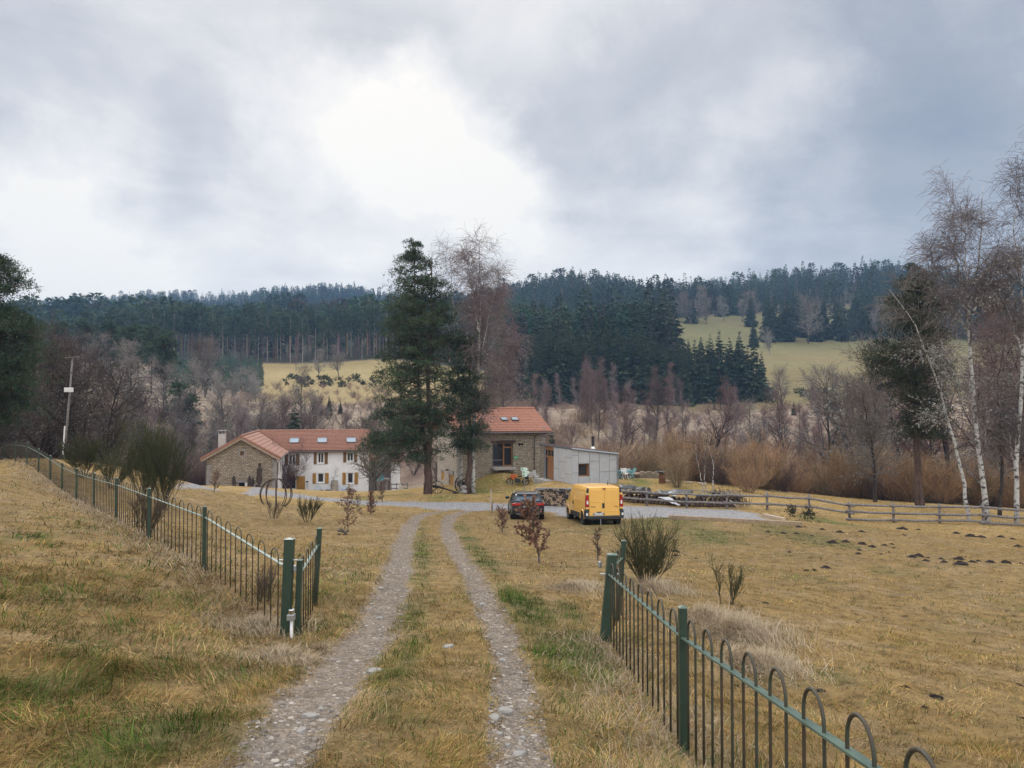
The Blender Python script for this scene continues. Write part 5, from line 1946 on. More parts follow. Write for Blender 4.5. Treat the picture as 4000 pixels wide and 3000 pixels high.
def window(parent, x0, x1, z0, z1, y, mull=1, frame=WHITE_P, glass=GLASS, fw=.07, sill=True, tr=0, axis='x', sgn=1, name='window', depth=.06, sillmat=None):
    """casement set back in its opening: window > frame, pane, sill"""
    def bx(mb, a0, a1, o0, o1, b0, b1):
        if axis == 'x':
            mb.box(a0, a1, y + min(o0, o1), y + max(o0, o1), b0, b1)
        else:
            mb.box(y + min(o0 * sgn, o1 * sgn), y + max(o0 * sgn, o1 * sgn), a0, a1, b0, b1)
    f = MB()
    bx(f, x0, x0 + fw, 0, depth, z0, z1); bx(f, x1 - fw, x1, 0, depth, z0, z1)
    bx(f, x0 + fw, x1 - fw, 0, depth, z0, z0 + fw); bx(f, x0 + fw, x1 - fw, 0, depth, z1 - fw, z1)
    for i in range(mull):
        c = x0 + (x1 - x0) * (i + 1) / (mull + 1)
        bx(f, c - fw * .5, c + fw * .5, 0, depth - .003, z0 + fw, z1 - fw)
    for i in range(tr):
        c = z0 + (z1 - z0) * (i + 1) / (tr + 1)
        bx(f, x0 + fw, x1 - fw, .01, depth - .01, c - fw * .35, c + fw * .35)
    w = f.build(name, frame, parent)
    g_ = MB()
    bx(g_, x0 + fw * .5, x1 - fw * .5, depth * .45, depth * .6, z0 + fw * .5, z1 - fw * .5)
    g_.build('pane', glass, w)
    if sill:
        s = MB()
        bx(s, x0 - .1, x1 + .1, -.22, -.002, z0 - .09, z0 - .012)
        s.build('sill', sillmat or frame, w)
    return w


def shutter(parent, x0, x1, z0, z1, y, mat, brace=True):
    b = MB()
    n = 5
    for i in range(n):
        a0, a1 = x0 + (x1 - x0) * i / n, x0 + (x1 - x0) * (i + 1) / n
        b.box(a0 + .003, a1 - .003, y - .075, y - .045, z0, z1)
    s = b.build('shutter', mat, parent)
    k = MB()
    h = z1 - z0
    k.box(x0 + .02, x1 - .02, y - .10, y - .077, z0 + h * .12, z0 + h * .18)
    k.box(x0 + .02, x1 - .02, y - .10, y - .077, z0 + h * .82, z0 + h * .88)
    if brace:
        k.bar((x0 + .06, y - .088, z0 + h * .19), (x1 - .06, y - .088, z0 + h * .81), .02, .09, up=(0, 1, 0))
    k.build('brace', mat, s)
    return s


# ------------------------------------------------------------------ the white farmhouse
def make_house():
    fr = Frame((-29.07, 100.0), R(12.3), -11.4)
    th = thing('farmhouse', 'long white farmhouse with stone gable wing, red tiled roof and ochre shutters', 'house', (fr.O[0], fr.O[1], fr.z0), fr.rot)
    E, RZ = 5.33, 7.8          # eave and ridge heights above the house base
    WX0, WX1, WXC, WY0 = -8.66, 0.0, -4.33, -12.28
    c1 = lambda x, y: (700 + x / 2.212, 1500 + y / 2.212)

    def rect(x0, x1, y0, y1, yl):
        u0, v0 = c1(x0, y0); u1, v1 = c1(x1, y1)
        return fr.fr(u0, u1, v0, v1, yl)
    yw = .45
    xr = fr.front(*c1(1637, 750), yw)[0]
    ups = [((948, 1005, 607, 697), (905, 942), (1010, 1041)), ((1197, 1250, 593, 685), (1162, 1189), (1256, 1284)), ((1450, 1506, 590, 668), (1417, 1444), (1510, 1538))]
    los = [((1195, 1250, 770, 853), (1153, 1184), (1260, 1293)), ((1453, 1505, 766, 860), (1410, 1441), (1515, 1546))]
    holes = []
    for (w, a, b) in ups + los:
        holes.append(rect(*w, yw))
    door = rect(935, 1005, 795, 905, yw)
    holes.append((door[0], door[1], door[2], door[3]))
    mb = MB()
    wall(mb, -.45, xr, -1.5, E + .1, yw, .5, holes)
    # right end of the house and its back
    wall(mb, yw + .5, 10, -1.5, lambda a: E + .1 + (RZ - E - .15) * (1 - abs(a - 5) / 4.55 if abs(a - 5) < 4.55 else 0), xr, -.5, axis='y', brk=(5.0,))
    mb.build('white_wall', RENDER, th)
    # wing side wall towards the yard
    sx = WX1 - .45
    mb = MB()
    sh = []
    for (x0, x1) in ((850, 864), (872, 882), (887, 896)):
        ya, _ = fr.side(*c1(x0, 690), sx); yb, _ = fr.side(*c1(x1, 690), sx)
        sh.append((ya, yb, 3.1, 4.65))
    wall(mb, WY0 + .5, yw - .003, -1.5, E + .1, sx, -.5, sh, axis='y')
    mb.build('wing_side_wall', RENDER, th)
    for h in sh:
        window(th, h[0], h[1], h[2], h[3], sx - .12, 0, OCHRE_D, GLASS, axis='y', sgn=-1, sill=False)
    # stone gable
    gy = WY0 + .5
    zt = lambda x: E + (RZ - E) * (1 - abs(x - WXC) / 4.33) - .22
    gw = rect(525, 560, 580, 618, gy)
    cw = rect(513, 567, 851, 903, gy)
    mb = MB()
    wall(mb, WX0 + .62, sx - .003, -1.0, zt, gy, .55, [gw, cw], brk=(WXC,))
    wall(mb, gy + .55, 9.0, -1.0, E - .1, WX0 + .62, .5, axis='y')
    mb.build('stone_gable_wall', STONE_W, th)
    window(th, *gw, gy + .12, 1, OCHRE_D, GLASS, .09, False, 1)
    sr = rect(510, 575, 566, 632, gy)
    mb = MB()
    mb.box(sr[0], sr[1], gy - .03, gy - .004, gw[3] + .02, sr[3]); mb.box(sr[0], sr[1], gy - .03, gy - .004, sr[2], gw[2] - .02)
    mb.box(sr[0], gw[0] - .02, gy - .03, gy - .004, gw[2] - .02, gw[3] + .02); mb.box(gw[1] + .02, sr[1], gy - .03, gy - .004, gw[2] - .02, gw[3] + .02)
    mb.build('stone_surround', GRAN, th)
    lt = rect(498, 578, 832, 852, gy)
    mb = MB().box(lt[0], lt[1], gy - .12, gy - .004, lt[2], lt[3])
    mb.build('cellar_lintel', GRAN, th)
    MB().box(cw[0], cw[1], gy + .3, gy + .34, cw[2], cw[3]).build('cellar_shade_sheet', DARK_IN, th)  # near-black sheet painted for the shade inside the cellar opening
    MB().box(cw[1] + .01, cw[1] + .28, gy - .05, gy - .004, cw[2] - .3, cw[3]).build('cellar_jamb', RENDER, th)
    q = MB()
    for i in range(11):
        w = .35 if i % 2 else .55
        q.box(sx - w, sx + .02, gy - .025, gy - .003, -.2 + i * .48, .24 + i * .48)
        q.box(WX0 + .60, WX0 + .6 + w, gy - .025, gy - .003, -.2 + i * .44, .2 + i * .44)
    q.build('quoins', GRAN, th)
    # windows with shutters
    for (w, a, b) in ups + los:
        r = rect(*w, yw)
        mat = OCHRE if (w, a, b) in los else OCHRE_D
        wd = window(th, r[0], r[1], r[2], r[3], yw + .14, 1 if mat is OCHRE_D else 0, WHITE_P, GLASS, .10)
        top, bot = (r[3] + .03, r[2] - .12)
        for s in (a, b):
            sa = rect(s[0], s[1], 600, 690, yw)
            shutter(th, sa[0], sa[1], bot, top, yw, mat, mat is OCHRE)
    # open doorway, near-black sheet for the shade inside, leaf folded back on the wall
    MB().box(door[0] + .02, door[1] - .02, yw + .4, yw + .44, door[2], door[3]).build('dark_doorway', DARK_IN, th)
    d = rect(1013, 1088, 795, 926, yw)
    b = MB()
    for i in range(6):
        a0 = d[0] + (d[1] - d[0]) * i / 6
        b.box(a0 + .003, a0 + (d[1] - d[0]) / 6 - .003, yw - .08, yw - .03, d[2] + .02, d[3])
    dl = b.build('door', OCHRE, th)
    MB().box(d[0] + .05, d[1] - .05, yw - .105, yw - .083, d[3] - .45, d[3] - .32).box(d[0] + .05, d[1] - .05, yw - .105, yw - .083, d[2] + .3, d[2] + .43).build('brace', OCHRE, dl)
    # roofs: main slopes and wing slopes meeting in a valley
    ov = .6
    xe = fr.front(*c1(1672, 470), 0)[0]
    rm = MB()
    tiled(rm, (0, -.02, E), (xe, -.02, E), (xe, 5, RZ), (-4.33, 5, RZ), 46, 15)
    tiled(rm, (xe, 10.02, E), (-8.66, 10.02, E), (-4.33, 5, RZ), (xe, 5, RZ), 40, 15)
    ro = rm.build('roof', TILE_R, th)
    rw = MB()
    tiled(rw, (WX1, WY0, E), (0, 0, E), (-4.33, 5, RZ), (WXC, WY0, RZ), 8, 9, .012, .05)
    tiled(rw, (WX0, 9.9, E), (WX0, WY0, E), (WXC, WY0, RZ), (WXC, 5.0, RZ), 22, 12, .012, .04)
    wr = rw.build('wing_roof', TILE_R, th)
    rg = MB()
    rg.tube([(-4.45, 5, RZ + .06), (xe + .05, 5, RZ + .06)], .13, 8)
    rg.tube([(WXC, WY0 - .05, RZ + .06), (WXC, 5.0, RZ + .06)], .13, 8)
    rg.build('ridge_tiles', TILE_R, ro)
    vg = MB()      # verge tiles and boards of the gable
    for (xa) in (WX0, WX1):
        vg.bar((xa, WY0 - .03, E - .03), (WXC, WY0 - .03, RZ - .03), .08, .24, up=(0, 0, 1))
    vg.build('verge_tiles', TILE_R, wr)
    vb = MB()
    for (xa) in (WX0 + .1, WX1 - .1):
        vb.bar((xa, WY0 + .05, E - .27), (WXC, WY0 + .05, RZ - .27), .05, .2, up=(0, 0, 1))
    vb.build('bargeboard', WOOD_P, wr)
    sf = MB()
    sf.box(.0, xr, .05, yw - .02, E - .22, E - .13)
    sf.build('eave_soffit', WOOD_P, ro)
    gt = MB()
    gt.tube([(0, -.08, E - .08), (xe, -.08, E - .10)], .075, 8)
    gt.tube([(WX1 + .05, WY0, E - .08), (.05, -.1, E - .1)], .075, 8)
    gt.tube([(WX0 - .05, WY0 + .2, E - .08), (WX0 - .05, 5, E - .08)], .075, 8)
    gt.tube([(WX0 - .05, WY0 + .3, E - .1), (WX0 + .5, gy - .06, E - .5), (WX0 + .5, gy - .06, -.5)], .05, 6)
    gt.tube([(WX1 - .02, WY0 + .2, E - .12), (sx + .06, gy + .1, E - .7), (sx + .06, gy + .1, 0)], .05, 6)
    gt.build('gutter', ZINC_D, th)
    # skylights
    n = np.array([0, -(RZ - E), 5.0]); n = n / np.linalg.norm(n)
    for (x0, x1, y0, y1) in ((950, 1038, 466, 508), (1192, 1279, 464, 506), (1445, 1529, 462, 504)):
        u0, v0 = c1(x0, y0); u1, v1 = c1(x1, y1)
        p0 = np.array([0, 0, E]) + n * .19
        A, B = fr.plane(u0, v1, p0, n), fr.plane(u1, v0, p0, n)
        sl = np.array([0, 5.0, RZ - E]); sl /= np.linalg.norm(sl)
        s0, s1 = np.dot(A - p0, sl), np.dot(B - p0, sl)
        L0 = p0 + sl * s0; L1 = p0 + sl * s1
        f = MB()

        def slab(mb, xa, xb, sa, sb, h0, h1):
            q = []
            for h in (h0, h1):
                for (xx, ss) in ((xa, sa), (xb, sa), (xb, sb), (xa, sb)):
                    r = p0 + sl * ss + n * h
                    q.append((xx, r[1], r[2]))
            mb.hexa(q)
        slab(f, A[0], B[0], s0, s0 + .09, -.12, .04); slab(f, A[0], B[0], s1 - .09, s1, -.05, .06)
        slab(f, A[0], A[0] + .09, s0 + .09, s1 - .09, -.05, .06); slab(f, B[0] - .09, B[0], s0 + .09, s1 - .09, -.05, .06)
        sk = f.build('skylight', ZINC_D, ro)
        g2 = MB(); slab(g2, A[0] + .08, B[0] - .08, s0 + .08, s1 - .08, -.02, .02)
        g2.build('pane', GLASS_SKY, sk)
    # chimney on the far slope of the wing
    cy = -3.0
    p = np.array([fr.front(*c1(372, 480), cy)[0], cy, fr.front(*c1(372, 480), cy)[1] - 1.0])
    ctop = fr.front(*c1(372, 430), cy)[1] - p[2]
    ch = MB().box(p[0] - .42, p[0] + .42, p[1] - .4, p[1] + .4, p[2] - 2.5, p[2] + ctop)
    c = ch.build('chimney', M('pale_chimney_render', (.50, .47, .43), (.40, .37, .34), 3, .9), wr)
    cp = MB().box(p[0] - .5, p[0] + .5, p[1] - .46, p[1] + .46, p[2] + ctop + .35, p[2] + ctop + .45)
    for sxx in (-.38, .38, 0):
        cp.box(p[0] + sxx - .05, p[0] + sxx + .05, p[1] - .38, p[1] + .38, p[2] + ctop + .003, p[2] + ctop + .347)
    cp.build('chimney_cap', GRAN, c)
    # lower annexe at the right end
    ax1 = xr + 4.3
    mb = MB()
    wall(mb, xr + 3.1, ax1, -1.5, 4.0, 2.6, .4)
    wall(mb, 2.9, 8, -1.5, 4.0, ax1 - .004, -.4, axis='y')
    mb.build('side_annexe_wall', RENDER, th)
    rm = MB(); tiled(rm, (xr + .1, 1.6, 3.75), (ax1 + .4, 1.6, 3.75), (ax1 + .4, 7, 5.0), (xr + .1, 7, 5.0), 20, 8)
    rm.build('side_annexe_roof', TILE_R, th)
    mb = MB()
    for xx in (.25, 2.2):
        mb.box(xr + xx, xr + xx + .18, 1.7, 1.88, -1.4, 3.55)
    mb.box(xr + .15, xr + 5, 1.7, 1.86, 3.553, 3.7)
    mb.build('porch_posts', WOOD_G, th)
    bw = MB(); wall(bw, xr + .05, xr + 3.08, -1.5, 4.2, 4.5, .3); bw.build('porch_back_wall', M('grey_old_render', (.36, .34, .32), (.27, .25, .235), 2, .9), th)
    # terrace plants and things outside are separate
    return fr, th, xr, yw, c1, gy


HF, HOUSE, HXR, HYW, HC1, HGY = make_house()


def hw(x, y, z=0):
    """house coordinates to world"""
    return (HF.O[0] + x * HF.c - y * HF.s, HF.O[1] + x * HF.s + y * HF.c, HF.z0 + z)


# ------------------------------------------------------------------ the stone barn
def make_barn():
    fr = Frame((-5.2, 74.0), R(17), -8.2)
    th = thing('stone_barn', 'tall stone barn with orange tiled roof and large glazed opening behind the pines', 'barn', (fr.O[0], fr.O[1], fr.z0), fr.rot)
    c2 = lambda x, y: (1600 + x / 2.4578, 1550 + y / 2.4578)
    c6 = lambda x, y: (1650 + x / 7.373, 1780 + y / 7.373)
    XR = fr.front(2129, 1780, 0)[0]
    Dp = 9.8
    ez = fr.front(*c2(1000, 322), -.5)[1]
    rz = ez + 2.05

    def rect(x0, x1, y0, y1, yl=0):
        u0, v0 = c2(x0, y0); u1, v1 = c2(x1, y1)
        return fr.fr(u0, u1, v0, v1, yl)
    op = rect(793, 993, 437, 672)
    mb = MB()
    wall(mb, .0, XR, -2, ez + .05, 0, .6, [op])
    wall(mb, .6, Dp, -2, lambda a: ez + (rz - ez) * (1 - abs(a - Dp / 2) / (Dp / 2)) - .05, XR - .003, -.6, axis='y', brk=(Dp / 2,))
    mb.build('front_wall', STONE_B, th)
    # left gable end, pale pointing and stone tone lifted for its lit face
    l0, l1 = fr.side(*c6(895, 700), 0), fr.side(*c6(757, 700), 0)
    w0, w1 = fr.side(*c6(622, 560), 0), fr.side(*c6(545, 560), 0)
    zd1 = fr.side(*c6(830, 535), 0)[1]
    zw0, zw1 = fr.side(*c6(580, 690), 0)[1], fr.side(*c6(580, 450), 0)[1]
    dh = (l0[0], l1[0], fr.side(*c6(830, 945), 0)[1], zd1)
    wh = (w0[0], w1[0], zw0, zw1)
    mb = MB()
    wall(mb, .003, Dp, -2, lambda a: ez + (rz - ez) * (1 - abs(a - Dp / 2) / (Dp / 2)) - .05, -.004, .6, [dh, wh], axis='y', brk=(Dp / 2,))
    mb.build('gable_wall', STONE_BL, th)
    b = MB()
    for i in range(4):
        a = dh[0] + (dh[1] - dh[0]) * i / 4
        b.box(.16, .21, a + .004, a + (dh[1] - dh[0]) / 4 - .004, dh[2], dh[3])
    b.build('door', OCHRE, th)
    MB().box(-.12, .16, dh[0] - .25, dh[1] + .25, dh[3] + .004, dh[3] + .42).build('door_lintel', GRAN, th)
    b = MB()
    b.box(.06, .11, wh[0], wh[1], wh[2], wh[3])
    b.build('shutter', OCHRE, th)
    MB().box(-.09, .05, wh[0] - .2, wh[1] + .2, wh[3] + .004, wh[3] + .22).build('window_lintel', GRAN, th)
    q = MB()
    for i in range(14):
        w = .3 if i % 2 else .5
        q.box(-.03, w, -.03, -.004, -1 + i * .5, -.54 + i * .5)
        q.box(-.03, -.0065, -.0035, .85 - w, -1 + i * .5, -.54 + i * .5)
        q.box(XR - w, XR + .025, -.03, -.004, -1 + i * .5, -.54 + i * .5)
    q.build('quoins', GRAN, th)
    # glazed opening
    yy = .28
    o = rect(793, 993, 437, 672, yy)
    dr = rect(895, 986, 490, 668, yy)
    f = MB()
    f.box(o[0], dr[0], yy, yy + .08, o[2], o[2] + .1); f.box(o[0], o[1], yy, yy + .08, o[3] - .12, o[3])
    f.box(o[0], o[0] + .09, yy, yy + .08, o[2] + .1, o[3] - .12)
    f.box(o[0] + .09, dr[0], yy, yy + .07, o[2] + .6, o[2] + .68)
    gl = f.build('glazing_frame', WOOD_G, th)
    g = MB().box(o[0] + .05, dr[0], yy + .03, yy + .05, o[2] + .05, o[3] - .06)
    g.build('pane', GLASS, gl)
    MB().box(o[0] - .2, o[1] + .15, -.09, .27, o[3] + .003, o[3] + .2).build('timber_lintel', M('dark_beam', (.10, .05, .035), (.06, .035, .025), 5, .8), th)
    f = MB()
    zt = o[3] - .12
    for a in (dr[0], dr[1] - .13):
        f.box(a, a + .13, yy - .03, yy + .07, o[2], zt)
    f.box(dr[0] + .13, dr[1] - .13, yy - .03, yy + .07, dr[3], dr[3] + .13)
    f.box(dr[0] + .13, dr[1] - .13, yy - .03, yy + .07, o[2], o[2] + .14)
    d = f.build('door_frame', WOOD_O, th)
    MB().box(dr[0] + .1, dr[1] - .1, yy + .01, yy + .03, o[2] + .1, zt).build('pane', GLASS, d)
    st = rect(820, 1010, 672, 690, -.5)
    MB().box(st[0] - .2, st[1], -1.1, -.003, st[2] - .1, o[2] - .01).build('door_step', M('pale_stone_slab', (.44, .40, .36), (.36, .33, .30), 4, .9, .2), th)
    # roof
    ov, ve = .62, .55
    e0 = ez - .12
    rm = MB()
    tiled(rm, (-ve, -ov, e0), (XR + ve, -ov, e0), (XR + ve, Dp / 2, rz), (-ve, Dp / 2, rz), 40, 14, .06, .045)
    tiled(rm, (XR + ve, Dp + ov, e0), (-ve, Dp + ov, e0), (-ve, Dp / 2, rz), (XR + ve, Dp / 2, rz), 40, 14, .06, .045)
    ro = rm.build('roof', TILE_O, th)
    MB().tube([(-ve, Dp / 2, rz + .07), (XR + ve, Dp / 2, rz + .07)], .14, 8).build('ridge_tiles', TILE_O, ro)
    k = MB()
    for i in range(14):
        xx = .1 + i * (XR - .2) / 13
        k.bar((xx, -.55, e0 - .22), (xx, .3, e0 + .12), .10, .15)
    k.build('rafter_ends', M('dark_rafters', (.12, .06, .045), (.08, .045, .035), 4, .8), ro)
    gt = MB()
    gt.tube([(-ve, -ov - .08, e0 - .10), (XR + ve, -ov - .08, e0 - .13)], .085, 8)
    px = fr.front(*c2(1200, 500), -.12)[0]
    gt.tube([(px + .15, -ov - .05, e0 - .12), (px + .1, -.35, e0 - .4), (px, -.12, e0 - .7), (px, -.12, 0.2)], .055, 7)
    gt.build('gutter', ZINC_D, th)
    n = np.array([0, -(rz - e0), Dp / 2 + ov]); n /= np.linalg.norm(n)
    sl = np.array([0, Dp / 2 + ov, rz - e0]); sl /= np.linalg.norm(sl)
    for (x0, x1, y0, y1) in ((886, 930, 198, 226), (987, 1032, 198, 226)):
        p0 = np.array([0, -ov, e0]) + n * .16
        A, B = fr.plane(*c2(x0, y1), p0, n), fr.plane(*c2(x1, y0), p0, n)
        s0, s1 = np.dot(A - p0, sl), np.dot(B - p0, sl)

        def slab(mb, xa, xb, sa, sb, h0, h1):
            qq = []
            for h in (h0, h1):
                for (xx, ss) in ((xa, sa), (xb, sa), (xb, sb), (xa, sb)):
                    r = p0 + sl * ss + n * h
                    qq.append((xx, r[1], r[2]))
            mb.hexa(qq)
        f = MB(); slab(f, A[0], B[0], s0, s1, -.05, .05)
        sk = f.build('skylight', ZINC_D, ro)
        g2 = MB(); slab(g2, A[0] + .08, B[0] - .08, s0 + .08, s1 - .08, .053, .06)
        g2.build('pane', GLASS_SKY, sk)
    # wall lamp over the small door and black iron ornament
    lp = fr.side(*c6(810, 415), 0)
    MB().bar((-.02, lp[0], lp[1]), (-.35, lp[0], lp[1] + .1), .04, .04).lathe([(.03, .12), (.16, 0), (.17, -.03)], (-.38, lp[0], lp[1]), 10).build('wall_lamp', DARK_IN, th)
    hr = fr.front(*c2(1071, 462), 0)
    MB().prism([(hr[0] - .22, hr[1] - .1), (hr[0] - .14, hr[1] - .1), (hr[0] - .12, hr[1] + .02), (hr[0] + .06, hr[1] + .02), (hr[0] + .1, hr[1] - .14), (hr[0] + .18, hr[1] - .14), (hr[0] + .2, hr[1] + .14), (hr[0] - .2, hr[1] + .14), (hr[0] - .26, hr[1] + .22), (hr[0] - .33, hr[1] + .1)], -.04, -.006).build('iron_ornament', DARK_IN, th)
    return fr, th, c2


BF, BARN, C2 = make_barn()
# green board fixed beside the door
s = BF.fr(C2(1000, 0)[0], C2(1040, 0)[0], C2(0, 570)[1], C2(0, 596)[1], -.05)
t = thing('wall_sign', 'small green board on the barn wall right of the glazed door', 'sign', (*[BF.O[0] + s[0] * BF.c - (-.02) * BF.s, BF.O[1] + s[0] * BF.s + (-.02) * BF.c], BF.z0 + s[2]), BF.rot)
MB().box(0, s[1] - s[0], -.045, -.015, 0, s[3] - s[2]).build('board', M_plain('sign_green', (.07, .38, .16), .5), t)
MB().box(.08, (s[1] - s[0]) * .85, -.05, -.047, (s[3] - s[2]) * .55, (s[3] - s[2]) * .68).box(.08, (s[1] - s[0]) * .6, -.05, -.047, (s[3] - s[2]) * .3, (s[3] - s[2]) * .42).build('lettering', M_plain('sign_pale_green', (.45, .75, .5), .6), t)


# ------------------------------------------------------------------ the concrete annexe
def make_annexe():
    fr = Frame((4.99, 64.0), R(19), -6.66)
    th = thing('concrete_annexe', 'low grey concrete panel annexe with wooden door and flat red sedum roof', 'annexe', (fr.O[0], fr.O[1], fr.z0), fr.rot)
    c2 = C2
    XR = fr.front(2409.6, 1800, 0)[0]
    Dp = 6.4
    tz = lambda x, y: fr.front(*c2(1557, 497), 0)[1] - .06 - x * ((fr.front(*c2(1557, 497), 0)[1] - fr.front(*c2(1990, 545), 0)[1]) / XR)
    T0, T1 = tz(0, 0), tz(XR, 0)

    def rect(x0, x1, y0, y1, yl=0):
        u0, v0 = c2(x0, y0); u1, v1 = c2(x1, y1)
        return fr.fr(u0, u1, v0, v1, yl)
    wn = rect(1621, 1720, 641, 767)
    yj = fr.side(*c2(1387, 700), 0)[0]      # where the door part begins
    yk = fr.side(*c2(1290, 640), 0)[0]
    mb = MB()
    wall(mb, 0, XR, -1.5, lambda x: T0 + (T1 - T0) * x / XR, 0, .3, [wn])
    wall(mb, .3, Dp, -1.5, T1, XR - .003, -.3, axis='y')
    wall(mb, .003, yj, -1.5, T0, -.003, .3, axis='y')
    wall(mb, 0, XR, -1.5, lambda x: T0 + (T1 - T0) * x / XR, Dp, -.3)
    mb.build('concrete_wall', M('dark_joint_concrete', (.25, .255, .265), (.2, .205, .21), 3, .9), th)
    # cladding panels with open joints
    xs = [rect(x, x + 1, 600, 601)[0] for x in (1557, 1620, 1727, 1820, 1916, 1988)]
    zs = lambda y: rect(1700, 1701, y, y + 1)[3]
    top = lambda x: T0 + (T1 - T0) * x / XR - .03
    P_ = MB()
    J = .022

    def panel(xa, xb, za, zb0, zb1, m=0):
        P_.hexa([(xa + J, -.035, za + J), (xb - J, -.035, za + J), (xb - J, -.003, za + J), (xa + J, -.003, za + J),
                 (xa + J, -.035, zb0 - J), (xb - J, -.035, zb1 - J), (xb - J, -.003, zb1 - J), (xa + J, -.003, zb0 - J)], m)
    zb = -.8
    cuts = [[560, 727], [640, 768], [620], [725], [612, 722]]
    for i in range(5):
        xa, xb = xs[i], xs[i + 1]
        lv = [zb] + sorted([zs(c) for c in cuts[i]]) + [None]
        for a, b in zip(lv[:-1], lv[1:]):
            if i == 1 and b is not None and abs(b - zs(640)) < .01:
                continue
            if i == 1 and b is None:
                a = wn[3]
            if i == 1 and b is not None and a == zb:
                b = wn[2]
            panel(xa, xb, a, top(xa) if b is None else b, top(xb) if b is None else b, (i + len(lv)) % 2 if False else 0)
    P_.build('front_panels', CONC, th)
    S_ = MB()
    ys = [0, yj * .38, yj * .70, yj]
    cz = [[.8, 2.2], [.35, 1.75], [1.1]]
    for i in range(3):
        lv = [zb] + cz[i] + [T0 - .03]
        for a, b in zip(lv[:-1], lv[1:]):
            S_.box(-.038, -.006, ys[i] + J, ys[i + 1] - J, a + J, b - J)
    S_.build('side_panels', CONC_L, th)
    # window
    w = window(th, wn[0], wn[1], wn[2], wn[3], .2, 0, WOOD_O, GLASS, .09, True, sillmat=CONC_L)
    MB().box(wn[1] - .012, wn[1] - .002, -.03, .19, wn[2], wn[3]).build('reveal', WOOD_O, w)
    # wooden entrance on the left side, set under the roof
    mid = fr.side(*c2(1335, 583), 0)[1]
    dz = fr.side(*c2(1340, 790), 0)[1]
    sp = yj + (yk - yj) * .62
    f = MB()
    for yy in (yj + .02, sp, yk - .1):
        f.box(.02, .14, yy, yy + .12, dz, T0 - .02)
    f.box(.025, .135, yj + .14, sp, mid, mid + .16); f.box(.025, .135, sp + .12, yk - .1, mid, mid + .16)
    f.box(.025, .135, yj + .14, sp, T0 - .35, T0 - .02); f.box(.025, .135, sp + .12, yk - .1, T0 - .35, T0 - .02)
    f.box(.03, .12, (yj + sp) / 2 + .02, (yj + sp) / 2 + .12, mid + .16, T0 - .35)
    d = f.build('door_frame', WOOD_O, th)
    b = MB()
    n = 7
    for i in range(n):
        a0 = yj + .14 + (sp - yj - .14) * i / n
        b.box(.05, .09, a0 + .004, a0 + (sp - yj - .14) / n - .004, dz, mid)
    b.build('door', WOOD_O, th)
    MB().box(.07, .09, yj + .14, yk - .1, mid + .16, T0 - .35).box(.072, .092, sp + .12, yk - .1, dz, mid).build('pane', GLASS, d)
    wl = MB(); wall(wl, yk + .02, Dp + 1.2, -1.5, T0, 0.02, .3, axis='y'); wl.build('back_wall', STONE_B, th)
    MB().box(-.9, .0, yj - .1, yk + .3, dz - .5, dz - .01).build('door_step', M('concrete_step', (.42, .40, .38), (.34, .325, .31), 4, .9), th)
    # roof: zinc fascia and red sedum
    o = .10
    r = MB()
    q = lambda x, y, dzz: (x, y, T0 + (T1 - T0) * x / XR + dzz)
    r.hexa([q(-o, -o, .0), q(XR + o, -o, .0), q(XR + o, Dp + 1.3, .0), q(-o, Dp + 1.3, .0), q(-o, -o, .16), q(XR + o, -o, .16), q(XR + o, Dp + 1.3, .16), q(-o, Dp + 1.3, .16)])
    ro = r.build('roof_edge', ZINC, th)
    r = MB()
    r.hexa([q(.05, .05, .164), q(XR - .05, .05, .164), q(XR - .05, Dp + 1.2, .164), q(.05, Dp + 1.2, .164), q(.05, .05, .21), q(XR - .05, .05, .21), q(XR - .05, Dp + 1.2, .21), q(.05, Dp + 1.2, .21)])
    r.build('sedum_roof', M('red_sedum', (.19, .085, .07), (.12, .07, .05), 6, .95, .6), ro)
    g = MB().tube([(-o, -o - .06, T0 + .05), (XR + o, -o - .06, T1 + .03)], .06, 8).tube([(XR + .04, -.09, T1), (XR + .04, -.09, -.8)], .05, 8)
    g.build('gutter', ZINC, th)
    fx, fz = fr.front(*c2(1760, 500), 1.6)
    fl = MB().lathe([(.27, -.25), (.22, .06), (.13, .2), (.1, .22)], (fx, 1.6, fz), 12)
    fb = fl.build('flue_flashing', M_plain('bright_zinc', (.7, .7, .7), .3, .6), th)
    zt = fr.front(*c2(1760, 384), 1.6)[1]
    MB().tube([(fx, 1.6, fz + .1), (fx, 1.6, zt)], .12, 10).lathe([(.15, zt - .1), (.17, zt), (.1, zt + .06)], (fx, 1.6, 0), 10).build('flue_pipe', M_plain('flue_black', (.03, .028, .03), .5), th)
    return fr, th


AF, ANNEXE = make_annexe()
# ------------------------------------------------------------------ green bow-top fence and gates
GREEN_P = M('dark_green_steel', (.030, .055, .036), (.022, .042, .028), 6, .45, .05, spec=.5)
GREEN_R = M('green_rail_sheen', (.10, .15, .115), (.065, .105, .082), 6, .4, .05, spec=.6)  # paler than the posts: light reflected off rails and caps painted in
BAR_M = M('rusty_green_bar', (.045, .06, .042), (.065, .04, .025), 5, .6, .1, spec=.4)
STEEL = M_plain('galvanised_steel', (.45, .46, .47), .4, .7)


def bow_mesh(w, hr, hb, r=.0095):
    """hooped bar: two legs from hb up to the rail at 0 and a half round bow above it"""
    pts = [(-w / 2, 0, hb), (-w / 2, 0, -.3), (-w / 2, 0, 0)]
    n = 10
    for i in range(n + 1):
        a = math.pi * (1 - i / n)
        pts.append((math.cos(a) * w / 2, 0, hr * .25 + math.sin(a) * hr * .75))
    pts += [(w / 2, 0, 0), (w / 2, 0, -.3), (w / 2, 0, hb)]
    return MB().tube(pts, r, 6).mesh('bow_bar', BAR_M, True)


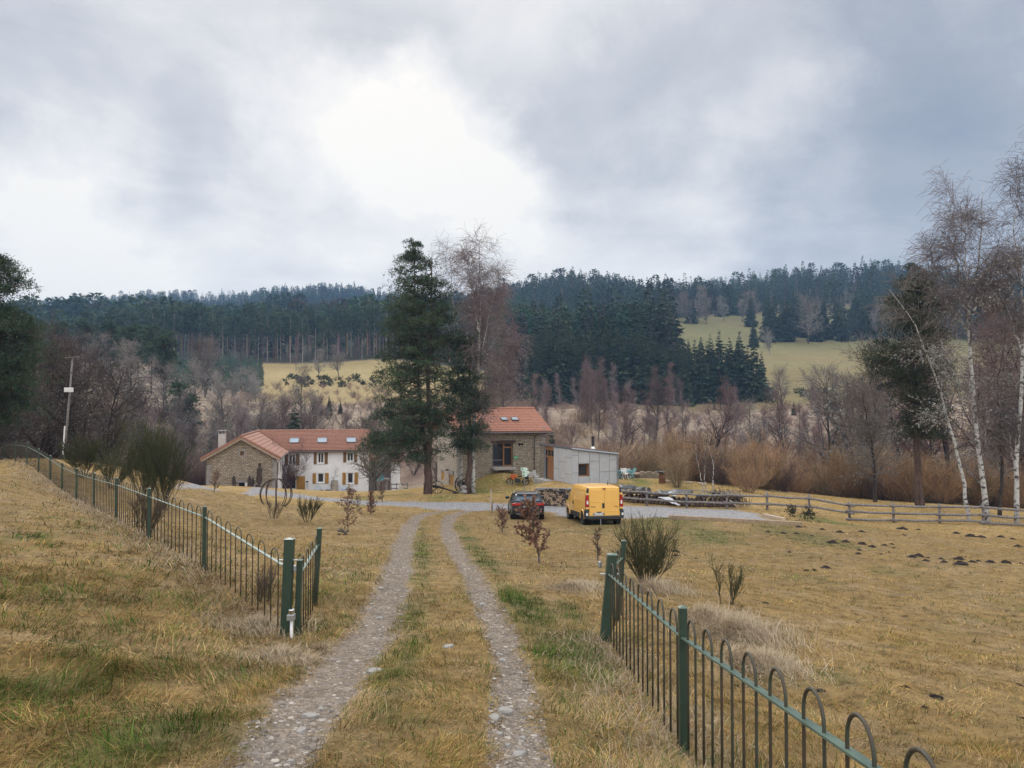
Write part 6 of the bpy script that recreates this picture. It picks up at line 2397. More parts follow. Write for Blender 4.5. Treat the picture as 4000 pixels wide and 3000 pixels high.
def post_part(th, x, y, z, h, s, lean=(0, 0), mat=GREEN_P, name='post'):
    mb = MB()
    mb.bar((x, y, z - .35), (x + lean[0] * h, y + lean[1] * h, z + h), s, s, up=(0, 1, 0))
    o = mb.build(name, mat, th, False, .004)
    cp = MB()
    cx, cy = x + lean[0] * (h + .01), y + lean[1] * (h + .01)
    k = s * .56
    cp.add([(cx - k, cy - k, z + h + .002), (cx + k, cy - k, z + h + .002), (cx + k, cy + k, z + h + .002), (cx - k, cy + k, z + h + .002), (cx, cy, z + h + .022)], [(3, 2, 1, 0), (0, 1, 4), (1, 2, 4), (2, 3, 4), (3, 0, 4)])
    cp.build('cap', GREEN_R, o)
    return o


def bow_fence(name, label, pts, hoops, tops, rail_h=.98, first_post=True, bow_w=.53, hoop_h=.17, ps=.062):
    """pts: ground points of the posts"""
    b = pts[0]
    th = thing(name, label, 'fence', b)
    L = [np.array(p) - np.array(b) for p in pts]
    for i, p in enumerate(L):
        if i == 0 and not first_post:
            continue
        post_part(th, p[0], p[1], p[2], tops, ps)
    meshes = {}
    for i in range(len(L) - 1):
        a, c = L[i] + np.array([0, 0, rail_h]), L[i + 1] + np.array([0, 0, rail_h])
        d = c - a
        ln = math.hypot(d[0], d[1])
        u = d / np.linalg.norm(d)
        a2, c2_ = a + u * .035, c - u * .035
        MB().bar(tuple(a2), tuple(c2_), .05, .012).build('rail', GREEN_R, th)
        k = hoops[i] if isinstance(hoops, (list, tuple)) else hoops
        pitch = ln / (k + .25)
        w = round(pitch * bow_w, 2)
        if w not in meshes:
            meshes[w] = bow_mesh(w, hoop_h, -rail_h + .04)
        az = math.atan2(d[1], d[0])
        for j in range(k):
            t = (j + .62) / (k + .25)
            q = a + d * t
            o = obj('bow_bar', meshes[w], th, tuple(q), az)
    return th


def gp(x, y):
    return (x, y, H1(x, y))


Lp = [gp(p[0], p[1]) for p in FENCE_L]
Lp[0] = gp(Lp[0][0] - .0, Lp[0][1])
bow_fence('bow_top_fence', 'long dark green bow top fence running up the left bank', Lp, 7, 1.17, first_post=False)
Rp = [gp(FENCE_R[0][0] + .16, FENCE_R[0][1]), gp(1.39, 6.3), gp(1.42, 1.9), gp(1.45, -2.5)]
bow_fence('bow_top_fence', 'dark green bow top fence crossing the right foreground', Rp, [8, 9, 9], 1.2, rail_h=.96, first_post=False, bow_w=.5)


def gate_post(label, x, y, h, s, lean):
    z = H1(x, y)
    th = thing('gate_post', label, 'gate post', (x, y, z))
    post_part(th, 0, 0, 0, h, s, lean, name='column')
    MB().tube([(s * .5 + lean[0] * h * .75, 0, h * .78), (s * .5 + .07 + lean[0] * h * .75, 0, h * .78)], .012, 6).tube([(-s * .5 + lean[0] * h * .75, 0, h * .78), (-s * .5 - .07 + lean[0] * h * .75, 0, h * .78)], .012, 6).build('hinge_bolt', STEEL, th)
    return th


gate_post('thick dark green gate post at the left side of the track', Lp[0][0] + .03, Lp[0][1] - .02, 1.36, .125, (.045, 0))
gate_post('thick leaning dark green gate post at the right side of the track', FENCE_R[0][0] + .06, FENCE_R[0][1], 1.22, .13, (.125, .02))


def gate_leaf(label, A, B, hA, hB, r0, r1, k, leanA=(0, 0), leanB=(0, 0)):
    za = H1(*A)
    zb = H1(*B)
    th = thing('metal_gate', label, 'gate', (A[0], A[1], za))
    b = np.array([B[0] - A[0], B[1] - A[1], zb - za])
    post_part(th, 0, 0, 0, hA, .075, leanA, name='hinge_stile')
    post_part(th, b[0], b[1], b[2], hB, .075, leanB, name='closing_stile')
    a2 = np.array([leanA[0] * r0, leanA[1] * r0, r0]); c2_ = b + np.array([leanB[0] * r1, leanB[1] * r1, r1])
    d = c2_ - a2
    MB().bar(tuple(a2 + d * .03), tuple(c2_ - d * .03), .05, .012).build('rail', GREEN_R, th)
    ln = math.hypot(d[0], d[1]); pitch = ln / (k + .2); w = pitch * .52
    me = bow_mesh(w, .19, -.93)
    for j in range(k):
        t = (j + .6) / (k + .2)
        obj('bow_bar', me, th, tuple(a2 + d * t), math.atan2(d[1], d[0]))
    MB().lathe([(.02, -.03), (.028, -.02), (.028, .05), (.02, .06)], (-.02, -.05, hA - .12), 8).build('latch', STEEL, th)


_a, _b = P(1158, 2470, 11.05), P(1226, 2383, 13.1)
gate_leaf('open left gate leaf folded back beside the thick post', (_a[0], _a[1]), (_b[0], _b[1]), 1.06, 1.26, .86, 1.0, 4, (.04, 0), (.07, 0))
gate_leaf('open right gate leaf folded back behind the leaning post', (1.27, 11.06), (1.70, 12.7), 1.18, 1.27, .95, 1.0, 4, (.11, .02), (.11, 0))
# white pipe with a silver lamp head by the left gate post
g = P(1138, 2512, 10.72)
t = thing('solar_light', 'white plastic pipe with silver cap beside the left gate post', 'garden light', (g[0], g[1], H1(g[0], g[1])))
MB().tube([(0, 0, -.2), (.0, 0, .26)], .02, 10).build('pipe', WHITE_P, t, True)
MB().box(-.055, .045, -.05, .05, .2605, .34).build('bracket', STEEL, t, False, .006)
MB().lathe([(.04, .3405), (.042, .37), (.042, .40), (.036, .41)], (0, 0, 0), 12).build('cap', M_plain('chrome', (.7, .7, .7), .15, 1.0), t)

# ------------------------------------------------------------------ wheels and lettering
RUBBER = M_plain('tyre_rubber', (.018, .018, .019), .8)
RIM = M_plain('grey_alloy', (.36, .37, .38), .4, .6)
BLACK_PL = M_plain('black_plastic', (.03, .032, .036), .6)
RED_L = M_plain('red_lamp_lens', (.36, .012, .012), .15, 0, .6, .5)
WHITE_L = M_plain('clear_lamp_lens', (.75, .75, .74), .15, 0, .6, .5)
PLATE_M = M_plain('number_plate_white', (.72, .73, .73), .4)
BLUE_EU = M_plain('number_plate_blue', (.02, .08, .35), .4)
INK = M_plain('black_lettering', (.02, .02, .02), .5)


def text_mesh(s, size, mat, depth=.001, bold=0):
    cu = bpy.data.curves.new('lettering', 'FONT')
    cu.body = s
    cu.size = size
    cu.extrude = depth
    cu.offset = bold
    cu.align_x = 'CENTER'
    cu.align_y = 'CENTER'
    cu.resolution_u = 2
    o = bpy.data.objects.new('lettering', cu)
    COL.objects.link(o)
    dg = bpy.context.evaluated_depsgraph_get()
    me = bpy.data.meshes.new_from_object(o.evaluated_get(dg))
    bpy.data.objects.remove(o)
    bpy.data.curves.remove(cu)
    me.materials.clear()
    me.materials.append(mat)
    return me


def wheel_part(th, x, y, r, w, side, rimmat=RIM, rr=.62):
    o = MB().lathe([(r * .62, -w / 2), (r * .93, -w / 2), (r, -w * .32), (r, w * .32), (r * .93, w / 2), (r * .62, w / 2)], (0, 0, 0), 24, axis='x', ring=True).build('tyre', RUBBER, None, True)
    wh = bpy.data.objects.new('wheel', None); COL.objects.link(wh)
    wh.parent = th; wh.location = (x, y, r)
    o.parent = wh
    mb = MB()
    f = side * w * .42
    mb.lathe([(r * .64, f - side * .06), (r * .64, f), (r * .56, f + side * .004), (r * .54, f - side * .05)], (0, 0, 0), 24, axis='x', ring=True)
    for i in range(7):
        a = 6.283 * i / 7
        mb.bar((f - side * .02, math.cos(a) * r * .12, math.sin(a) * r * .12), (f - side * .01, math.cos(a) * r * .58, math.sin(a) * r * .58), .05, .02, up=(1, 0, 0))
    mb.lathe([(r * .16, f - side * .03), (r * .14, f), (.01, f + side * .003)], (0, 0, 0), 12, axis='x')
    mb.build('rim', rimmat, wh)
    MB().lathe([(r * .54, f - side * .07), (r * .54, f - side * .055)], (0, 0, 0), 18, axis='x').build('brake_disc', BLACK_PL, wh)
    return wh


def plate(th, x, y, z, txt, w=.52, h=.11, rx=math.pi / 2, tilt=0):
    p = MB().box(-w / 2, w / 2, -.008, 0, -h / 2, h / 2).build('number_plate', PLATE_M, th)
    p.location = (x, y, z)
    p.rotation_euler = (tilt, 0, 0)
    e = MB()
    e.box(-w / 2 + .004, -w / 2 + .045, -.0105, -.0085, -h / 2 + .004, h / 2 - .004)
    e.box(w / 2 - .045, w / 2 - .004, -.0105, -.0085, -h / 2 + .004, h / 2 - .004)
    e.build('plate_band', BLUE_EU, p)
    t = obj('lettering', text_mesh(txt, h * .86, INK, .001, .002), p, (0, -.0105, 0))
    t.rotation_euler = (math.pi / 2, 0, 0)
    return p


def loft(mb, secs, prof, m=0, cap=True):
    """secs: list of dicts/tuples given to prof -> list of (x, z) for the right half from bottom to top centre"""
    rings = []
    for s in secs:
        half = prof(*s[1:])
        ring = [(x, s[0], z) for x, z in half] + [(-x, s[0], z) for x, z in half[::-1] if x > 1e-6]
        rings.append(ring)
    n = len(rings[0])
    vs = [p for r in rings for p in r]
    fs = []
    for i in range(len(rings) - 1):
        for k in range(n):
            j = (k + 1) % n
            fs.append((i * n + k, i * n + j, (i + 1) * n + j, (i + 1) * n + k))
    if cap:
        fs.append(tuple(range(n)))
        fs.append(tuple(range((len(rings) - 1) * n + n - 1, (len(rings) - 1) * n - 1, -1)))
    return mb.add(vs, fs, m)


def smooth_angle(o, deg=35):
    me = o.data
    me.polygons.foreach_set('use_smooth', np.ones(len(me.polygons), bool))
    md = o.modifiers.new('bevel', 'BEVEL')
    md.width = .025; md.segments = 2; md.limit_method = 'ANGLE'; md.angle_limit = R(deg)
    wn = o.modifiers.new('normals', 'WEIGHTED_NORMAL')
    return o


# ------------------------------------------------------------------ yellow van
def make_van():
    YEL = M('yellow_van_paint', (.80, .46, .105), (.74, .42, .095), .7, .35, spec=.5, coat=.4)
    a, f_ = P(2362, 2049, 38.3), None
    yaw = R(9.2)
    x0, y0 = a[0], a[1] + 0
    z0 = H1(x0, y0 + .8)
    z1 = H1(x0 - .17 * 3.9, y0 + 3.9)
    th = thing('delivery_van', 'yellow panel van with grey bumpers parked on the grass edge of the yard', 'van', (x0, y0, z0 + .02), yaw)
    th.rotation_euler = (math.atan2(z1 - z0, 3.1), 0, yaw)

    def prof(wb, wm, wr, zb, zm, zr):
        return [(wb * .86, zb), (wb, zb + .10), (wm, zm), (wm - .012, zm + .18), (wr + .075, zr - .32), (wr + .02, zr - .12), (wr - .07, zr - .025), (0, zr)]
    secs = [(0.0, .90, .93, .80, .36, .95, 1.86), (.05, .93, .945, .83, .35, .95, 1.92), (.5, .94, .952, .84, .34, .95, 1.965), (1.6, .95, .955, .845, .34, .95, 1.985), (2.7, .95, .955, .84, .34, .95, 1.98),
            (3.25, .95, .955, .81, .34, .95, 1.93), (3.65, .95, .95, .79, .34, .95, 1.68), (4.05, .94, .945, .80, .34, .92, 1.38), (4.35, .92, .93, .78, .34, .88, 1.20), (4.65, .84, .87, .70, .34, .80, 1.04), (4.78, .70, .75, .55, .36, .70, .90)]
    mb = MB(); loft(mb, secs, prof)
    smooth_angle(mb.build('body', YEL, th), 30)
    # rear doors, one leaf each with handle, upper recess and crease
    for s in (-1, 1):
        d = MB()
        xa, xb = (s * .012, s * .76) if s > 0 else (s * .76, s * .012)
        d.prism([(xa, .50), (xb, .50), (xb - (0.0 if s < 0 else .0), .95), (xb if s < 0 else xb - .03, 1.80) if s > 0 else (xb, 1.80), (xa if s > 0 else xa + .03, 1.80), (xa, .95)], -.022, .01)
        dl = smooth_angle(d.build('rear_door', YEL, th), 40)
        cr = MB()
        cr.tube([(s * .03, -.024, 1.17), (s * .45, -.024, 1.18), (s * .66, -.024, 1.21), (s * .71, -.024, 1.27)], .012, 6)
        cr.tube([(s * .06, -.024, 1.70), (s * .68, -.024, 1.70)], .010, 6)
        cr.tube([(s * .03, -.024, .72), (s * .72, -.024, .715)], .012, 6)
        cr.build('pressing', YEL, dl)
    MB().box(-.12, .0, -.045, -.024, 1.0 - .12, 1.0 + .12).build('door_handle', BLACK_PL, th, False, .02)
    MB().prism([(-.42, .70), (-.14, .70), (-.2, .62), (-.36, .62)], -.032, -.024).build('handle_recess', INK, th)
    plate(th, -.30, -.026, .585, 'CW-107-TW', .55, .12)
    MB().box(-.075, .075, -.05, .03, 1.80, 1.855).build('brake_light', M_plain('dark_red_lens', (.18, .02, .012), .3), th, False, .01)
    tl = obj('lettering', text_mesh('Renault', .085, M_plain('brown_lettering', (.16, .085, .02), .5), .002, .002), th, (-.58, -.026, .95)); tl.rotation_euler = (math.pi / 2, 0, 0)
    tl = obj('lettering', text_mesh('Trafic', .085, bpy.data.materials['brown_lettering'], .002, .002), th, (.60, -.026, .95)); tl.rotation_euler = (math.pi / 2, 0, 0)
    for s in (-1, 1):
        # dark corner pillar with the tall tail lamp between yellow hinge caps
        pl = MB()
        pl.prism([(s * .775, .70), (s * .955, .70), (s * .955, 1.1), (s * .90, 1.62), (s * .862, 1.86), (s * .785, 1.88)], -.018, .13)
        pl.build('rear_pillar', BLACK_PL, th, False, .02)
        tl_ = MB().prism([(s * .80, .94), (s * .968, .94), (s * .968, 1.15), (s * .938, 1.52), (s * .80, 1.52)], -.04, .10).build('rear_light', RED_L, th, False, .02)
        MB().box(min(s * .83, s * .91), max(s * .83, s * .91), -.047, -.041, 1.08, 1.25).build('reversing_lens', WHITE_L, tl_)
        MB().box(min(s * .79, s * .955), max(s * .79, s * .955), -.05, .04, .83, .925).build('hinge_cap', YEL, th, False, .015)
        MB().box(min(s * .79, s * .92), max(s * .79, s * .92), -.05, .04, 1.535, 1.62).build('hinge_cap', YEL, th, False, .015)
        MB().box(min(s * .80, s * .99), max(s * .80, s * .99), -.07, .32, .36, .79).build('corner_bumper', BLACK_PL, th, False, .05)
        MB().box(min(s * .86, s * .96), max(s * .86, s * .96), -.078, -.071, .52, .64).build('reflector', WHITE_L, th, False, .005)
        side = MB()
        xs = s * .957
        side.box(min(xs, xs + s * .022), max(xs, xs + s * .022), 1.12, 3.15, .34, .58)
        side.build('side_moulding', BLACK_PL, th, False, .012)
        # pressed crease and wheel-arch bulges of the flank
        c = MB()
        c.tube([(s * .945, .55, 1.20), (s * .950, 2.2, 1.20), (s * .945, 2.42, 1.28), (s * .90, 2.5, 1.62)], .014, 6)
        c.tube([(s * .90, .45, 1.74), (s * .905, 2.35, 1.75)], .012, 6)
        c.tube([(s * .957, 1.25, .83), (s * .957, 3.0, .85)], .012, 6)
        c.build('pressing', YEL, th)
        for yy in (.72, 3.82):
            ar = MB().tube([(0, math.cos(R(a_)) * .40, math.sin(R(a_)) * .40) for a_ in range(-8, 190, 12)], .03, 6)
            q = ar.build('arch_lip', YEL, th); q.location = (s * (.955 if yy < 2 else .945), yy, .36); q.scale = (s, 1, 1)
            q = MB().lathe([(.385, -.25), (.385, -.004), (.02, -.003)], (0, 0, 0), 24, axis='x').build('arch_shade_disc', DARK_IN, th)  # dark disc painted for the shaded hollow of the arch
            q.location = (s * (.957 if yy < 2 else .947), yy, .36); q.scale = (s, 1, 1)
            wheel_part(th, s * .865, yy, .325, .205, s)
        # cab door glass, black surround
        q = MB().prism([(2.55, 1.18), (3.0, 1.16), (3.62, 1.20), (3.42, 1.50), (3.12, 1.78), (2.62, 1.80)], 0, .012, axis='x').build('cab_window', GLASS, th)
        q.location = (s * .893, 0, 0); q.rotation_euler = (0, -s * R(9), 0)
        q.location = (s * 1.085, 0, .02) if s > 0 else (-1.097, 0, .02)
        MB().box(min(s * .955, s * .975), max(s * .955, s * .975), 2.55, 2.68, .90, 1.10).build('door_handle', BLACK_PL, th, False, .008)
        gap = MB().box(min(s * .9555, s * .9575), max(s * .9555, s * .9575), 2.46, 2.475, .60, 1.16); gap.build('door_gap', INK, th)
        m_ = MB().box(-.10, .10, -.09, .09, -.14, .14).build('wing_mirror', BLACK_PL, th, False, .03)
        m_.location = (s * 1.11, 3.50, 1.22)
    MB().box(-.86, .86, -.09, .10, .35, .49).build('rear_bumper', BLACK_PL, th, False, .02)
    MB().box(-.80, .80, .1, 4.5, .22, .335).build('underbody', DARK_IN, th)
    MB().prism([(3.40, 1.86), (4.22, 1.31), (4.235, 1.325), (3.41, 1.885)], -.72, .72, axis='x').build('windscreen', GLASS, th)
    MB().bar((-.22, -.06, .36), (-.22, -.05, .02), .03, .03).build('tow_bracket', STEEL, th)
    MB().lathe([(.02, .05), (.02, 0), (.005, .25)], (.45, .9, 1.97), 6).build('aerial', BLACK_PL, th)


make_van()


# ------------------------------------------------------------------ black hatchback
def make_car():
    BLK = M('black_car_paint', (.012, .015, .022), (.010, .012, .018), 1.0, .28, spec=.4, coat=.25)
    a = P(2063, 2030, 40.9)
    yaw = R(3.0)
    z0 = H1(a[0], a[1] + .5)
    th = thing('hatchback_car', 'black five door hatchback seen from behind on the gravel yard', 'car', (a[0], a[1], z0 + .0), yaw)
    th.rotation_euler = (math.atan2(H1(a[0], a[1] + 3.3) - H1(a[0], a[1] + .7), 2.6), 0, yaw)

    def prof(wb, wm, wt, zb, zm, zt):
        return [(wb * .85, zb), (wb, zb + .09), (wm, zm - .2), (wm, zm), (wt, zt - .05), (wt - .1, zt), (0, zt + .02)]
    secs = [(0.0, .74, .80, .68, .36, .72, .90), (.05, .82, .855, .74, .30, .74, .96), (.22, .87, .885, .80, .24, .76, .99), (.8, .885, .893, .83, .20, .76, 1.0), (2.2, .89, .893, .84, .20, .75, 1.0), (3.1, .885, .89, .80, .20, .72, .98), (3.7, .87, .885, .76, .20, .68, .90), (4.15, .80, .83, .66, .24, .60, .76), (4.31, .62, .66, .5, .3, .52, .62)]
    mb = MB(); loft(mb, secs, prof)
    smooth_angle(mb.build('body', BLK, th), 25)
    # greenhouse
    def gprof(w0, w1, z0_, z1_):
        return [(w0, z0_), (w0 * .5 + w1 * .5 + .02, (z0_ + z1_) / 2), (w1, z1_ - .05), (w1 - .10, z1_ - .005), (0, z1_ + .01)]
    gs = [(.10, .76, .73, .93, 1.00), (.42, .80, .66, .95, 1.28), (.62, .81, .635, .95, 1.385), (.9, .82, .625, .95, 1.415), (1.8, .82, .615, .95, 1.425), (2.35, .82, .62, .95, 1.36), (2.9, .81, .70, .95, 1.12), (3.2, .80, .76, .95, 1.0)]
    mb = MB(); loft(mb, gs, gprof)
    smooth_angle(mb.build('cabin', BLK, th), 30)
    n = np.array([0, -.9, .75])
    rw = MB()
    zc = lambda y: 1.0 + (y - .10) * (1.385 - 1.0) / .52
    rw.add([(-.64, .115, 1.015), (.64, .115, 1.015), (.55, .515, 1.335), (-.55, .515, 1.335), (-.64, .08, 1.02), (.64, .08, 1.02), (.55, .48, 1.345), (-.55, .48, 1.345)], [(3, 2, 1, 0), (4, 5, 6, 7), (0, 1, 5, 4), (1, 2, 6, 5), (2, 3, 7, 6), (3, 0, 4, 7)])
    rw.build('rear_window', M_glass('car_glass', (.08, .11, .14), .05), th)
    MB().prism([(.30, 1.365), (.75, 1.425), (.75, 1.405), (.34, 1.345)], -.57, .57, axis='x').build('roof_spoiler', BLK, th, False, .008)
    MB().tube([(-.05, .07, 1.03), (-.25, .09, 1.06), (-.42, .13, 1.10)], .012, 6).build('rear_wiper', BLACK_PL, th)
    for s in (-1, 1):
        MB().bar((s * .66, .72, 1.40), (s * .64, 2.0, 1.43), .04, .03).build('roof_rail', M_plain('satin_trim', (.35, .36, .38), .3, .8), th)
        q = MB().add([(s * .78, .55, 1.02), (s * .79, 2.75, 1.02), (s * .69, 2.35, 1.30), (s * .665, .80, 1.33), (s * .80, .55, 1.02), (s * .81, 2.75, 1.02), (s * .71, 2.35, 1.31), (s * .685, .80, 1.34)], [(0, 1, 2, 3), (7, 6, 5, 4), (0, 4, 5, 1), (1, 5, 6, 2), (2, 6, 7, 3), (3, 7, 4, 0)])
        q.build('side_window', GLASS, th)
        L = MB().prism([(s * .36, .82), (s * .40, .90), (s * .60, .93), (s * .86, .90), (s * .87, .80), (s * .74, .775), (s * .44, .79)], -.03, .16).build('rear_light', RED_L, th, False, .015)
        MB().box(min(s * .45, s * .70), max(s * .45, s * .70), -.036, -.031, .815, .845).build('light_bar', M_plain('bright_red_lens', (.55, .06, .05), .2), L)
        for yy in (.78, 3.38):
            q = MB().lathe([(.355, -.2), (.355, -.004), (.02, -.003)], (0, 0, 0), 24, axis='x').build('arch_shade_disc', DARK_IN, th)  # dark disc instead of a hollow, shade of the arch painted in
            q.location = (s * .893, yy, .32); q.scale = (s, 1, 1)
            wheel_part(th, s * .80, yy, .315, .215, s)
        m_ = MB().box(-.11, .11, -.07, .07, -.075, .075).build('wing_mirror', BLK, th, False, .03)
        m_.location = (s * .99, 2.55, 1.03)
    MB().box(-.85, .85, -.045, .12, .50, .60).build('bumper_ledge', BLK, th, False, .02)
    MB().prism([(-.58, .30), (.58, .30), (.66, .38), (-.66, .38)], -.01, .1).build('diffuser', M_plain('satin_grey', (.12, .125, .13), .4, .3), th)
    plate(th, -.02, -.032, .70, 'FP-303-VW', .52, .11)
    rg = MB()
    for i in range(4):
        c = (-.105 + i * .07)
        rg.tube([(c + .045 * math.cos(6.283 * k / 14), -.03, .875 + .045 * math.sin(6.283 * k / 14)) for k in range(15)], .007, 5)
    rg.build('badge', M_plain('chrome_badge', (.75, .75, .76), .15, 1.0), th)
    tl = obj('lettering', text_mesh('A3', .085, bpy.data.materials['chrome_badge'], .002, .003), th, (-.56, -.034, .705)); tl.rotation_euler = (math.pi / 2, 0, 0)
    tl.location = (-.50, -.012, .70)
    MB().box(-.16, .12, .30, .301, 1.13, 1.2).build('window_sticker', M_plain('pale_blue_card', (.5, .68, .75), .5), th)


make_car()


# ------------------------------------------------------------------ orange motorcycle
def make_bike():
    OR = M_plain('orange_fairing', (.62, .13, .02), .35, 0, .5, .3)
    g = P(2023, 1898, 72)
    th = thing('motorcycle', 'orange and black touring motorcycle parked below the barn', 'motorcycle', (g[0], g[1], H1(g[0], g[1])), R(184))
    # local: +x is the front of the machine, turned to face left
    for nm, x in (('front_wheel', .76), ('rear_wheel', -.74)):
        w = bpy.data.objects.new('wheel', None); COL.objects.link(w); w.parent = th; w.location = (x, 0, .33)
        MB().lathe([(.26, -.05), (.31, -.06), (.335, 0), (.31, .06), (.26, .05)], (0, 0, 0), 24, axis='y', ring=True).build('tyre', RUBBER, w, True)
        m = MB().lathe([(.262, -.03), (.24, -.02), (.24, .02), (.262, .03)], (0, 0, 0), 24, axis='y', ring=True)
        for i in range(9):
            a = 6.283 * i / 9
            m.tube([(0, 0, 0), (math.cos(a) * .25, 0, math.sin(a) * .25)], .008, 4)
        m.lathe([(.05, -.07), (.05, .07)], (0, 0, 0), 10, axis='y')
        m.build('rim', RIM, w)
    f = MB()
    for s in (-.09, .09):
        f.tube([(.76, s, .33), (.60, s, .80), (.52, s, 1.05)], .028, 8)
        f.tube([(-.74, s * 1.2, .33), (-.15, s * 1.2, .42)], .03, 6)
    f.tube([(.5, 0, .95), (.1, 0, .55), (-.2, 0, .40)], .04, 8)
    f.tube([(.48, 0, .95), (-.1, 0, .78), (-.8, 0, .88)], .03, 8)
    f.build('frame', BLACK_PL, th)
    MB().box(-.22, .30, -.16, .16, .26, .62).tube([(.3, .14, .3), (.0, .16, .22), (-.6, .18, .34), (-.95, .18, .45)], .045, 8).build('engine', M_plain('engine_black', (.04, .04, .045), .5, .3), th, False, .03)
    t = MB()
    t.prism([(.66, .70), (.72, .86), (.60, 1.06), (.46, 1.08), (.25, 1.02), (-.02, .86), (.02, .76), (.3, .66), (.42, .52), (.55, .55)], -.17, .17)
    t.build('fairing', OR, th, False, .07)
    MB().prism([(1.12, .60), (.86, .72), (.62, .70), (.66, .66), (.86, .68), (1.06, .56)], -.07, .07).build('mudguard', OR, th, False, .015)
    MB().prism([(.03, .90), (-.12, .86), (-.55, .90), (-.82, .98), (-.80, .86), (-.4, .78), (.0, .80)], -.14, .14).build('seat', BLACK_PL, th, False, .04)
    MB().prism([(.66, 1.04), (.52, 1.36), (.48, 1.36), (.58, 1.05)], -.13, .13).build('windscreen', M_glass('smoked_screen', (.03, .03, .035), .1), th, False, .01)
    hb = MB().tube([(.40, -.42, 1.10), (.50, -.18, 1.06), (.50, .18, 1.06), (.40, .42, 1.10)], .016, 6)
    for s in (-1, 1):
        hb.tube([(.46, s * .28, 1.08), (.50, s * .34, 1.24)], .008, 5)
        hb.box(.46, .52, s * .34 - .06, s * .34 + .06, 1.22, 1.30)
    hb.build('handlebar', BLACK_PL, th)
    MB().box(-.98, -.62, -.40, -.19, .58, .90).build('pannier', BLACK_PL, th, False, .03)
    MB().box(-.98, -.62, .19, .40, .58, .90).build('pannier', BLACK_PL, th, False, .03)
    MB().box(-1.0, -.96, -.09, .09, .86, .94).build('tail_light', RED_L, th)
    MB().lathe([(.10, 0), (.11, .03), (.02, .05)], (.70, 0, .90), 12, axis='x').build('headlight', WHITE_L, th)
    MB().tube([(-.05, -.14, .3), (-.12, -.38, .0)], .014, 6).build('side_stand', BLACK_PL, th)


make_bike()

# ------------------------------------------------------------------ direction signs on a post
SIGN_W = M_plain('pale_green_sign', (.62, .76, .68), .5)
SIGN_G = M_plain('sign_dark_green', (.03, .22, .10), .5)
g = P(2048.5, 1916, 62)
t = thing('signpost', 'wooden post with three pale arrow boards pointing right behind the black car', 'signpost', (g[0], g[1], H1(g[0], g[1])))
MB().bar((0, 0, -.3), (0, 0, 1.95), .075, .075, up=(0, 1, 0)).build('post', WOOD_G, t)
c3 = lambda x, y: (1900 + x / 7.373, 1800 + y / 7.373)
for (xa, xb, ya, yb, txt) in ((990, 1200, 195, 288, 'Accueil'), (1035, 1245, 288, 378, 'Chambres'), (1035, 1190, 375, 462, 'Ateliers')):
    a, b = P(*c3(xa, yb), 61.9), P(*c3(xb, ya), 61.9)
    x0, x1, z0, z1 = a[0] - g[0], b[0] - g[0], a[2] - t.location[2], b[2] - t.location[2]
    h = z1 - z0
    bd = MB().prism([(x0, z0 + .01), (x1 - h * .4, z0 + .01), (x1, (z0 + z1) / 2), (x1 - h * .4, z1 - .01), (x0, z1 - .01)], -.085, -.055).build('arrow_board', SIGN_W, t)
    cx = x0 + h * .48
    MB().tube([(cx + h * .27 * math.cos(6.283 * k / 16), -.088, (z0 + z1) / 2 + h * .27 * math.sin(6.283 * k / 16)) for k in range(17)], .018, 5).build('emblem', SIGN_G, bd)
    MB().prism([(cx - h * .16, (z0 + z1) / 2 - h * .12), (cx + h * .16, (z0 + z1) / 2 - h * .12), (cx + h * .05, (z0 + z1) / 2 + h * .14)], -.09, -.086).build('emblem_tree', SIGN_G, bd)
    ln = MB()
    ln.box(x0 + h * .95, x1 - h * .45, -.0875, -.0855, (z0 + z1) / 2 - .02, (z0 + z1) / 2 + .03)
    ln.build('lettering', M_plain('sign_grey_green', (.36, .50, .44), .5), bd)
for (u, v0, v1, Y, lab) in ((1917, 1912, 1991, None, 'taller rough wooden post on the gravel left of the black car'), (1921.5, 1960, 2002, None, 'short stake beside the taller post left of the black car'), (2069, 1895, 1920, 60, 'short pointed stake behind the black car roof'), (2086, 1890, 1918, 60, 'short dark topped stake left of the near log pile')):
    g = G(u, v1) if Y is None else P(u, v1, Y)
    h = (v1 - v0) * g[1] / F
    t = thing('wooden_post', lab, 'post', (g[0], g[1], H1(g[0], g[1])))
    MB().tube([(0, 0, -.2), (.01, 0, h * .5), (.03, 0, h)], [.05 if h > .6 else .035, .045 if h > .6 else .03, .035 if h > .6 else .012], 7).build('stake', WOOD_P if u < 1920 else WOOD_G, t)
    if u < 1918:
        MB().tube([(.02, 0, h * .86), (.12, .02, h * 1.0)], [.02, .012], 6).build('side_branch', WOOD_G, t)


# ------------------------------------------------------------------ garden chairs, tables
def garden_chair(name, label, loc, rz, mat, tilt=0, group=None):
    t = thing(name, label, 'chair', loc, rz, group)
    t.rotation_euler = (tilt, 0, rz)
    b = MB()
    for i in range(5):
        b.box(-.22, .22, -.2 + i * .085, -.13 + i * .085, .43, .455)
    b.build('seat', mat, t)
    b = MB()
    for i in range(6):
        z = .5 + i * .075
        y = .23 + i * .03
        b.box(-.22, .22, y - .012, y + .012, z, z + .06)
    b.build('backrest', mat, t)
    for sx in (-.23, .23):
        MB().bar((sx, -.26, 0), (sx, .26, .60), .035, .035).bar((sx, .26, .60), (sx, .42, .98), .035, .035).build('leg', mat, t)
        MB().bar((sx, .30, 0), (sx, -.24, .60), .035, .035).build('leg', mat, t)
        MB().box(sx - .03, sx + .03, -.28, .26, .62, .65).build('armrest', mat, t)
    return t


TEAL = M_plain('teal_plastic', (.05, .20, .22), .5)
TEAL_L = M_plain('pale_teal_plastic', (.25, .47, .50), .5)


